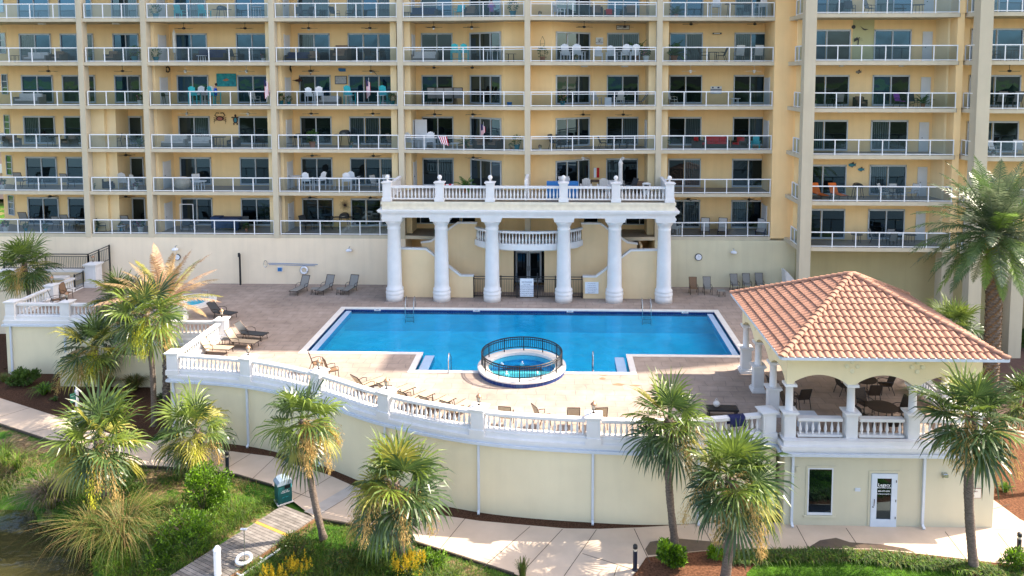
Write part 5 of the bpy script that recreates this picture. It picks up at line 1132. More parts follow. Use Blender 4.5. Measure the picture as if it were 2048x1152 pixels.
def tuft(mb, c, n, h, w, rnd, mis=(0,), lean=.6, bend=.8):
    for i in range(n):
        a = rnd.uniform(0, 6.28); o = Vector((math.cos(a), math.sin(a), 0)); r0 = rnd.uniform(0, .12) * h; hh = h * rnd.uniform(.6, 1.1); l = lean * rnd.uniform(.2, 1.1); s = Vector((-o.y, o.x, 0)) * w * rnd.uniform(.7, 1.2)
        p0 = c + o * r0; p1 = p0 + o * hh * l * .5 + Vector((0, 0, hh * .62)); p2 = p1 + o * hh * l * .55 + Vector((0, 0, hh * .3 * (1 - bend * l * 1.2)))
        p3 = p2 + o * hh * l * .35 + Vector((0, 0, -hh * .25 * bend * l * 1.4)); mb.add([p0 - s, p0 + s, p1 + s * .8, p1 - s * .8, p2 + s * .5, p2 - s * .5, p3], [(0, 1, 2, 3), (3, 2, 4, 5), (5, 4, 6)], rnd.choice(mis))
GR = [leafmat('grass_green', (.075, .145, .018), (.035, .075, .010), .3, 3, .6), leafmat('grass_olive', (.19, .18, .04), (.10, .11, .02), .35, 3, .6), leafmat('grass_straw', (.32, .22, .08), (.20, .13, .05), .3, 3, .8), leafmat('grass_dead', (.26, .19, .15), (.16, .11, .09), .2, 3, .9), leafmat('lime_leaf', (.17, .33, .012), (.09, .20, .01), .4, 3, .5), leafmat('goldenrod_flower', (.62, .42, .02), (.45, .33, .02), .3, 6, .7)]
def clump(name, label, px, py, h, n, seed, mis, cat='ornamental grass', group='grass clumps on the lagoon bank', parts=1, w=.012, lean=.8, z=None, sprd=.5):
    rnd = random.Random(seed); b = G(px, py, GZ if z is None else z); z_ = ground_z(b.x, b.y) - .03 if z is None else z; b = G(px, py, z_); m = MB()
    for i in range(parts): q = Vector((rnd.uniform(-sprd, sprd), rnd.uniform(-sprd * .7, sprd * .7), 0)) if i else Vector((0, 0, 0)); tuft(m, q, n // parts, h * rnd.uniform(.8, 1.1), w, rnd, mis, lean)
    o = m.build(name, GR); o.location = b; return tag(o, label, cat, group)
clump('tall_grass', 'big arching grass clump with orange-brown tips hanging over the lagoon', 225, 1085, 1.9, 1500, 31, (0, 1, 1, 2, 0), parts=4, lean=1.0, sprd=.8)
clump('tall_grass', 'mixed green and dead-brown grass clump at the left picture edge of the bank', 30, 985, 1.5, 1200, 32, (0, 1, 3, 0), parts=4, lean=.9, sprd=.9)
clump('tall_grass', 'grey-brown drooping grass clump at the water left of the booted palm', 105, 1005, 1.5, 900, 33, (1, 3, 3, 0), parts=4, lean=1.0, sprd=.8)
clump('tall_grass', 'yellow-green grass clump between lagoon and path at the far left', 10, 930, 1.0, 700, 34, (0, 4, 1), parts=5, lean=.8, sprd=1.2)
clump('tall_grass', 'pale grass tuft beside the leaning white stems on the bank', 330, 1075, 1.0, 500, 35, (0, 1), parts=4, sprd=.8)
clump('tall_grass', 'low dark green grass around the foot of the booted palm', 215, 1030, .9, 700, 36, (0, 0, 1), parts=5, sprd=1.0)
clump('tall_grass', 'green tussock below the booted palm, beside the big arching clump', 300, 1135, .9, 700, 37, (0, 4, 0), parts=5, sprd=1.0)
clump('spiky_grass', 'yellowish spiky grass clump in the mulch before the low cream wall', 268, 782, 1.2, 420, 41, (1, 2, 0), group='grass clumps in the mulch bed', lean=.75, w=.016)
clump('spiky_grass', 'faded spiky grass clump behind the palm trunk, by the low cream wall', 215, 778, 1.0, 300, 42, (1, 2), group='grass clumps in the mulch bed', lean=.75, w=.016)
clump('spiky_grass', 'straw-coloured grass clump in front of the yellowish one, in the mulch', 245, 800, .8, 260, 43, (2, 2, 1), group='grass clumps in the mulch bed', lean=.8, w=.016)
clump('spiky_grass', 'pale grass tuft at the far-left picture edge in the mulch', 8, 765, .7, 200, 44, (1, 0), group='grass clumps in the mulch bed')
clump('spiky_grass', 'tall thin grass tuft growing at the path edge near the picture bottom', 1045, 1160, 1.0, 160, 45, (0, 1), group='weeds by the path', lean=.25)
clump('strap_plant', 'bright arching strap-leaf plant in the mulch beside the dark shrub', 88, 790, .75, 160, 46, (4, 0), group='plants in the left mulch bed', lean=1.0, w=.03, cat='plant')
clump('strap_plant', 'small green seedling plant in the mulch nearest the left path', 110, 803, .35, 60, 47, (0,), group='plants in the left mulch bed', w=.03, cat='plant')
clump('strap_plant', 'dark strap-leaf plant at the foot of the slim palm by the curved wall', 325, 800, .5, 120, 48, (0,), group='plants in the left mulch bed', w=.025, cat='plant')
clump('strap_plant', 'small green plant in mulch behind the pool room corner', 2010, 985, .6, 140, 49, (0, 4), group='plants at right', w=.02, cat='plant')
def bush(name, label, px, py, w, h, n, seed, mis, cat='shrub', group=None, leaf=.07, z=None, spikes=0, smi=5):
    rnd = random.Random(seed); b = G(px, py, GZ); z_ = ground_z(b.x, b.y) - .02; b = G(px, py, z_); m = MB(); cl = [(rnd.uniform(-.7, .7) * w, rnd.uniform(-.6, .6) * w * .8, rnd.uniform(.25, .85) * h, rnd.uniform(.22, .5) * min(w, h)) for _ in range(16)]
    for i in range(n):
        cx, cy, cz, cr = rnd.choice(cl); u = Vector((rnd.gauss(0, 1), rnd.gauss(0, 1), rnd.gauss(0, 1))).normalized(); r_ = cr * rnd.uniform(.55, 1.05); p = Vector((cx, cy, cz)) + u * r_
        if p.z < 0: p.z = rnd.uniform(0, .2)
        d = (u + Vector((rnd.uniform(-.5, .5), rnd.uniform(-.5, .5), rnd.uniform(-.1, .9)))).normalized(); s = d.cross(Vector((rnd.uniform(-1, 1), rnd.uniform(-1, 1), .5))).normalized() * leaf * .3; l = leaf * rnd.uniform(.7, 1.4)
        m.add([p, p + d * l * .5 + s, p + d * l, p + d * l * .5 - s], [(0, 1, 2, 3)], rnd.choice(mis))
    for i in range(10): a = rnd.uniform(0, 6.28); m.tube([(0, 0, 0), (math.cos(a) * w * .3, math.sin(a) * w * .3, h * .5), (math.cos(a) * w * .5, math.sin(a) * w * .5, h * .8)], .012, 3, 3)
    for i in range(spikes):
        a = rnd.uniform(0, 6.28); q = w * rnd.uniform(0, .9); p = Vector((q * math.cos(a), q * math.sin(a) * .8, h * rnd.uniform(.5, .95))); hh = rnd.uniform(.25, .5)
        for j in range(46): t = rnd.random(); c = p + Vector((rnd.gauss(0, .055) * (1.1 - t), rnd.gauss(0, .055) * (1.1 - t), t * hh)); s = Vector((rnd.uniform(-1, 1), rnd.uniform(-1, 1), 0)).normalized() * .02; m.add([c - s, c + s, c + Vector((0, 0, .05))], [(0, 1, 2)], smi)
    o = m.build(name, GR); o.location = b; return tag(o, label, cat, group)
BG = 'shrubs on the bank below the path'
bush('shrub', 'bright lime-green bush climbing the foot of the short booted palm', 405, 1025, 1.0, 1.9, 4600, 51, (4, 4, 0), group=BG, leaf=.11)
bush('shrub', 'lime-green bush on the bank below the climbing one', 375, 1080, 1.0, 1.0, 2800, 52, (4, 4, 0), group=BG, leaf=.10)
bush('shrub', 'small bright green bush on the bank left of the boardwalk, lowest one', 335, 1120, .8, .7, 2000, 53, (4, 0), group=BG, leaf=.09)
bush('shrub', 'green weedy bush against the boardwalk edge at left', 385, 1100, .8, .6, 1800, 54, (4, 0, 0), group=BG, leaf=.08)
bush('shrub', 'weedy green bush right beside the boardwalk at the picture bottom', 290, 1165, .8, .6, 1800, 61, (4, 0, 1), group=BG, leaf=.08)
bush('shrub', 'dark olive shrub right of the boardwalk below the leaning palm', 595, 1118, .85, 1.0, 3600, 55, (0, 1, 0), group=BG, leaf=.07)
bush('shrub', 'dark shadowed shrub between the goldenrods and the plumed palm', 690, 1140, .8, .8, 3200, 56, (0, 0, 1), group=BG, leaf=.07)
bush('goldenrod', 'yellow goldenrod clump below the dark olive shrub at the picture bottom', 590, 1165, .7, .7, 1800, 57, (0, 4, 1), group='flowering goldenrods', leaf=.06, spikes=34, cat='flowering plant')
bush('goldenrod', 'yellow goldenrod clump at the foot of the plumed palm', 818, 1150, .7, .65, 1800, 58, (0, 4, 5), group='flowering goldenrods', leaf=.06, spikes=36, cat='flowering plant')
bush('goldenrod', 'sparse yellow goldenrod beside the boardwalk rail at the bottom', 545, 1175, .5, .55, 1000, 59, (0, 4, 5), group='flowering goldenrods', leaf=.06, spikes=16, cat='flowering plant')
bush('shrub', 'bright green fan-leafed bush right of the goldenrod, by the path edge', 868, 1135, .5, .55, 1400, 60, (4, 0), group=BG, leaf=.10)
bush('shrub', 'round bright green shrub at the foot of the tall slim palm', 1343, 1135, .52, .95, 2600, 62, (4, 4, 0), group='shrubs in the right mulch bed', leaf=.13)
bush('shrub', 'small yellow-green shrub in mulch between the two right-hand palms', 1430, 1118, .28, .42, 500, 63, (4,), group='shrubs in the right mulch bed', leaf=.12)
bush('shrub', 'dark glossy shrub in the left mulch bed near the corner downspout', 50, 772, .9, .85, 2600, 64, (0, 0, 0), group='shrubs in the left mulch bed', leaf=.16)
bush('shrub', 'leafy shrub around the right bollard at the picture corner', 2040, 1145, .6, .8, 1800, 65, (0, 4), group='shrubs in the right mulch bed', leaf=.10)
bush('shrub', 'green shrub mass behind the pavilion beside the thick date palm trunk', 1960, 745, 1.3, 1.0, 2600, 66, (0, 0, 1), group='shrubs behind the pavilion', leaf=.16)
bush('shrub', 'low dark shrub under the right wing behind the date palm', 2030, 690, 1.2, .9, 1600, 67, (0, 0), group='shrubs behind the pavilion', leaf=.16)
# liriope hedge: countless blades, one mass; bank weeds and turf
rnd = random.Random(70); m = MB(); hl = gp((1462, 1122), (1560, 1119), (1650, 1117), (1750, 1121), (1850, 1132), (1950, 1145), (2048, 1160))
for i in range(620):
    s = rnd.random() * (len(hl) - 1); j = int(s); p = hl[j].lerp(hl[j + 1], s - j); tuft(m, Vector((p.x, p.y + rnd.uniform(-.22, .22), GZ + .02)), 14, .32, .018, rnd, (0, 0, 0, 4, 1), 1.1)
tag(m.build('border_grass', GR), 'dense border of dark strap-leaved ground cover along the path before the pool room', 'ground cover', kind='stuff')
m = MB(); rnd = random.Random(71); BWP = [tuple(p) for p in gp((560, 1006), (640, 1036), (440, 1175), (300, 1190))]
def scatter(poly, n, h, mis, w=.008, k=4):
    xs = [p.x for p in poly]; ys = [p.y for p in poly]; P = [tuple(p) for p in poly]; c = 0
    while c < n:
        x, y = rnd.uniform(min(xs), max(xs)), rnd.uniform(min(ys), max(ys))
        if not inside((x, y), P) or inside((x, y), BWP): continue
        c += 1; z = ground_z(x, y)
        if z < -4.35: continue
        tuft(m, Vector((x, y, z)), k, h * rnd.uniform(.5, 1.3) * (1 + .5 * math.sin(x * 1.7) * math.sin(y * 2.3)), w, rnd, mis, .9)
scatter(gp((-60, 900), (100, 905), (280, 940), (470, 955), (545, 985), (560, 1015), (340, 1152), (300, 1190), (120, 1190), (80, 1060), (-60, 1000)), 5200, .22, (0, 0, 1, 4, 2))
scatter(gp((300, 1010), (545, 1010), (340, 1152), (260, 1180), (180, 1100)), 2600, .45, (4, 0, 4, 0, 1))
scatter(gp((628, 1040), (820, 1085), (1020, 1152), (1100, 1200), (480, 1200), (500, 1130)), 3600, .14, (0, 4, 1, 0))
scatter(gp((500, 1130), (760, 1120), (1000, 1160), (1040, 1230), (440, 1230)), 2400, .4, (0, 4, 1, 0))
tag(m.build('bank_grass', GR), 'weedy turf on the lagoon bank', 'grass', kind='stuff')
m = MB(); rnd = random.Random(72)
lp = gp((1495, 1147), (1512, 1131), (1560, 1124), (1640, 1122), (1740, 1127), (1850, 1135), (1925, 1146), (1950, 1200), (1500, 1200))
xs = [p.x for p in lp]; ys = [p.y for p in lp]; LP = [tuple(p) for p in lp]
for i in range(9000):
    x, y = rnd.uniform(min(xs), max(xs)), rnd.uniform(min(ys), max(ys))
    if inside((x, y), LP): tuft(m, Vector((x, y, GZ + .02)), 2, .07, .006, rnd, (4, 0, 4), .6)
tag(m.build('lawn_grass', GR), 'short mown lawn grass at the lower right', 'grass', kind='stuff')
# white-leaved stems standing in the bank weeds
for px, py, lb in ((255, 1065, 'left'), (277, 1080, 'right')):
    b = G(px, py, GZ - .3); o = MB().tube([(0, 0, 0), (.02, 0, .3), (-.02, 0, .42), (-.10, 0, .40)], .03, 6).build('bank_weed', M['pot_white']); o.location = b; tag(o, f'pale hooked stem in the bank weeds, {lb} one of two', 'plant', 'pale hooked stems')

# ================================================================== BOARDWALK, BIN, BOLLARDS, SIGN
def plankmat():
    m = mat('grey_planks', (.21, .19, .17), .9, .3, 3, .3, 40, .1); nt = m.node_tree; N = nt.nodes; L = nt.links; b = N['Principled BSDF']; src = b.inputs['Base Color'].links[0].from_socket
    g = N.new('ShaderNodeAttribute'); g.attribute_name = 'Col'; wn_ = N.new('ShaderNodeTexWhiteNoise'); wn_.noise_dimensions = '1D'
    oi = N.new('ShaderNodeNewGeometry'); L.new(oi.outputs['Random Per Island'], wn_.inputs[1]); mr = N.new('ShaderNodeMapRange'); mr.inputs[3].default_value = .7; mr.inputs[4].default_value = 1.25; L.new(wn_.outputs[0], mr.inputs[0])
    mx = N.new('ShaderNodeMix'); mx.data_type = 'RGBA'; mx.blend_type = 'MULTIPLY'; mx.inputs[0].default_value = 1; L.new(src, mx.inputs[6]); L.new(mr.outputs[0], mx.inputs[7]); L.new(mx.outputs[2], b.inputs['Base Color']); return m
M['plank'] = plankmat()
bz = GZ + .13
a0, a1, b0, b1 = G(566, 1010, bz), G(335, 1155, bz), G(629, 1035, bz), G(455, 1160, bz)
ea, eb = a0 + (a1 - a0) * 1.5, b0 + (a1 - a0) * 1.5
bwk = thing('boardwalk', 'weathered grey plank boardwalk leading down from the path over the lagoon', 'boardwalk', a0)
m = MB(); L_ = (ea - a0).length; k = int(L_ / .15); yel = MB()
for i in range(k):
    t0, t1 = i / k, (i + .88) / k; q = [a0.lerp(ea, t0), b0.lerp(eb, t0), b0.lerp(eb, t1), a0.lerp(ea, t1)]; mm = yel if i in (9,) else m
    vs = [p + Vector((0, 0, dz)) for dz in (-.05, .0) for p in q]; mm.add(vs, [(3, 2, 1, 0), (4, 5, 6, 7), (0, 1, 5, 4), (1, 2, 6, 5), (2, 3, 7, 6), (3, 0, 4, 7)])
m.build('planks', M['plank'], bwk, True); yel.build('yellow_plank', mat('yellow_paint', (.55, .30, .06), .8, .15, 6), bwk, True)
m = MB(); up = Vector((0, 0, 1)); q0, q1 = b0.lerp(eb, .22), eb
for p, e in ((a0, ea), (b0, eb)): m.beam(p - up * .16, e - up * .16, .06, .2)
for i in range(12): p = a0.lerp(ea, i / 11) - up * .2; e = b0.lerp(eb, i / 11) - up * .2; m.beam(p, p - up * 1.6, .14, .14); m.beam(e, e - up * 1.6, .14, .14)
m.build('beams', M['wood'], bwk, True)
m = MB(); sd = (b0 - a0).normalized() * .28
for dz, r_ in ((-.12, .045), (-.32, .04)): m.tube([q0 + sd + up * dz, q1 + sd + up * dz], r_, 6)
for i in range(7): p = q0.lerp(q1, i / 6); m.tube([p - up * .1, p + sd - up * .12], .03, 5)
m.build('pipe_rail', M['white_metal'], bwk, True)
def put_top(o, label, cat, group=None): return tag(o, label, cat, group)
b = G(437, 1195, -4.3); o = MB().tube([(0, 0, 0), (0, 0, 1.9)], .13, 12).lathe([(.145, 1.9), (.145, 1.93), (.06, 2.05), (.001, 2.08)], n=12).build('piling', M['white_metal'], smooth=False); o.location = b; tag(o, 'white capped piling beside the boardwalk at the picture bottom', 'piling')
c = G(488, 1122, bz + .1); lr = thing('life_ring', 'white life ring hung on a thin pole at the boardwalk edge', 'life ring', c)
m = MB(); m.tube([(.27 * math.cos(a), .27 * math.sin(a) * .9, .1 + .05 * math.sin(a)) for a in [i * math.pi / 10 for i in range(20)]], .065, 8, closed=True); m.build('ring', M['white_metal'], lr, smooth=True)
m = MB(); m.tube([(.29 * math.cos(a), .29 * math.sin(a) * .9, .2 + .05 * math.sin(a)) for a in [i * math.pi / 10 for i in range(20)]], .008, 4, closed=True); m.build('rope', M['sling_grey'], lr)
MB().tube([(.0, .05, -.1), (.02, .05, 1.25)], .02, 6).build('pole', M['chrome'], lr); MB().box(-.12, .14, .0, .1, 1.25, 1.28).build('solar_panel', M['gutter'], lr)
# bin
bn = thing('litter_bin', 'tall dark green litter bin with pale domed lid beside the path', 'bin', G(567, 1001, pathz), R(38)); bn.scale = (.84, .84, .84)
m = MB(); m.box(-.36, .36, -.32, .32, .02, 1.05); m.box(-.30, .30, -.335, -.32, .1, .9); m.box(.36, .375, -.26, .26, .1, .9); m.build('body', mat('bin_green', (.004, .085, .085), .5, .15, 6, spec=.4), bn)
M['lid'] = mat('bin_lid', (.22, .29, .35), .5, .08, 6)
m = MB(); pr_ = [(-.40, 1.03), (.40, 1.03), (.40, 1.12), (.28, 1.24), (.1, 1.30), (-.1, 1.30), (-.28, 1.24), (-.40, 1.12)]; m.slab_y(pr_, -.36, .36); m.build('lid', M['lid'], bn)
MB().box(-.02, .26, -.345, -.335, .80, .98).build('opening', M['dark'], bn); MB().box(.30, .34, -.36, -.335, .8, 1.0).build('handle', M['teal'], bn)
for s_, z in (('RECYCLE', .70), ('TRASH ONLY', .62)): textmesh(s_, .075, M['decal'], 'lettering', bn, T((0, -.342, z)))
textmesh('KEEP IT CLEAN', .05, M['teal'], 'lettering', bn, T((0, -.342, .35)))
MB().box(-.42, .42, -.4, .36, -.02, .02).build('foot_plate', M['coping'], bn)
def mk_boll():
    t = thing('bollard_light', 'x', 'bollard light', (0, 0, 0), 0, 'black path lights')
    MB().lathe([(.11, 0), (.11, .03), (.085, .04), (.085, .78)], n=14).build('post', mat('bollard_navy', (.01, .015, .03), .4, .1, 5, spec=.5), t, smooth=False); MB().lathe([(.07, .78), (.07, .88)], n=14).build('lamp_glass', M['lamp_glass'], t); MB().lathe([(.09, .88), (.09, .98), (.07, 1.02), (.001, 1.04)], n=14).build('cap', M['black'], t)
    return t
BO = mk_boll()
for px, py, lb in ((455, 945, 'black bollard light on the path edge between the short booted palm and the bin'), (822, 1083, 'black bollard light behind the trunk of the plumed palm'), (1270, 1140, 'black bollard light at the path fork left of the bright green shrub'), (2037, 1115, 'black bollard light at the right picture edge')):
    put(BO, USED, G(px, py, pathz), 0, lb)
b = G(155, 822, GZ); sg = thing('post_sign', 'small green sign on a white post in the mulch beside the left path', 'sign', b, R(60))
MB().box(-.07, .07, -.07, .07, 0, 1.25).lathe([(.08, 1.25), (.03, 1.3), (.06, 1.34), (.001, 1.4)], n=8).build('post', M['white_metal'], sg); MB().box(-.35, -.07, -.03, .03, .6, 1.1).build('board', mat('sign_green', (.05, .22, .15), .5, .1, 5), sg); textmesh('PRIVATE', .05, M['decal'], 'lettering', sg, T((-.21, -.034, .95)))
# pale building beyond the left end of the tower
fb = thing('distant_building', 'pink and white building with red roof beyond the left end of the tower', 'building', (-90, 110, -3))
MB().box(-110, -72, 108, 125, -3, 12).build('wall', mat('pink_render', (.55, .36, .28), .8, .1, .6), fb, True); MB().box(-112, -70, 106, 127, 12, 13).build('roof', M['terracotta'], fb, True)
m = MB()
for z in (1, 5, 9): m.box(-109, -73, 107.4, 108, z, z + 1.3)
m.build('balconies', M['white'], fb, True)
bush('shrub', 'dark green shrub in the shade right of the booted palm trunk', 262, 1000, .9, .8, 2600, 81, (0, 0), group=BG, leaf=.08)
bush('shrub', 'dark weedy shrub at the bottom of the bank left of the boardwalk', 330, 1145, .9, .6, 2200, 82, (0, 0, 4), group=BG, leaf=.08)
bush('shrub', 'low dark weeds between the booted palm and the lime-green bush', 320, 1045, .9, .6, 2200, 83, (0, 1, 0), group=BG, leaf=.07)
# ================================================================== FURNITURE
def bx(m, x0, x1, y0, y1, z0, z1): return m.box(x0, x1, y0, y1, z0, z1)
def make_lounger(name, sling, frame, ang=55, arms=True):
    """front (foot end) towards -Y; length 1.95"""
    t = thing(name, 'x', 'sun lounger'); s_, c_ = math.sin(R(ang)), math.cos(R(ang)); hy = .25; L_ = .78
    MB().box(-.29, .29, -1.15, hy, .33, .36).build('seat', sling, t)
    m = MB(); m.add([(-.29, hy, .35), (.29, hy, .35), (.29, hy + L_ * c_, .35 + L_ * s_), (-.29, hy + L_ * c_, .35 + L_ * s_), (-.29, hy + .03, .33), (.29, hy + .03, .33), (.29, hy + L_ * c_ + .03, .33 + L_ * s_), (-.29, hy + L_ * c_ + .03, .33 + L_ * s_)], [(0, 1, 2, 3), (7, 6, 5, 4), (0, 3, 7, 4), (1, 5, 6, 2), (3, 2, 6, 7)]); m.build('backrest', sling, t)
    m = MB()
    for x in (-.31, .31): m.tube([(x, -1.17, .30), (x, -1.15, .35), (x, hy, .345), (x, hy + L_ * c_, .35 + L_ * s_)], .02, 5)
    m.tube([(-.31, hy + L_ * c_, .35 + L_ * s_), (.31, hy + L_ * c_, .35 + L_ * s_)], .02, 5); m.tube([(-.31, -1.15, .34), (.31, -1.15, .34)], .02, 5)
    if arms:
        for x in (-.34, .34): m.tube([(x, -.25, .35), (x, -.22, .55), (x, -.05, .60), (x, .28, .56), (x * .94, .40, .52)], .018, 5)
    m.build('frame', frame, t)
    for x in (-.31, .31):
        for y in (-1.0, .12): MB().tube([(x, y, .34), (x, y - .06 if y < 0 else y + .08, 0)], .02, 5).build('leg', frame, t)
    return t
def make_chair(name, sling, frame, hb=1.02, arms=True, rock=False):
    t = thing(name, 'x', 'chair'); MB().box(-.25, .25, -.26, .22, .42, .45).build('seat', sling, t)
    m = MB(); m.add([(-.25, .2, .46), (.25, .2, .46), (.25, .40, hb), (-.25, .40, hb), (-.25, .23, .45), (.25, .23, .45), (.25, .43, hb), (-.25, .43, hb)], [(0, 1, 2, 3), (7, 6, 5, 4), (0, 3, 7, 4), (1, 5, 6, 2), (3, 2, 6, 7)]); m.build('backrest', sling, t); m = MB()
    for x in (-.27, .27):
        m.tube([(x, -.26, .44), (x, .2, .44), (x, .42, hb)], .018, 5)
        if arms: m.tube([(x, -.26, .44), (x, -.24, .64), (x, -.02, .67), (x, .28, .62)], .018, 5)
    m.tube([(-.27, .42, hb), (.27, .42, hb)], .018, 5); m.build('frame', frame, t)
    for x in (-.27, .27):
        for y, e in ((-.24, -.28), (.2, .36)): MB().tube([(x, y, .44), (x, e, 0)], .018, 5).build('leg', frame, t)
    return t
def make_adirondack(name, m_, seat=.42, tall=False):
    h0 = .42 if not tall else .72; t = thing(name, 'x', 'chair')
    m = MB(); [m.box(-.26, .26, -.28 + i * .1, -.20 + i * .1, h0, h0 + .02) for i in range(6)]; m.build('seat', m_, t); m = MB()
    for i in range(5): x = -.2 + i * .1; hh = .62 + .08 * math.cos((i - 2) * .8); m.add([(x - .043, .26, h0), (x + .043, .26, h0), (x + .05, .46, h0 + hh), (x - .05, .46, h0 + hh), (x - .043, .28, h0), (x + .043, .28, h0), (x + .05, .48, h0 + hh), (x - .05, .48, h0 + hh)], [(0, 1, 2, 3), (7, 6, 5, 4), (3, 2, 6, 7), (0, 3, 7, 4), (1, 5, 6, 2)])
    m.build('backrest', m_, t); m = MB()
    for x in (-.32, .32): m.box(x - .05, x + .05, -.34, .36, h0 + .2, h0 + .225)
    m.build('armrests', m_, t)
    for x in (-.30, .30):
        for y in (-.28, .3): MB().box(x - .025, x + .025, y - .03, y + .03, 0, h0 + .2).build('leg', m_, t)
    if tall: m = MB(); m.box(-.3, .3, -.3, -.26, .28, .31); m.build('footrest', m_, t)
    return t
def make_table(name, top, leg, r=.5, h=.72, sq=None):
    t = thing(name, 'x', 'table'); m = MB()
    if sq: m.box(-sq[0], sq[0], -sq[1], sq[1], h - .03, h)
    else: m.lathe([(r, h - .03), (r, h)], n=20)
    m.build('tabletop', top, t); a, b = (sq if sq else (r * .6, r * .6))
    for x in (-a * .85, a * .85):
        for y in (-b * .85, b * .85): MB().tube([(x * .9, y * .9, h - .03), (x, y, 0)], .02, 5).build('leg', leg, t)
    return t
def make_sofa(name, frame, cush, w=1.8):
    t = thing(name, 'x', 'sofa'); MB().box(-w / 2, w / 2, -.4, .4, .06, .32).box(-w / 2, w / 2, .28, .4, .32, .78).box(-w / 2, -w / 2 + .12, -.4, .28, .32, .6).box(w / 2 - .12, w / 2, -.4, .28, .32, .6).build('frame', frame, t)
    n = max(1, round(w / .7)); m = MB(); k = MB()
    for i in range(n): a = -w / 2 + .13 + i * (w - .26) / n; b = a + (w - .26) / n - .02; m.box(a, b, -.38, .26, .32, .45); k.box(a, b, .12, .27, .45, .85)
    m.build('seat_cushions', cush, t); k.build('back_cushions', cush, t); return t
def make_grill(name):
    t = thing(name, 'x', 'grill'); m = MB(); pr_ = [(-.32, .8), (.32, .8), (.32, .98), (.22, 1.12), (.08, 1.17), (-.08, 1.17), (-.22, 1.12), (-.32, .98)]; m.slab_y(pr_, -.25, .25); m.build('hood', M['black'], t)
    MB().box(-.75, -.34, -.22, .22, .84, .87).box(.34, .75, -.22, .22, .84, .87).build('side_shelves', M['black'], t); MB().box(-.12, .12, -.29, -.26, .95, .98).build('handle', M['chrome'], t)
    for x in (-.33, .33):
        for y in (-.2, .2): MB().tube([(x * .8, y, .8), (x * 1.15, y * 1.2, 0)], .025, 5).build('leg', M['black'], t)
    return t
def make_plant(name, pot, h=.7, kind='bush', leaf=None, flowers=None, seed=1, pr=.2):
    rnd = random.Random(seed); t = thing(name, 'x', 'potted plant'); ph = pr * 1.7; MB().lathe([(pr * .7, 0), (pr, ph), (pr * 1.08, ph), (pr * 1.08, ph + .03), (pr * .9, ph + .03)], n=12).build('pot', pot, t); m = MB(); L_ = leaf or M['green_plant']
    if kind == 'palm':
        for i in range(11): a = i * 2.4; el = lerp(1.3, .3, i / 10); frond(m, Vector((0, 0, ph)), Vector((math.cos(a) * math.cos(el), math.sin(a) * math.cos(el), math.sin(el))), h, rnd, 0, 14, .12, lw=.5)
    else:
        for i in range(170):
            u = Vector((rnd.gauss(0, 1), rnd.gauss(0, 1), rnd.gauss(.2, 1))).normalized(); p = Vector((0, 0, ph + h * .45)) + Vector((u.x * h * .45, u.y * h * .45, u.z * h * .5)) * rnd.uniform(.5, 1); d = (u + Vector((0, 0, .4))).normalized(); s = d.cross(Vector((rnd.uniform(-1, 1), .3, rnd.uniform(-1, 1)))).normalized() * .035; m.add([p, p + d * .06 + s, p + d * .13, p + d * .06 - s], [(0, 1, 2, 3)], 1 if flowers and rnd.random() < .25 else 0)
    m.build('foliage', [L_, flowers or L_], t); return t
def make_fan(name, m_, light=False, flush=False, rot=0, blades=5):
    t = thing(name, 'x', 'ceiling fan'); d = .32 if not flush else .08
    MB().lathe([(.07, -.03), (.07, 0)], n=10).tube([(0, 0, -.02), (0, 0, -d)], .015, 5).lathe([(.05, -d - .16), (.12, -d - .12), (.13, -d - .04), (.06, -d)], n=12).build('motor', m_, t)
    for i in range(blades): a = rot + i * 2 * math.pi / blades; o = Vector((math.cos(a), math.sin(a), 0)); s = Vector((-o.y, o.x, .12)) * .06; z = Vector((0, 0, -d - .09)); MB().add([o * .12 - s * .6 + z, o * .12 + s * .6 + z, o * .64 + s + z, o * .64 - s + z, o * .12 - s * .6 + z * 1.01 - Vector((0, 0, .01)), o * .64 - s + z - Vector((0, 0, .012)), o * .64 + s + z - Vector((0, 0, .012)), o * .12 + s * .6 + z - Vector((0, 0, .01))], [(0, 1, 2, 3), (4, 5, 6, 7), (0, 3, 5, 4), (1, 7, 6, 2), (3, 2, 6, 5)]).build('blade', m_, t)
    if light: MB().lathe([(.001, -d - .25), (.07, -d - .22), (.08, -d - .16)], n=10).build('lamp_shade', M['white_ins'], t)
    return t
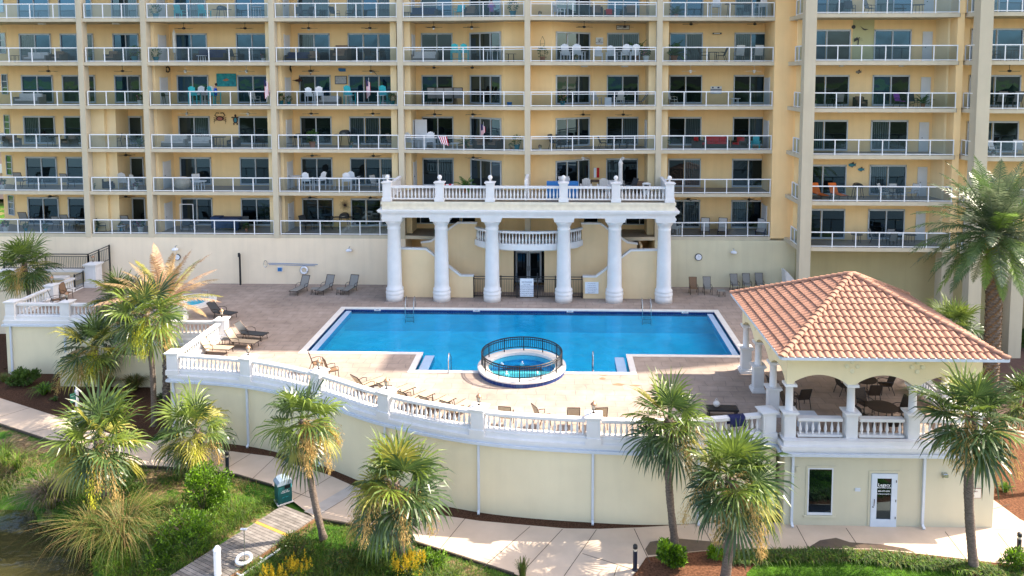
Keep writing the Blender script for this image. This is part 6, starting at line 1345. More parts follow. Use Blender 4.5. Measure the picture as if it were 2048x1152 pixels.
# ---------------- ceiling fans
FB = make_fan('ceiling_fan', M['black'], False); FL = make_fan('lit_ceiling_fan', M['black'], True, rot=.5); FS = make_fan('silver_ceiling_fan', M['chrome'], True, rot=.1, blades=3); FW = make_fan('white_ceiling_fan', M['white_ins'], True, rot=.3, blades=3); FF = make_fan('flush_ceiling_fan', M['black'], False, True, rot=.2, blades=3)
bay = {1: 'far-left', 2: 'second', 3: 'third', 4: 'fourth', 5: 'fifth', 6: 'sixth', 7: 'seventh', 9: 'far-right'}
row = {0: 'lowest balcony row', 1: 'second balcony row from the bottom', 2: 'third balcony row from the bottom', 3: 'fourth balcony row from the bottom', 4: 'top full balcony row', 5: 'cut-off top row'}
fans = [(4, 3, 370, FB, 'left black'), (4, 3, 492, FB, 'right black'), (4, 4, 619, FL, 'left black lamp-fitted'), (4, 4, 741, FL, 'right black lamp-fitted'), (4, 5, 868, FL, 'left black lamp-fitted'), (4, 5, 944, FL, 'right black lamp-fitted'), (4, 6, 1168, FB, 'left black'), (4, 6, 1249, FB, 'right black'), (4, 7, 1381, FF, 'left black flush'), (4, 7, 1508, FF, 'right black flush'),
        (3, 1, 100, FB, 'single black'), (3, 2, 248, FB, 'single black'), (3, 3, 373, FS, 'left silver'), (3, 3, 495, FS, 'right silver'), (3, 4, 623, FL, 'left black lamp-fitted'), (3, 4, 743, FL, 'right black lamp-fitted'), (3, 5, 869, FF, 'left black flush'), (3, 5, 945, FF, 'right black flush'), (3, 7, 1380, FW, 'left white'), (3, 7, 1507, FW, 'right white'),
        (2, 3, 376, FS, 'left silver'), (2, 3, 498, FS, 'right silver'), (2, 4, 624, FL, 'left black lamp-fitted'), (2, 4, 747, FL, 'right black lamp-fitted'), (2, 5, 870, FL, 'left black lamp-fitted'), (2, 5, 946, FL, 'right black lamp-fitted'), (2, 6, 1166, FB, 'left black'), (2, 6, 1246, FB, 'right black'),
        (1, 2, 255, FB, 'single black'), (1, 4, 626, FB, 'left black'), (1, 4, 748, FB, 'right black'), (1, 5, 947, FL, 'single black lamp-fitted'), (1, 6, 1166, FW, 'left white'), (1, 6, 1245, FW, 'right white'),
        (0, 1, 104, FB, 'single black'), (0, 2, 255, FB, 'single black'), (0, 4, 622, FB, 'left black'), (0, 4, 742, FB, 'right black'), (0, 7, 1375, FB, 'left black'), (0, 7, 1497, FB, 'right black')]
for k, b, px, pr_, lb in fans:
    y = 55.5 if b not in (5, 6) else 54.6
    put(pr_, USED, (sx(px, y, 300 - 86 * (k - 2)), y, zf(k + 1) - .25), (px * .37) % 1.2, f'{lb} ceiling fan, {bay[b]} bay, {row[k]}', 'ceiling fans over the balconies')
put(FB, USED, (sx(2020, 50.9, 120), 50.9, zf(4) - .27), .4, 'black ceiling fan at the right picture edge under the far-right balcony', 'ceiling fans over the balconies')

# ---------------- deck loungers
LG = make_lounger('sun_lounger', M['sling_grey'], M['bronze'], 62); LTN = make_lounger('tan_sun_lounger', M['sling_tan'], M['bronze'], 55); LD = make_lounger('dark_sun_lounger', M['sling_dark'], M['bronze'], 48)
CH = make_chair('garden_chair', M['sling_brown'], M['bronze'], 1.12); CT = make_chair('tan_garden_chair', M['sling_tan'], M['bronze'], 1.05); CG = make_chair('grey_garden_chair', M['sling_grey'], M['bronze'], 1.15)
ST = make_table('side_table', M['sling_grey'], M['bronze'], .25, .42, (.26, .26)); PT = make_table('patio_table', M['wicker'], M['black'], .62, .72); PCH = make_chair('patio_chair', M['wicker'], M['black'], 1.0)
gL = 'loungers on the pool deck'
for px, py, pr_, rz, lb in ((604, 583, LG, -12, 'grey sling lounger against the back wall, left of three'), (654, 582, LG, -12, 'grey sling lounger against the back wall, middle of three'), (703, 582, LG, -10, 'grey sling lounger against the back wall, right of three'),
        (440, 634, LD, 72, 'charcoal lounger standing behind the sunlit diagonal balustrade'), (497, 677, LD, 78, 'charcoal lounger with tan back beside the tan one, foot towards the pool'), (478, 693, LTN, 80, 'tan lounger in the sun behind the diagonal balustrade'), (425, 706, LTN, 84, 'tan lounger partly hidden by the curved balustrade at left'),
        (733, 783, LTN, 138, 'tan lounger left of the fourth lantern, angled to the pool'), (785, 800, LTN, 140, 'tan lounger behind the fourth lantern pier, angled to the pool'), (824, 814, LTN, 142, 'tan lounger right of the fourth lantern, nearest it'), (868, 825, LTN, 145, 'tan lounger midway between fourth and fifth lanterns'), (910, 834, LTN, 148, 'tan lounger just left of the fifth lantern'),
        (1415, 588, CG, 0, 'pale grey chair right of the brown chair under the wall clock')):
    c = G(px, py); put(pr_, USED, (c.x, c.y, 0), R(rz), lb, gL if pr_ is not CG else 'chairs on the pool deck')
gC = 'chairs on the pool deck'
for px, py, pr_, rz, lb in ((1387, 588, CH, 0, 'brown high-backed chair under the wall clock beside the rightmost column'), (1470, 582, CG, 5, 'grey chair behind the pavilion roof, left of three'), (1494, 581, CG, 0, 'grey chair behind the pavilion roof, middle of three'), (1519, 580, CG, -4, 'grey chair behind the pavilion roof, right of three'),
        (634, 742, CH, 118, 'brown high-backed chair left of the third lantern'), (664, 756, CH, 125, 'brown high-backed chair right of the third lantern'), (1013, 851, CT, 172, 'single black-framed chair right of the fifth lantern against the balustrade'), (1085, 853, CT, 120, 'chair turned sideways against the rail between two lanterns'), (1147, 853, CT, 180, 'tan chair with its back to the rail left of the sixth lantern'), (1200, 853, CT, 186, 'tan chair just right of the sixth lantern'),
        (133, 598, CH, 80, 'brown wicker-back chair beside the black gate on the left terrace'), (112, 612, CH, 130, 'metal chair half hidden behind the left terrace balustrade')):
    c = G(px, py); put(pr_, USED, (c.x, c.y, 0), R(rz), lb, gC)
gT = 'small side tables on the pool deck'
for px, py, lb in ((630, 588, 'low side table between left and middle grey loungers'), (681, 588, 'low side table between middle and right grey loungers'), (1442, 592, 'low side table right of the pale grey chair'), (455, 690, 'low table between the charcoal and tan loungers'), (758, 794, 'low table between loungers left of the fourth lantern'), (846, 822, 'low table among loungers right of the fourth lantern')):
    c = G(px, py); put(ST, USED, (c.x, c.y, 0), R(5), lb, gT)
# pavilion furniture
c = G(1765, 815, .7); put(PT, USED, (c.x, c.y, 0), 0, 'round dark patio table in the middle arch of the pavilion', 'patio tables in the pavilion', 1.05)
T1 = (c.x, c.y); put(PT, USED, (14.9, 35.9, 0), 0, 'round dark patio table at the back of the pavilion', 'patio tables in the pavilion')
T2 = (14.9, 35.9)
for (tx, ty), a, lb in ((T1, 200, 'dark sling chair left of the nearer pavilion table'), (T1, 270, 'dark sling chair in front of the nearer pavilion table'), (T1, 20, 'dark sling chair right of the nearer pavilion table'), (T1, 110, 'dark sling chair behind the nearer pavilion table'), (T2, 190, 'dark sling chair left of the rear pavilion table'), (T2, 270, 'dark sling chair in front of the rear pavilion table'), (T2, 0, 'dark sling chair right of the rear pavilion table')):
    r_ = 1.05; x, y = tx + r_ * math.cos(R(a)), ty + r_ * math.sin(R(a)); put(PCH, USED, (x, y, 0), R(a) - R(90), lb, 'patio chairs in the pavilion')
for x, y, rz, lb in ((11.4, 34.3, 190, 'dark sling chair alone in the left front arch of the pavilion'), (10.6, 33.6, 60, 'dark sling chair behind the left pavilion column'), (10.5, 35.4, 100, 'dark sling chair at the left side of the pavilion, further back')): put(PCH, USED, (x, y, 0), R(rz), lb, 'patio chairs in the pavilion')
o = MB().box(-.36, .36, -.3, .3, .0, .62).box(-.38, .38, -.32, .32, .62, .68).build('storage_box', M['gutter']); c = G(1618, 832, .65); o.location = (c.x, c.y + .15, 0); tag(o, 'blue-grey storage box behind the left pavilion balustrade', 'box')
c = G(1447, 838); o = MB().box(-.7, .7, -.28, .28, .32, .40).box(-.65, -.6, -.25, .25, 0, .32).box(.6, .65, -.25, .25, 0, .32).build('bench', M['black']); o.location = (c.x, c.y + .3, 0); tag(o, 'low black bench behind the rail beside the navy towel', 'bench')
o = MB().ball((0, 0, .15), .16, 10, sz=.9).tube([(-.1, 0, .25), (0, 0, .42), (.1, 0, .25)], .015, 5).build('bag', M['cushion'], smooth=True); o.location = (c.x - .25, c.y + .35, .4); tag(o, 'pale beach bag lying on the black bench', 'bag')
# ---------------- things on the podium wall
def wallthing(px, py, y, name, label, cat): p = W(px, py, y); return thing(name, label, cat, p)
t = wallthing(1397, 514, 53.98, 'wall_clock', 'round black-rimmed clock on the podium wall right of the portico', 'clock')
def clock(t, r):
    RX = Matrix.Rotation(R(90), 4, 'X'); MB().lathe([(r, 0), (r, .06), (r * .82, .07)], n=24).xf(RX).build('rim', M['black'], t); MB().lathe([(r * .82, .055), (r * .82, .076)], n=24).xf(RX).build('face', M['white_ins'], t); MB().beam((0, -.07, 0), (r * .45, -.07, r * .2), .02, .01).beam((0, -.072, 0), (-r * .2, -.072, r * .62), .015, .01).build('hands', M['black'], t)
clock(t, .27)
t = wallthing(355, 514, 53.98, 'wall_clock', 'round black-rimmed clock on the podium wall behind the dry date palm fronds', 'clock'); clock(t, .24)
LPR = None
for px, py, lb in ((700, 499, 'white dome wall lamp above the three grey loungers'), (1466, 503, 'white dome wall lamp right of the podium wall clock'), (354, 497, 'white dome wall lamp above the dry date palm')):
    p = W(px, py, 53.98)
    if LPR is None:
        LPR = thing('wall_lamp', lb, 'wall lamp', p, 0, 'dome lamps on the podium wall'); MB().tube([(0, 0, .22), (0, -.2, .22), (0, -.28, .12)], .03, 6).build('arm', M['chrome'], LPR); MB().lathe([(.20, -.08), (.24, .0), (.18, .07), (.05, .12)], (0, -.28, 0), 14).build('shade', M['white_ins'], LPR, smooth=True)
    else: o = copy_tree(LPR); o.location = p; o['label'] = lb
t = wallthing(609, 540, 53.98, 'life_ring', 'white life ring hanging on the podium wall above the left grey lounger', 'life ring')
MB().tube([(.24 * math.cos(a), -.08, .24 * math.sin(a)) for a in [i * math.pi / 12 for i in range(24)]], .075, 8, closed=True).build('ring', M['white_ins'], t, smooth=True); MB().tube([(.33 * math.cos(a), -.06, .33 * math.sin(a)) for a in [i * math.pi / 12 for i in range(24)]], .01, 4, closed=True).build('rope', M['sling_grey'], t)
t = wallthing(532, 527, 53.98, 'rescue_pole', 'blue rescue pole with a hoop hung across the podium wall', 'rescue pole')
a = sx(630, 53.9) - t.location.x; MB().tube([(.2, -.1, .05), (a, -.1, -.02)], .02, 5).tube([(.25, -.1, -.05), (a - .2, -.1, -.12)], .018, 5).build('pole', M['blue'], t); MB().tube([(.13 * math.cos(q), -.1, .26 * math.sin(q)) for q in [i * math.pi / 10 for i in range(20)]], .02, 5, closed=True).build('hoop', M['chrome'], t)
t = wallthing(561, 538, 53.98, 'control_box', 'small blue-grey control box below the rescue pole', 'box'); MB().box(-.18, .18, -.14, 0, -.16, .16).build('case', M['gutter'], t); MB().box(-.15, .15, -.155, -.14, -.13, .13).build('cover', M['blue'], t)
t = thing('standpipe', 'black vertical pipe post against the podium wall left of the rescue pole', 'pipe', (sx(482, 53.8, 560), 53.7, 0)); MB().tube([(0, 0, 0), (0, 0, 2.3)], .075, 8).build('pipe', M['black'], t); MB().box(-.12, .02, -.05, .05, 2.1, 2.4).build('head', M['black'], t)

# ================================================================== BALCONY THINGS
WI = M['white_ins']
BAR = make_adirondack('tall_slat_chair', WI, tall=True); ADW = make_adirondack('slat_chair', WI); ADT = make_adirondack('teal_slat_chair', M['teal']); BART = make_adirondack('teal_tall_slat_chair', M['teal'], tall=True); ADN = make_adirondack('tan_slat_chair', M['cushion'])
DC = make_chair('dark_balcony_chair', M['sling_dark'], M['black'], .98); GC = make_chair('grey_balcony_chair', M['sling_grey'], M['bronze'], 1.05); TCH = make_chair('teal_balcony_chair', M['teal'], M['teal'], .95); PUR = make_chair('purple_balcony_chair', mat('purple_fabric', (.22, .03, .30), .8, .1, 8), M['black'], 1.0); PC = make_chair('pale_balcony_chair', M['cushion'], M['chrome'], 1.05)
DT = make_table('dark_balcony_table', M['black'], M['black'], .5, .73); GT = make_table('glass_balcony_table', M['gutter'], M['bronze'], .5, .73); WT = make_table('white_balcony_table', WI, WI, .4, .9); LT_ = make_table('low_balcony_table', WI, WI, .3, .42); HT = make_table('long_bar_table', M['wood'], M['black'], .5, 1.0, (.95, .3))
SO = make_sofa('balcony_sofa', M['wicker'], M['navy'], 2.1); SR_ = make_sofa('red_sofa', M['wicker'], M['red'], 1.8); AR = make_sofa('red_armchair', M['wicker'], M['red'], .85); SG = make_sofa('grey_sofa', M['sling_grey'], M['cushion'], 2.0); WA = make_sofa('wicker_armchair', M['wicker'], M['sling_brown'], .85)
GRL = make_grill('grill'); LO = make_lounger('orange_balcony_lounger', M['orange'], M['bronze'], 60, False); LW = make_lounger('pale_balcony_lounger', M['cushion'], M['navy'], 55, False)
P_T = make_plant('teal_potted_plant', M['pot_teal'], .7, seed=2); P_W = make_plant('white_potted_plant', M['pot_white'], .5, flowers=mat('pink_petals', (.6, .12, .3), .7, .1, 8), seed=3); P_P = make_plant('potted_palm', M['terracotta'], 1.1, 'palm', seed=4); P_B = make_plant('potted_bush', M['terracotta'], .8, seed=5)
P_F = make_plant('potted_flowers', M['pot_teal'], .45, flowers=mat('peach_petals', (.65, .35, .2), .7, .1, 8), seed=6, pr=.15)
ROWS = {0: 'lowest balcony row', 1: 'second balcony row up', 2: 'third balcony row up', 3: 'fourth balcony row up', 4: 'top full balcony row', 5: 'cut-off top balcony row'}
def bal(pr_, k, px, y, rz, what, where, s=1, g=None):
    z = zf(k); put(pr_, USED, (sx(px, y, 470 - 86 * k), y, z), R(rz), f'{what}, {where}, {ROWS[k]}', g or 'furniture on the balconies', s)
S = [  # prototype, row, px, y, rot, what, where, scale
    (BAR, 1, 615, 55.0, 180, 'white tall slatted chair seen from behind', 'fourth bay left part', 1), (BAR, 1, 640, 55.2, 240, 'white tall slatted chair turned sideways', 'fourth bay left of the stool', 1), (BAR, 1, 694, 54.9, 190, 'white tall slatted chair near the centre', 'fourth bay', 1), (BAR, 1, 708, 55.7, 170, 'white tall slatted chair with cream seat further back', 'fourth bay centre', 1),
    (WT, 1, 665, 55.5, 0, 'white bar stool table', 'fourth bay between slatted chairs', .9), (WT, 1, 592, 55.7, 0, 'white table with long top', 'fourth bay at the closet', 1.1), (PC, 1, 752, 55.5, 60, 'pale rocking lounge chair', 'fourth bay right part', 1), (PC, 1, 774, 55.7, 20, 'beige chair behind the portico parapet', 'fourth bay right end', 1),
    (GRL, 0, 689, 56.3, 0, 'black-hooded grill with pale cabinet', 'fourth bay below the sunburst', 1.05), (DC, 0, 612, 55.8, 60, 'dark slatted bar chair', 'fourth bay', 1.1), (DT, 0, 637, 55.8, 0, 'dark round table', 'fourth bay behind glass', 1), (DC, 0, 655, 56, -60, 'dark chair right of the round table', 'fourth bay', 1),
    (DT, 0, 388, 55.3, 0, 'dark blue-toned side table', 'third bay by the screen frame', .7), (DC, 0, 372, 55.2, 20, 'dark folding chair', 'third bay beside the screen frame', .9), (DC, 0, 490, 55.6, 20, 'dark mesh chair', 'third bay right end', 1), (P_B, 0, 493, 55.1, 0, 'shadowed potted bush', 'third bay right end', .6),
    (P_W, 0, 12, 54.7, 0, 'white pot of pink flowers', 'far-left bay at the picture edge', 1), (P_T, 0, 52, 54.8, 0, 'dark green potted plant', 'far-left bay left part', .6), (P_T, 0, 92, 54.7, 0, 'low teal bowl plant', 'far-left bay middle', .6), (GC, 0, 118, 55.6, 180, 'tan sling chair, left of three', 'far-left bay', 1), (GC, 0, 136, 55.8, 180, 'tan sling chair, middle of three', 'far-left bay', 1.1), (GC, 0, 150, 55.4, 180, 'tan sling chair, right of three', 'far-left bay', .95), (GC, 0, 55, 56.2, 180, 'tall grey chair by the narrow window', 'far-left bay', 1.2),
    (P_T, 0, 192, 54.7, 0, 'teal potted plant at the pier', 'second bay', .8), (DC, 0, 206, 55.0, 110, 'dark sling chair turned left', 'second bay', 1), (GC, 0, 256, 55.6, 180, 'grey high-backed chair', 'second bay behind the table', 1.1), (LT_, 0, 243, 55.0, 0, 'small pale table with plant', 'second bay', 1), (P_F, 0, 243, 55.0, 0, 'turquoise pot of flowers', 'second bay on the small table', .9), (P_W, 0, 282, 54.7, 0, 'white pot of pink flowers', 'second bay right end', 1.1),
    (GC, 1, 44, 55.8, 180, 'brown tall-backed bar chair', 'far-left bay by the window', 1.15), (DT, 1, 80, 55.6, 0, 'low dark table', 'far-left bay', 1), (GC, 1, 137, 55.6, 170, 'brown bar chair', 'far-left bay right part', 1.1), (P_W, 1, 6, 55, 0, 'white basket planter', 'far-left bay picture edge', .9),
    (WA, 1, 222, 55.4, 90, 'brown wicker armchair', 'second bay', 1), (ADN, 1, 252, 55.5, 180, 'chair under a white dust cover', 'second bay', 1.15), (PC, 1, 275, 55.2, 150, 'heap of pale covered furniture chair', 'second bay', 1.1), (P_W, 1, 272, 54.7, 0, 'white pot', 'second bay by the rail', .7), (P_T, 1, 187, 54.7, 0, 'small dark potted plant', 'second bay left end', .5),
    (LT_, 1, 400, 55.0, 0, 'low white coffee table', 'third bay', 1.6), (PC, 1, 393, 55.8, 30, 'white chair with folded cover', 'third bay', 1),
    (WA, 2, 25, 55.0, 60, 'black wicker armchair', 'far-left bay left part', 1.1), (PC, 2, 8, 54.9, 60, 'yellowish framed chair', 'far-left bay picture edge', 1), (DT, 2, 108, 55.6, 0, 'dark wicker table with chairs', 'far-left bay before the door', 1.1), (WA, 2, 140, 55.5, -20, 'dark wicker armchair with red cushion', 'far-left bay right end', 1), (TCH, 2, 185, 55.4, 0, 'teal-seated bar stool', 'second bay left end', .8), (DC, 2, 232, 55.6, 0, 'dark metal chair', 'second bay middle', 1), (P_P, 2, 280, 54.8, 0, 'bright green potted agave', 'second bay right end', .6), (DT, 2, 262, 55.4, 0, 'dark table with flowers', 'second bay right part', .9),
    (SG, 2, 350, 55.6, 0, 'grey cushioned sofa', 'third bay left part', 1), (SG, 2, 402, 55.8, 0, 'pale grey cushioned sofa under the window', 'third bay middle', .9), (DT, 2, 437, 55.0, 0, 'long dark table with pale top', 'third bay under the crab', 1.1), (WA, 2, 468, 55.5, 0, 'wicker armchair', 'third bay under the turtle', .9), (DC, 2, 520, 55.3, 10, 'dark metal chair with flowers', 'third bay right end', 1), (GRL, 2, 333, 56.2, 0, 'black grill in the corner', 'third bay', .8),
    (P_B, 2, 625, 55.2, 0, 'bright leafy plant on a table', 'fourth bay', 1.2), (GRL, 2, 597, 55.9, 0, 'black grill by the closet door', 'fourth bay', .85), (GRL, 2, 690, 55.9, 0, 'long black griddle', 'fourth bay centre', 1.1), (P_F, 2, 702, 54.9, 0, 'blue pail planter', 'fourth bay right of the griddle', .7), (P_B, 2, 718, 54.9, 0, 'red toy-coloured planter', 'fourth bay', .4), (GC, 2, 784, 55.2, 70, 'pale lounge chair', 'fourth bay right end', 1), (DT, 2, 740, 55.1, 0, 'low dark table', 'fourth bay right part', .7), (DT, 2, 580, 54.9, 0, 'small grey drum table', 'fourth bay left end', .5),
    (ADW, 2, 824, 54.9, 150, 'white wicker high-backed chair', 'fifth bay left end', 1.1), (ADW, 2, 859, 54.9, 200, 'white wicker chair before the open door', 'fifth bay', 1.15), (WT, 2, 842, 54.6, 0, 'small white wicker table', 'fifth bay between white chairs', .8), (P_P, 2, 931, 55.2, 0, 'dark potted fern', 'fifth bay centre', .7), (WA, 2, 960, 54.4, 20, 'pinkish wicker armchair', 'fifth bay right of the fern', 1.1), (WA, 2, 990, 54.3, -30, 'pinkish wicker armchair beside the flag', 'fifth bay', 1.1), (P_T, 2, 1034, 53.7, 0, 'big teal-green potted bush', 'fifth bay right end', 1.1), (P_B, 2, 1022, 53.7, 0, 'terracotta pot of herbs', 'fifth bay right end', .5), (LT_, 2, 910, 54.3, 0, 'low white glass table', 'fifth bay', 1.1), (GC, 2, 886, 55, 0, 'grey-blue seat', 'fifth bay under the striped flag', .9),
    (DC, 2, 1110, 54.4, 60, 'brown lounge chair, left of two', 'sixth bay', 1.1), (DC, 2, 1126, 54.4, 60, 'brown lounge chair, right of two', 'sixth bay', 1.1), (DC, 2, 1206, 55.1, 100, 'dark folding chair', 'sixth bay centre', .95), (DT, 2, 1246, 55.3, 0, 'dark round table', 'sixth bay', 1), (DC, 2, 1232, 55.3, 90, 'dark chair left of the round table', 'sixth bay', .95), (DC, 2, 1262, 55.3, -90, 'dark chair right of the round table', 'sixth bay', .95), (P_W, 2, 1080, 53.6, 0, 'small pale ornament planter', 'sixth bay left end', .5),
    (AR, 2, 1397, 55.2, 60, 'red-cushioned wicker armchair, left', 'seventh bay', 1), (SR_, 2, 1433, 55.8, 0, 'red-cushioned wicker sofa', 'seventh bay centre', 1), (AR, 2, 1478, 55.2, -50, 'red-cushioned wicker armchair, right', 'seventh bay', 1), (ADT, 2, 1511, 55.0, -20, 'blue folding beach chair', 'seventh bay right end', .9), (P_B, 2, 1333, 55.0, 0, 'red-flowered plant', 'seventh bay left end', .7),
    (SG, 3, 60, 55.3, 0, 'dark outdoor sofa behind reflecting glass', 'far-left bay', 1), (P_W, 3, 281, 54.8, 0, 'white planter with leafy plant', 'second bay right end', 1), (P_T, 3, 305, 55.0, 0, 'palm-like potted plant', 'third bay left end', 1.1), (BART, 3, 390, 55.1, 180, 'teal tall slatted chair left of the white table', 'third bay', 1), (BART, 3, 430, 55.0, 150, 'teal tall slatted chair the seated man uses', 'third bay', 1), (HT, 3, 408, 55.5, 0, 'long bar table with white chairs', 'third bay', .9), (BAR, 3, 398, 55.9, 0, 'white tall slatted chair behind the table, left', 'third bay', 1), (BAR, 3, 416, 55.9, 0, 'white tall slatted chair behind the table, right', 'third bay', 1), (PC, 3, 510, 55.1, 60, 'white folding lounge chair', 'third bay right end', 1), (GRL, 3, 322, 55.6, 0, 'black and red grill on a stand', 'third bay left', .8),
    (BAR, 3, 621, 54.8, 180, 'white tall slatted chair at left', 'fourth bay', .95), (BAR, 3, 638, 55.1, 200, 'white tall slatted chair with starfish seat', 'fourth bay', 1), (BART, 3, 700, 55.4, 170, 'turquoise tall slatted chair behind a white stool', 'fourth bay centre', 1.05), (BART, 3, 768, 55.4, 180, 'turquoise tall slatted chair at right', 'fourth bay', 1.05), (WT, 3, 698, 54.8, 0, 'white slatted bar stool', 'fourth bay centre', .85), (WT, 3, 762, 54.7, 0, 'white slatted bar stool at right', 'fourth bay', .85), (P_F, 3, 562, 54.7, 0, 'turquoise vase of peach flowers', 'fourth bay left end', 1.2), (P_F, 3, 785, 54.7, 0, 'turquoise vase of red flowers', 'fourth bay right end', 1.2), (SG, 3, 660, 55.6, 0, 'pale-covered sofa', 'fourth bay centre', .8), (P_T, 3, 578, 54.9, 0, 'low green potted plant', 'fourth bay left part', .7),
    (GC, 3, 866, 55.2, 180, 'brown bar chair, first of four in a row', 'fifth bay', 1.25), (GC, 3, 881, 55.2, 180, 'brown bar chair, second of four in a row', 'fifth bay', 1.25), (GC, 3, 899, 55.2, 180, 'brown bar chair, third of four in a row', 'fifth bay', 1.25), (GC, 3, 918, 55.1, 180, 'brown bar chair, fourth of four in a row', 'fifth bay', 1.25), (HT, 3, 890, 55.6, 0, 'long dark bar table', 'fifth bay', 1.1),
    (P_F, 3, 1125, 54.0, 0, 'stone pot of blue flowers', 'sixth bay left part', 1.3), (ADN, 3, 1192, 54.5, 150, 'white chair with pink floral cushions, left', 'sixth bay', 1), (ADN, 3, 1237, 54.6, 200, 'white chair with pink floral cushions, right', 'sixth bay', 1), (LW, 3, 1278, 54.8, 250, 'white cushioned lounger', 'sixth bay right end', .95),
    (PC, 3, 1345, 55.2, 60, 'pale chair behind reflecting glass', 'seventh bay left', 1), (LT_, 3, 1470, 55.0, 0, 'white low table', 'seventh bay right', 1.3),
    (DT, 4, 30, 55.2, 0, 'dark side table with green pot', 'far-left bay left part', .7), (SG, 4, 75, 55.6, 0, 'grey wicker sofa', 'far-left bay middle', .9), (WA, 4, 118, 55.4, 0, 'brown wicker armchair', 'far-left bay right part', 1), (P_T, 4, 176, 54.8, 0, 'teal potted plant', 'second bay left end', 1), (WA, 4, 225, 55.3, 0, 'dark wicker armchair', 'second bay middle', 1), (P_T, 4, 270, 54.7, 0, 'large turquoise urn', 'second bay right end', 1.2),
    (P_T, 4, 312, 54.9, 0, 'leafy potted shrub', 'third bay left end', 1.1), (SO, 4, 424, 55.7, 0, 'navy sofa with striped cushions', 'third bay', 1.15), (DC, 4, 466, 55.0, 60, 'dark chair with white cushion', 'third bay right of the sofa', 1), (LT_, 4, 404, 54.9, 0, 'low slatted coffee table', 'third bay', 1.2), (P_W, 4, 527, 54.8, 0, 'white pot with plant', 'third bay right end', .8),
    (SO, 4, 598, 55.5, 0, 'navy corner sofa with white cushion', 'fourth bay left part', .9), (WA, 4, 628, 55.5, 20, 'blue-grey armchair', 'fourth bay', 1), (WA, 4, 682, 55.4, 0, 'covered blue-grey barrel armchair', 'fourth bay centre', 1.5), (DC, 4, 740, 55.2, 160, 'dark bar chair', 'fourth bay right', 1.1), (DT, 4, 755, 55.3, 0, 'dark bar table', 'fourth bay right', 1.1),
    (SG, 4, 850, 55.5, 0, 'turquoise-cushioned sofa', 'fifth bay left part', .95), (BART, 4, 911, 54.9, 180, 'turquoise bar chair, left of two', 'fifth bay', .95), (BART, 4, 929, 54.9, 180, 'turquoise bar chair, right of two', 'fifth bay', .95), (WT, 4, 980, 54.2, 0, 'white slim bar stool, left', 'fifth bay', .9), (WT, 4, 1000, 54.1, 0, 'white slim bar stool, right', 'fifth bay', .9), (DT, 4, 1022, 53.9, 0, 'tall dark metal side table', 'fifth bay right end', .8),
    (ADW, 4, 1134, 54.2, 160, 'white rocking chair, first from left', 'sixth bay', 1.15), (ADW, 4, 1158, 54.2, 160, 'white rocking chair, second from left', 'sixth bay', 1.15), (ADW, 4, 1196, 54.5, 180, 'white armchair at the low table', 'sixth bay', 1), (ADW, 4, 1222, 54.4, 170, 'white armchair right of centre', 'sixth bay', 1.05), (ADW, 4, 1247, 54.6, 200, 'white rocking chair with floral cushion, left', 'sixth bay', 1.15), (ADW, 4, 1266, 54.6, 200, 'white rocking chair at far right', 'sixth bay', 1.15), (P_B, 4, 1085, 53.8, 0, 'ivy planter under the iron trellis', 'sixth bay left end', 1), (P_W, 4, 1292, 54.4, 0, 'white-flowering potted bush', 'sixth bay right end', 1.2), (P_P, 4, 1275, 55.6, 0, 'tall dark potted palm', 'sixth bay right part', 1.3), (P_F, 4, 1152, 53.7, 0, 'lime-green stool planter', 'sixth bay between the rocking chairs', .7),
    (P_P, 4, 1348, 55.2, 0, 'tall potted palm', 'seventh bay left end', 1.3), (DT, 4, 1424, 55.1, 0, 'dark patio table', 'seventh bay centre', 1), (DC, 4, 1408, 55.1, 90, 'dark sling chair left of the table', 'seventh bay', 1.1), (DC, 4, 1442, 55.1, -90, 'dark sling chair right of the table', 'seventh bay', 1.1), (PC, 4, 1478, 55.4, 180, 'pale bar chair, left', 'seventh bay right part', 1.15), (PC, 4, 1515, 55.4, 180, 'pale bar chair, right', 'seventh bay right part', 1.15),
    (P_T, 5, 312, 54.9, 0, 'bushy potted plant', 'third bay left end', 1.1), (ADT, 5, 362, 55.2, 170, 'light teal chair, left of two', 'third bay', 1), (ADT, 5, 410, 55.2, 170, 'light teal chair, right of two', 'third bay', 1), (GRL, 5, 444, 55.8, 0, 'black cart grill', 'third bay', .9), (WT, 5, 515, 55.0, 0, 'white folding drying rack table', 'third bay right end', 1),
    (DC, 5, 598, 55.2, 30, 'lattice-backed dark chair, first', 'fourth bay', .95), (DC, 5, 616, 55.3, -30, 'lattice-backed dark chair, second', 'fourth bay', .95), (DC, 5, 670, 55.3, 60, 'lattice-backed dark chair, third', 'fourth bay', .95), (DC, 5, 700, 55.3, -60, 'lattice-backed dark chair, fourth', 'fourth bay', .95), (SO, 5, 846, 55.4, 0, 'navy sofa', 'fifth bay left part', 1), (TCH, 5, 918, 55.0, -20, 'bright turquoise moulded chair', 'fifth bay centre', 1.1), (WA, 5, 942, 55, 0, 'navy lounge armchair', 'fifth bay right of the turquoise chair', 1.1), (P_T, 5, 1026, 53.8, 0, 'round leafy potted bush', 'fifth bay right end', 1.2), (DT, 5, 814, 54.8, 0, 'small side table', 'fifth bay left end', .6),
    (ADW, 5, 1118, 54.3, 120, 'white rocking chair', 'sixth bay left part', 1), (WA, 5, 1193, 54.7, 0, 'brown egg-shaped chair, left', 'sixth bay', 1.1), (WA, 5, 1262, 54.8, 0, 'brown egg-shaped chair, right', 'sixth bay', 1.1), (AR, 5, 1218, 55.0, 0, 'pink-cushioned chair', 'sixth bay centre', .8), (P_W, 5, 1080, 53.6, 0, 'blue ceramic urn', 'sixth bay left end', .5),
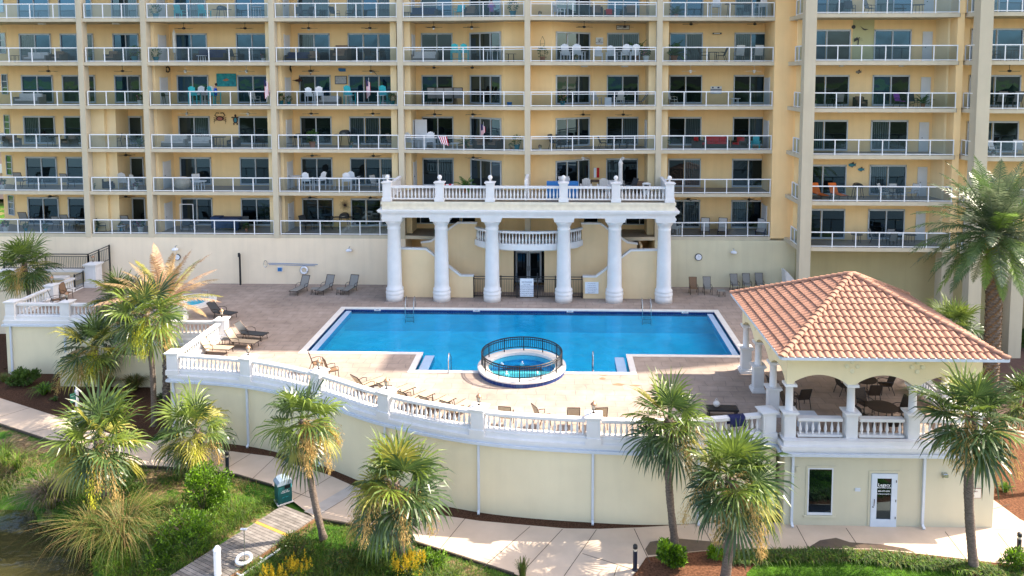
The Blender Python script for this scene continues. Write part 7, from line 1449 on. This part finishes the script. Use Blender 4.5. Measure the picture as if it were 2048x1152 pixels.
    (BAR, 5, 1430, 55.1, 180, 'white-blue bar chair, left', 'seventh bay', 1.1), (BAR, 5, 1520, 55.0, 200, 'white-blue bar chair, right', 'seventh bay', 1.1), (HT, 5, 1478, 55.3, 0, 'pale blue bar table', 'seventh bay', 1.05), (P_P, 5, 1352, 55.1, 0, 'potted palm behind reflecting glass', 'seventh bay left end', .8),
    (LW, 0, 1410, 55.6, -12, 'white-cushioned lounger, left of two', 'seventh bay', 1), (LW, 0, 1445, 55.6, -14, 'white-cushioned lounger, right of two', 'seventh bay', 1), (LW, 0, 1522, 55.4, -20, 'beige chaise lounge in the corner', 'seventh bay', 1), (ADW, 0, 1350, 55.2, 150, 'white slat chair half behind the portico', 'seventh bay left end', .9),
    (GRL, 1, 1540, 56.2, 90, 'black covered grill in the far corner', 'seventh bay', .8), ]
for it in S: bal(*it)
def balr(pr_, k, px, y, rz, what, where, s=1):
    put(pr_, USED, (sx(px, y, 490 - 94 * k), y, zf(k)), R(rz), f'{what}, {where}', 'furniture on the balconies', s)
for it in ((LO, 1, 1636, 52.3, 8, 'orange-cushioned lounger, left of two', 'right wing balcony, second row up'), (LO, 1, 1672, 52.3, 8, 'orange-cushioned lounger, right of two', 'right wing balcony, second row up'), (GRL, 1, 1715, 52.6, 0, 'black grill under the painted fish', 'right wing, second row up', .9), (PC, 1, 1768, 52.2, 50, 'pale sling chair left of the table', 'right wing, second row up'), (DT, 1, 1790, 52.2, 0, 'dark patio table', 'right wing, second row up', 1.1), (PC, 1, 1780, 52.7, 180, 'pale chair with its back to the door', 'right wing, second row up'), (PC, 1, 1825, 52.1, -60, 'pale sling chair at the closet door', 'right wing, second row up'),
           (DT, 0, 1713, 52.6, 0, 'small brown side table with lantern', 'right wing, lowest balcony', .8), (GC, 0, 1750, 52.1, 60, 'grey folding chair at left', 'right wing, lowest balcony'), (GC, 0, 1776, 52.6, 180, 'grey slatted chair behind table', 'right wing, lowest balcony'), (GT, 0, 1790, 52.0, 0, 'long brown dining table', 'right wing, lowest balcony', 1.1), (GC, 0, 1783, 51.6, 180, 'dark chair in front of the table', 'right wing, lowest balcony', .9), (DT, 0, 1820, 52.6, 0, 'dark storage table by the closet door', 'right wing, lowest balcony', .8),
           (DT, 3, 1664, 52.2, 0, 'low dark table', 'right wing, fourth row up', .9), (GC, 3, 1677, 52.3, 180, 'grey chair', 'right wing, fourth row up', .95), (WA, 3, 1720, 52.5, 0, 'pale wicker chair', 'right wing, fourth row up', .9), (PUR, 3, 1800, 52.4, 20, 'purple chair', 'right wing, fourth row up'), (DC, 3, 1824, 52.4, 0, 'black round moon chair', 'right wing, fourth row up'), (P_P, 3, 1846, 52.1, 0, 'potted ficus by the closet door', 'right wing, fourth row up', .8), (P_W, 3, 1628, 51.5, 0, 'white orchid pot', 'right wing left end, fourth row up', .8),
           (DC, 5, 1700, 52.3, 0, 'dark chair', 'right wing, cut-off top balcony'), (DT, 5, 1835, 52.0, 0, 'dark table', 'right wing, cut-off top balcony', .9), (GC, 5, 1740, 52.2, 40, 'grey chair', 'right wing, cut-off top balcony'),
           (DC, 4, 1992, 51, 60, 'dark sling chair', 'far-right balcony, top full row'), (DT, 4, 2025, 51, 0, 'dark table', 'far-right balcony, top full row'), (GC, 3, 1998, 51, 180, 'rust-backed chair, left', 'far-right balcony, fourth row up', 1.1), (GC, 3, 2030, 51, 180, 'rust-backed chair, right', 'far-right balcony, fourth row up', 1.1), (DT, 3, 2012, 50.8, 0, 'dark table', 'far-right balcony, fourth row up', 1.1), (PC, 2, 1990, 50.7, 30, 'white folding chair', 'far-right balcony, third row up'), (P_W, 2, 1987, 50.3, 0, 'round white pot', 'far-right balcony, third row up', .5), (PC, 2, 2035, 50.8, -30, 'white-framed chair', 'far-right balcony, third row up', 1)):
    balr(*it)
# portico terrace things
for it in ((P_P, 931, 53.2, 'potted palm on the portico terrace left of the angled door', 1.0, 0), (ADN, 1172, 52.6, 'tan slatted chair on the portico terrace, left of two', 1.15, 180), (ADN, 1206, 52.6, 'tan slatted chair on the portico terrace, right of two', 1.15, 180), (SG, 1225, 54.5, 'cushioned sofa at the back of the portico terrace', .9, 0), (DC, 1262, 53.3, 'black-framed chair on the portico terrace near the bin', 1.1, -60), (DT, 1190, 53.6, 'dark dining table on the portico terrace', 1.2, 0), (WA, 1280, 53.5, 'grey wicker seat at the right end of the portico terrace', 1.0, 0)):
    pr_, px, y, lb, s, rz = it; put(pr_, USED, (sx(px, y, 385), y, 7.03), R(rz), lb, 'furniture on the portico terrace', s)
def top(o, loc, label, cat, group=None, rz=0): o.location = loc; o.rotation_euler = (0, 0, rz); return tag(o, label, cat, group)
m = MB()
for i in range(5): m.box(-.42 + .05 * (i % 2), .42 - .04 * (i % 3), -.3, .3, i * .13, i * .13 + .12)
top(m.build('cushion_stack', M['cushion']), (sx(1128, 53.6, 370), 53.6, 7.55), 'stack of grey cushions behind the portico parapet', 'cushions')
top(MB().box(-1.1, 1.1, -.3, .3, 0, 1.1).build('cabinet', M['blue']), (sx(1125, 51.6, 380), 51.6, 7.02), 'long teal cabinet behind the portico parapet', 'cabinet')
t = thing('closed_umbrella', 'closed pale umbrella on the portico terrace before the sixth bay door', 'umbrella', (sx(1241, 53.0, 350), 53.0, 7.02)); MB().tube([(0, 0, 0), (0, 0, 2.6)], .025, 6).build('pole', M['chrome'], t); MB().lathe([(.16, .75), (.15, 1.1), (.13, 1.9), (.17, 2.25), (.10, 2.4), (.02, 2.55)], n=9).build('canopy', M['cushion'], t)
t = thing('closed_umbrella', 'closed white umbrella beside the closet door, third bay, top full row', 'umbrella', (sx(349, 56.0, 100), 56.0, zf(4))); MB().tube([(0, 0, 0), (0, 0, 2.4)], .025, 6).build('pole', M['chrome'], t); MB().lathe([(.12, .75), (.12, 1.1), (.11, 1.9), (.12, 2.2), (.02, 2.5)], n=9).build('canopy', M['pot_white'], t)
t = thing('waste_bin', 'white bin with a black emblem at the right end of the portico terrace', 'bin', (sx(1293, 53.0, 375), 53.0, 7.02)); MB().lathe([(.26, 0), (.3, .75), (.32, .78), (.2, .84)], n=14).build('body', M['pot_white'], t); MB().beam((-.2, -.31, .7), (.15, -.31, .66), .02, .1).beam((.12, -.31, .66), (-.1, -.3, .35), .02, .09).build('emblem', M['black'], t)
for px, lb, m_ in ((1190, 'white towel hanging on the wall hook, portico terrace', M['white_ins']), (1196, 'red towel hanging on the wall hook, portico terrace', M['red'])): top(MB().box(-.09, .09, -.05, .02, 0, .75).build('hanging_towel', m_), (sx(px, 56.4, 345), 56.4, 7.75), lb, 'towel', 'towels on hooks')
t = thing('striped_towel', 'red and white striped towel on the portico parapet rail', 'towel', (sx(895, 50.2, 370), 50.25, 8.05)); MB().box(-.38, .38, -.1, .22, 0, .03).build('cloth', M['white_ins'], t); MB().box(-.3, -.12, -.11, .23, .004, .034).box(.08, .26, -.11, .23, .004, .034).build('stripes', M['flag_red'], t)
# flags
def flag(px, k, y, label, h=1.5, tilt=.35, py=None, furled=True):
    z = zf(k); t = thing('flag', label, 'flag', (sx(px, y, 470 - 86 * k), y, z + .3), 0, 'american flags on the balconies'); MB().tube([(0, 0, 0), (.05, 0, 1.75)], .012, 5).build('pole', M['white_ins'], t); a, b, c = MB(), MB(), MB()
    n_ = 7
    for i in range(n_):
        x0 = -.16 + i * .045; m_ = a if i % 2 == 0 else b; zz = 1.7; m_.add([(x0, -.03 * (i % 2), zz - .1 - i * .03), (x0 + .045, -.03 * ((i + 1) % 2), zz - .13 - i * .03), (x0 + .07, -.05 * ((i + 1) % 2), zz - h + .05 * i), (x0 + .025, -.05 * (i % 2), zz - h - .02 + .05 * i)], [(0, 1, 2, 3)])
    c.add([(-.15, -.035, 1.62), (.0, -.06, 1.55), (.02, -.06, 1.15), (-.12, -.05, 1.1)], [(0, 1, 2, 3)]); a.build('red_stripes', M['flag_red'], t); b.build('white_stripes', M['white_ins'], t); c.build('canton', M['navy'], t)
flag(534, 3, 53.85, 'american flag hanging outside the rail at the right of the third bay'); flag(737, 3, 54.4, 'american flag on a pole before the fourth bay three-panel door'); flag(966, 2, 53.9, 'furled american flag on a pole before the fifth bay angled door', 1.0)
t = thing('draped_flag', 'small american flag draped slantwise over the fifth bay rail, third row up', 'flag', (sx(884, 53.6, 280), 53.55, zf(2) + 1.0)); a, b, c = MB(), MB(), MB()
for i in range(8): (a if i % 2 else b).add([(-.28 + i * .08, -.02, 0), (-.2 + i * .08, -.02, 0), (.02 + i * .07, -.04, -.55 - .02 * i), (-.05 + i * .07, -.04, -.5 - .02 * i)], [(0, 1, 2, 3)])
a.build('red_stripes', M['flag_red'], t); b.build('white_stripes', M['white_ins'], t); MB().add([(-.4, -.02, .02), (-.28, -.02, 0), (-.05, -.03, -.3), (-.2, -.03, -.2)], [(0, 1, 2, 3)]).build('canton', M['navy'], t)
# wall decorations
def deco(px, py, name, label, cat='wall art', y=56.96): return thing(name, label, cat, W(px, py, y))
t = deco(453, 160, 'wall_painting', 'large teal seascape painting on the third bay wall'); MB().box(-.76, .76, -.05, 0, -.5, .5).build('canvas', mat('teal_canvas', (.02, .35, .36), .7, .5, 5, col2=(.01, .16, .22)), t); MB().add([(-.3, -.056, -.02), (-.05, -.056, -.1), (.25, -.056, .0), (.05, -.056, .12), (-.12, -.056, .06)], [(0, 1, 2, 3, 4)]).build('motif', M['terracotta'], t)
def shape(t, polys, mt, name='shape', th=.03): m = MB(); [m.slab_y([(x, z) for x, z in p], -th, -.004) for p in polys]; m.build(name, mt, t)
def ell(cx, cz, a, b, n=16): return [(cx + a * math.cos(2 * math.pi * i / n), cz + b * math.sin(2 * math.pi * i / n)) for i in range(n)]
M['rust'] = mat('rusty_metal', (.06, .022, .02), .6, .3, 9); M['rose'] = mat('rose_metal', (.45, .16, .12), .6, .3, 9); M['turq'] = mat('turquoise_metal', (.03, .32, .35), .5, .35, 12, col2=(.02, .12, .25))
t = deco(440, 237, 'crab_ornament', 'brown metal crab on the third bay wall'); shape(t, [ell(0, 0, .30, .19)], M['rust']); shape(t, [ell(0, -.01, .21, .12)], M['rose'], 'shell', .035); m = MB()
for s in (-1, 1):
    m.tube([(s * .22, -.02, .1), (s * .40, -.02, .24), (s * .26, -.02, .44), (s * .05, -.02, .42)], .035, 5)
    for j in range(3): m.tube([(s * .26, -.02, .02 - j * .07), (s * .48, -.02, .08 - j * .14), (s * .42, -.02, -.10 - j * .14)], .02, 4)
m.build('legs_and_claws', M['rust'], t)
t = deco(471, 240, 'turtle_ornament', 'metal sea turtle with turquoise shell on the third bay wall'); shape(t, [ell(0, 0, .19, .27), ell(0, .34, .07, .1), ell(-.22, .2, .1, .05), ell(.22, .2, .1, .05), ell(-.13, -.3, .05, .09), ell(.13, -.3, .05, .09)], M['rust']); shape(t, [ell(0, 0, .11, .19)], M['turq'], 'shell', .036)
for px, py, nm, lb in ((649 + 1050 - 0, 0, '', ''),): pass
def fish(px, py, label, y=53.36, s=1, m_=None):
    t = deco(px, py, 'fish_ornament', label, y=y); m_ = m_ or M['turq']; shape(t, [ell(0, 0, .22 * s, .13 * s), [(.16 * s, .03 * s), (.32 * s, .14 * s), (.28 * s, 0), (.32 * s, -.1 * s), (.16 * s, -.03 * s)]], m_); shape(t, [[(-.05 * s, .1 * s), (.12 * s, .24 * s), (.18 * s, .08 * s)], [(-.02 * s, -.1 * s), (.04 * s, -.2 * s), (.12 * s, -.08 * s)]], M['rust'], 'fins')
fish(1703, 330, 'blue and yellow painted fish on the right wing wall above the grill'); fish(1721, 339, 'turquoise sea turtle ornament beside the painted fish', s=.85); fish(1716, 144, 'small grey fish ornament on the right wing wall', s=.75, m_=M['sling_grey'])
t = deco(690, 410, 'sunburst_ornament', 'round bronze sunburst on the fourth bay wall above the grill'); m = MB()
for i in range(28): a = i * math.pi / 14; r_ = .36 + .05 * (i % 3); m.beam((0, -.03, 0), (r_ * math.cos(a), -.03, r_ * math.sin(a)), .012, .012)
m.build('rays', M['bronze'], t); shape(t, [ell(0, 0, .09, .09)], M['rust'], 'centre', .05)
t = deco(682, 160, 'framed_picture', 'black-framed grey picture on the fourth bay wall'); MB().box(-.46, .46, -.04, 0, -.32, .32).build('frame', M['black'], t); MB().box(-.41, .41, -.048, -.04, -.27, .27).build('print', mat('grey_print', (.42, .44, .45), .7, .3, 7), t)
t = deco(684, 140, 'wall_plaque', 'blue fish-shaped plaque high on the fourth bay wall'); shape(t, [[(-.28, .1), (-.24, .14), (.28, .12), (.28, -.12), (-.18, -.12), (-.28, -.0)]], M['blue'])
t = deco(621, 142, 'fish_ornament', 'grey metal fish below the left fan of the fourth bay', y=56.9); shape(t, [ell(0, 0, .2, .1), [(.1, .05), (.3, .12), (.2, -.1)], [(-.1, -.05), (0, -.35), (.1, -.1)]], M['sling_grey'])
t = deco(747, 144, 'swordfish_ornament', 'long metal swordfish below the right fan of the fourth bay', y=56.9); shape(t, [[(-.25, .15), (0, .12), (.35, -.3), (.05, -.05), (-.2, .0)]], M['sling_grey'])
t = deco(597, 161, 'starfish_ornament', 'brown metal marlin sculpture beside the closet door of the fourth bay', y=56.9); shape(t, [ell(0, 0, .28, .1), [(-.2, .05), (-.5, .02), (-.2, -.05)], [(0, .05), (.1, .4), (.15, .05)], [(0, -.05), (.05, -.4), (.12, -.05)]], M['rust'])
t = deco(581, 138, 'seahorse_ornament', 'black seahorse ornament at the left of the fourth bay', y=56.5); shape(t, [[(-.05, .3), (.08, .25), (.02, .1), (.1, -.05), (.08, -.28), (0, -.2), (-.08, .0), (-.04, .15)]], M['black'])
t = deco(336, 139, 'wall_wreath', 'round dark wreath above the closet door of the third bay', y=56.4); m = MB(); m.tube([(.14 * math.cos(a), -.04, .2 * math.sin(a)) for a in [i * math.pi / 10 for i in range(20)]], .05, 6, closed=True); m.build('ring', M['black'], t)
for k, px, py, w_, h_, lines, lb in ((4, 1246, 55, .5, .17, ['SUNDECK BAR', 'EST.'], 'framed board sign under the right fan of the sixth bay'), (4, 1199, 82, .27, .26, ['THE', 'ROOSTER'], 'square white sign with a bird on the sixth bay wall')):
    t = thing('wall_sign', lb, 'sign', W(px, py, 56.9)); MB().box(-w_, w_, -.03, 0, -h_, h_).build('frame', M['wood'] if w_ > .4 else WI, t); b = MB().box(-w_ + .04, w_ - .04, -.036, -.03, -h_ + .04, h_ - .04).build('board', M['pot_white'], t)
    for i, l in enumerate(lines): textmesh(l, h_ * .5, M['black'], 'lettering', b, T((0, -.04, h_ * (.35 - .8 * i))))
    if w_ < .4: MB().slab_y([(-.1, -.02), (0, -.06), (.12, .06), (.02, 0), (-.06, .06)], -.045, -.037).build('bird', M['rust'], b)
t = deco(1432, 180, 'beach_painting', 'striped beach picture on the seventh bay wall'); MB().box(-.42, .42, -.04, 0, -.28, .28).build('canvas', M['pot_white'], t); MB().box(-.42, .42, -.046, -.04, .02, .08).box(-.42, .42, -.046, -.04, -.12, -.04).box(-.3, -.2, -.046, -.04, .13, .24).box(.1, .25, -.046, -.04, .13, .24).build('bands', M['navy'], t); MB().box(-.42, .42, -.046, -.04, -.27, -.18).build('waves', M['gutter'], t)
t = deco(1434, 67, 'wall_heater', 'long black wall heater on the seventh bay wall', 'heater'); MB().box(-.33, .33, -.12, 0, -.06, .06).build('case', M['black'], t); MB().box(-.26, .2, -.125, -.12, -.03, .03).build('element', M['pot_white'], t)
t = deco(1716, 82, 'palm_silhouette', 'black metal palm tree on the pale panel of the right wing', y=53.34); shape(t, [[(-.04, -.3), (.04, -.3), (.05, .1), (0, .1)]] + [[(.02, .1), (.02 + .3 * math.cos(a), .1 + .2 * math.sin(a)), (.02 + .32 * math.cos(a + .35), .02 + .2 * math.sin(a + .35))] for a in (-.2, .5, 1.2, 1.9, 2.6, 3.2)], M['black'])
t = deco(1707, 54, 'sun_silhouette', 'black metal sun above the metal palm tree', y=53.34); shape(t, [ell(0, 0, .14, .14, 10)], M['black'])
t = deco(1729, 58, 'gull_silhouette', 'black metal gull right of the metal sun', y=53.34); shape(t, [[(-.3, .2), (-.05, .02), (.28, -.02), (.05, -.1), (-.08, -.06)]], M['black'])
t = thing('plant_trellis', 'slim black iron trellis at the left of the sixth bay', 'trellis', (sx(1085, 54.2, 90), 54.2, zf(4))); m = MB()
for x in (-.16, .16): m.tube([(x, 0, 0), (x, 0, 1.5), (0, 0, 1.85)], .012, 4)
for z in (1.0, 1.3): m.beam((-.16, 0, z), (.16, 0, z), .02, .02)
m.build('bars', M['black'], t)
for px, y, lb in ((1148, 55.0, 'white-shaded table lamp behind the two left rocking chairs'), (1262, 55.6, 'white-shaded table lamp beside the tall potted palm, sixth bay')):
    t = thing('table_lamp', lb, 'lamp', (sx(px, y, 90), y, zf(4) + .75), 0, 'balcony table lamps'); MB().lathe([(.07, 0), (.03, .1), (.03, .25)], n=8).build('base', M['wood'], t); MB().lathe([(.14, .25), (.08, .48)], n=12).build('lamp_shade', WI, t); MB().box(-.2, .2, -.2, .2, -.03, 0).tube([(0, 0, -.75), (0, 0, -.03)], .03, 6).build('stand', M['wood'], t)
# leaning screen frame and covered swim spa, third bay lowest row
m = MB(); m.beam((-.5, 0, 0), (-.5, 0, 1.95), .05, .04); m.beam((.5, 0, 0), (.5, 0, 1.95), .05, .04); m.beam((-.52, 0, 1.95), (.52, 0, 1.95), .05, .05); m.beam((-.5, 0, .03), (.5, 0, .03), .05, .05)
top(m.build('screen_frame', WI), (sx(374, 55.7, 440), 55.7, zf(0)), 'empty white screen-door frame standing in the third bay, lowest row', 'screen frame')
m = MB(); m.box(-1.05, 1.05, -.45, .45, .2, .95); m.box(-1.1, -.4, -.48, .3, .9, 1.05); m.box(-.9, -.8, -.4, .4, 0, .2); m.box(.8, .9, -.4, .4, 0, .2); top(m.build('covered_table', mat('navy_cover', (.015, .04, .11), .7, .2, 5)), (sx(455, 55.7, 450), 55.7, zf(0)), 'bulky dark blue covered furniture in the third bay, lowest row', 'covered furniture')
m = MB(); m.ball((0, 0, .45), .62, 12, sz=.85); top(m.build('dust_cover', mat('cream_cover', (.55, .47, .36), .8, .2, 4, .6, 8), smooth=True), (sx(365, 55.3, 350), 55.3, zf(1)), 'cream dust cover over rounded furniture, third bay, second row up', 'covered furniture')
o = MB().lathe([(.16, 0), (.2, .28), (.18, .3)], n=12).build('blue_pot', M['blue']); top(o, (sx(1019, 53.6, 205), 53.6, zf(3)), 'single dark blue pot at the right end of the fifth bay, fourth row up', 'pot')
o = MB().box(-.24, .24, -.22, .22, 0, .62).build('white_box_stool', WI); top(o, (sx(1216, 54.2, 205), 54.2, zf(3)), 'white box side table between the floral chairs', 'side table')
# ---------------- person at the bar table, third bay, fourth row up
def person(name, label, loc, rz, shirt, pose):
    t = thing(name, label, 'person', loc, rz)
    J, E_, Rr = pose
    me = bpy.data.meshes.new('body'); me.from_pydata(J, E_, []); o = bpy.data.objects.new('body', me); COL.objects.link(o); me.materials.append(M['skin']); me.materials.append(shirt); me.materials.append(M['sling_grey'])
    sk = o.modifiers.new('skin', 'SKIN'); me.update(); o.modifiers.new('sub', 'SUBSURF').levels = 2; o.modifiers['sub'].render_levels = 2
    bpy.context.view_layer.update()
    sl = me.skin_vertices[0].data
    for i, r_ in enumerate(Rr): sl[i].radius = (r_, r_)
    sl[0].use_root = True
    dg = bpy.context.evaluated_depsgraph_get(); m2 = bpy.data.meshes.new_from_object(o.evaluated_get(dg)); bpy.data.objects.remove(o); m2.name = 'body'
    m2.materials.clear(); [m2.materials.append(x) for x in (M['skin'], shirt, M['sling_grey'])]
    for p in m2.polygons:
        z = p.center.z; x = abs(p.center.x); p.material_index = 1 if .70 < z < 1.27 and not (p.center.y < -.25) else (2 if z <= .72 and p.center.y > -.62 and z > .45 else 0); p.use_smooth = True
    b = bpy.data.objects.new('body', m2); COL.objects.link(b); b.parent = t
    MB().ball((0, .02, 1.52), .105, 10, sz=1.0).xf(Matrix.Translation((0, .01, .02))).build('hair', M['hair'], t, smooth=True); return t
# seated: pelvis .72 high on a tall chair, forearm raised
J = [(0, 0, .74), (0, -.01, .95), (0, -.03, 1.18), (0, -.03, 1.30), (0, -.05, 1.40), (0, -.05, 1.50), (-.18, -.02, 1.23), (-.26, -.12, 1.0), (-.20, -.36, 1.05), (-.18, -.45, 1.10), (.18, -.02, 1.23), (.27, -.10, .98), (.22, -.34, 1.12), (.20, -.42, 1.18),
     (-.10, -.02, .72), (-.13, -.42, .73), (-.13, -.44, .35), (-.13, -.56, .30), (.10, -.02, .72), (.13, -.42, .73), (.13, -.44, .35), (.13, -.56, .30)]
Eg = [(0, 1), (1, 2), (2, 3), (3, 4), (4, 5), (2, 6), (6, 7), (7, 8), (8, 9), (2, 10), (10, 11), (11, 12), (12, 13), (0, 14), (14, 15), (15, 16), (16, 17), (0, 18), (18, 19), (19, 20), (20, 21)]
Ra = [.15, .145, .15, .06, .075, .085, .065, .045, .032, .035, .065, .045, .032, .035, .09, .06, .05, .04, .09, .06, .05, .04]
person('person', 'man in a bright blue shirt sitting at the bar table beside the teal painting', (sx(432, 55.15, 190), 55.15, zf(3)), R(-75), M['shirt'], (J, Eg, Ra))
person('person', 'seated person in a blue patterned top seen from behind, cut-off top row, fifth bay', (sx(983, 54.3, 15), 54.3, zf(5) - .25), R(180), mat('patterned_top', (.10, .12, .5), .8, .5, 14, col2=(.5, .15, .2)), (J, Eg, Ra))
# remove prototypes that were never placed
for o in [o for o in COL.objects if o.get('label') == 'x']:
    for c in list(o.children):
        for g_ in list(c.children): bpy.data.objects.remove(g_)
        bpy.data.objects.remove(c)
    bpy.data.objects.remove(o)
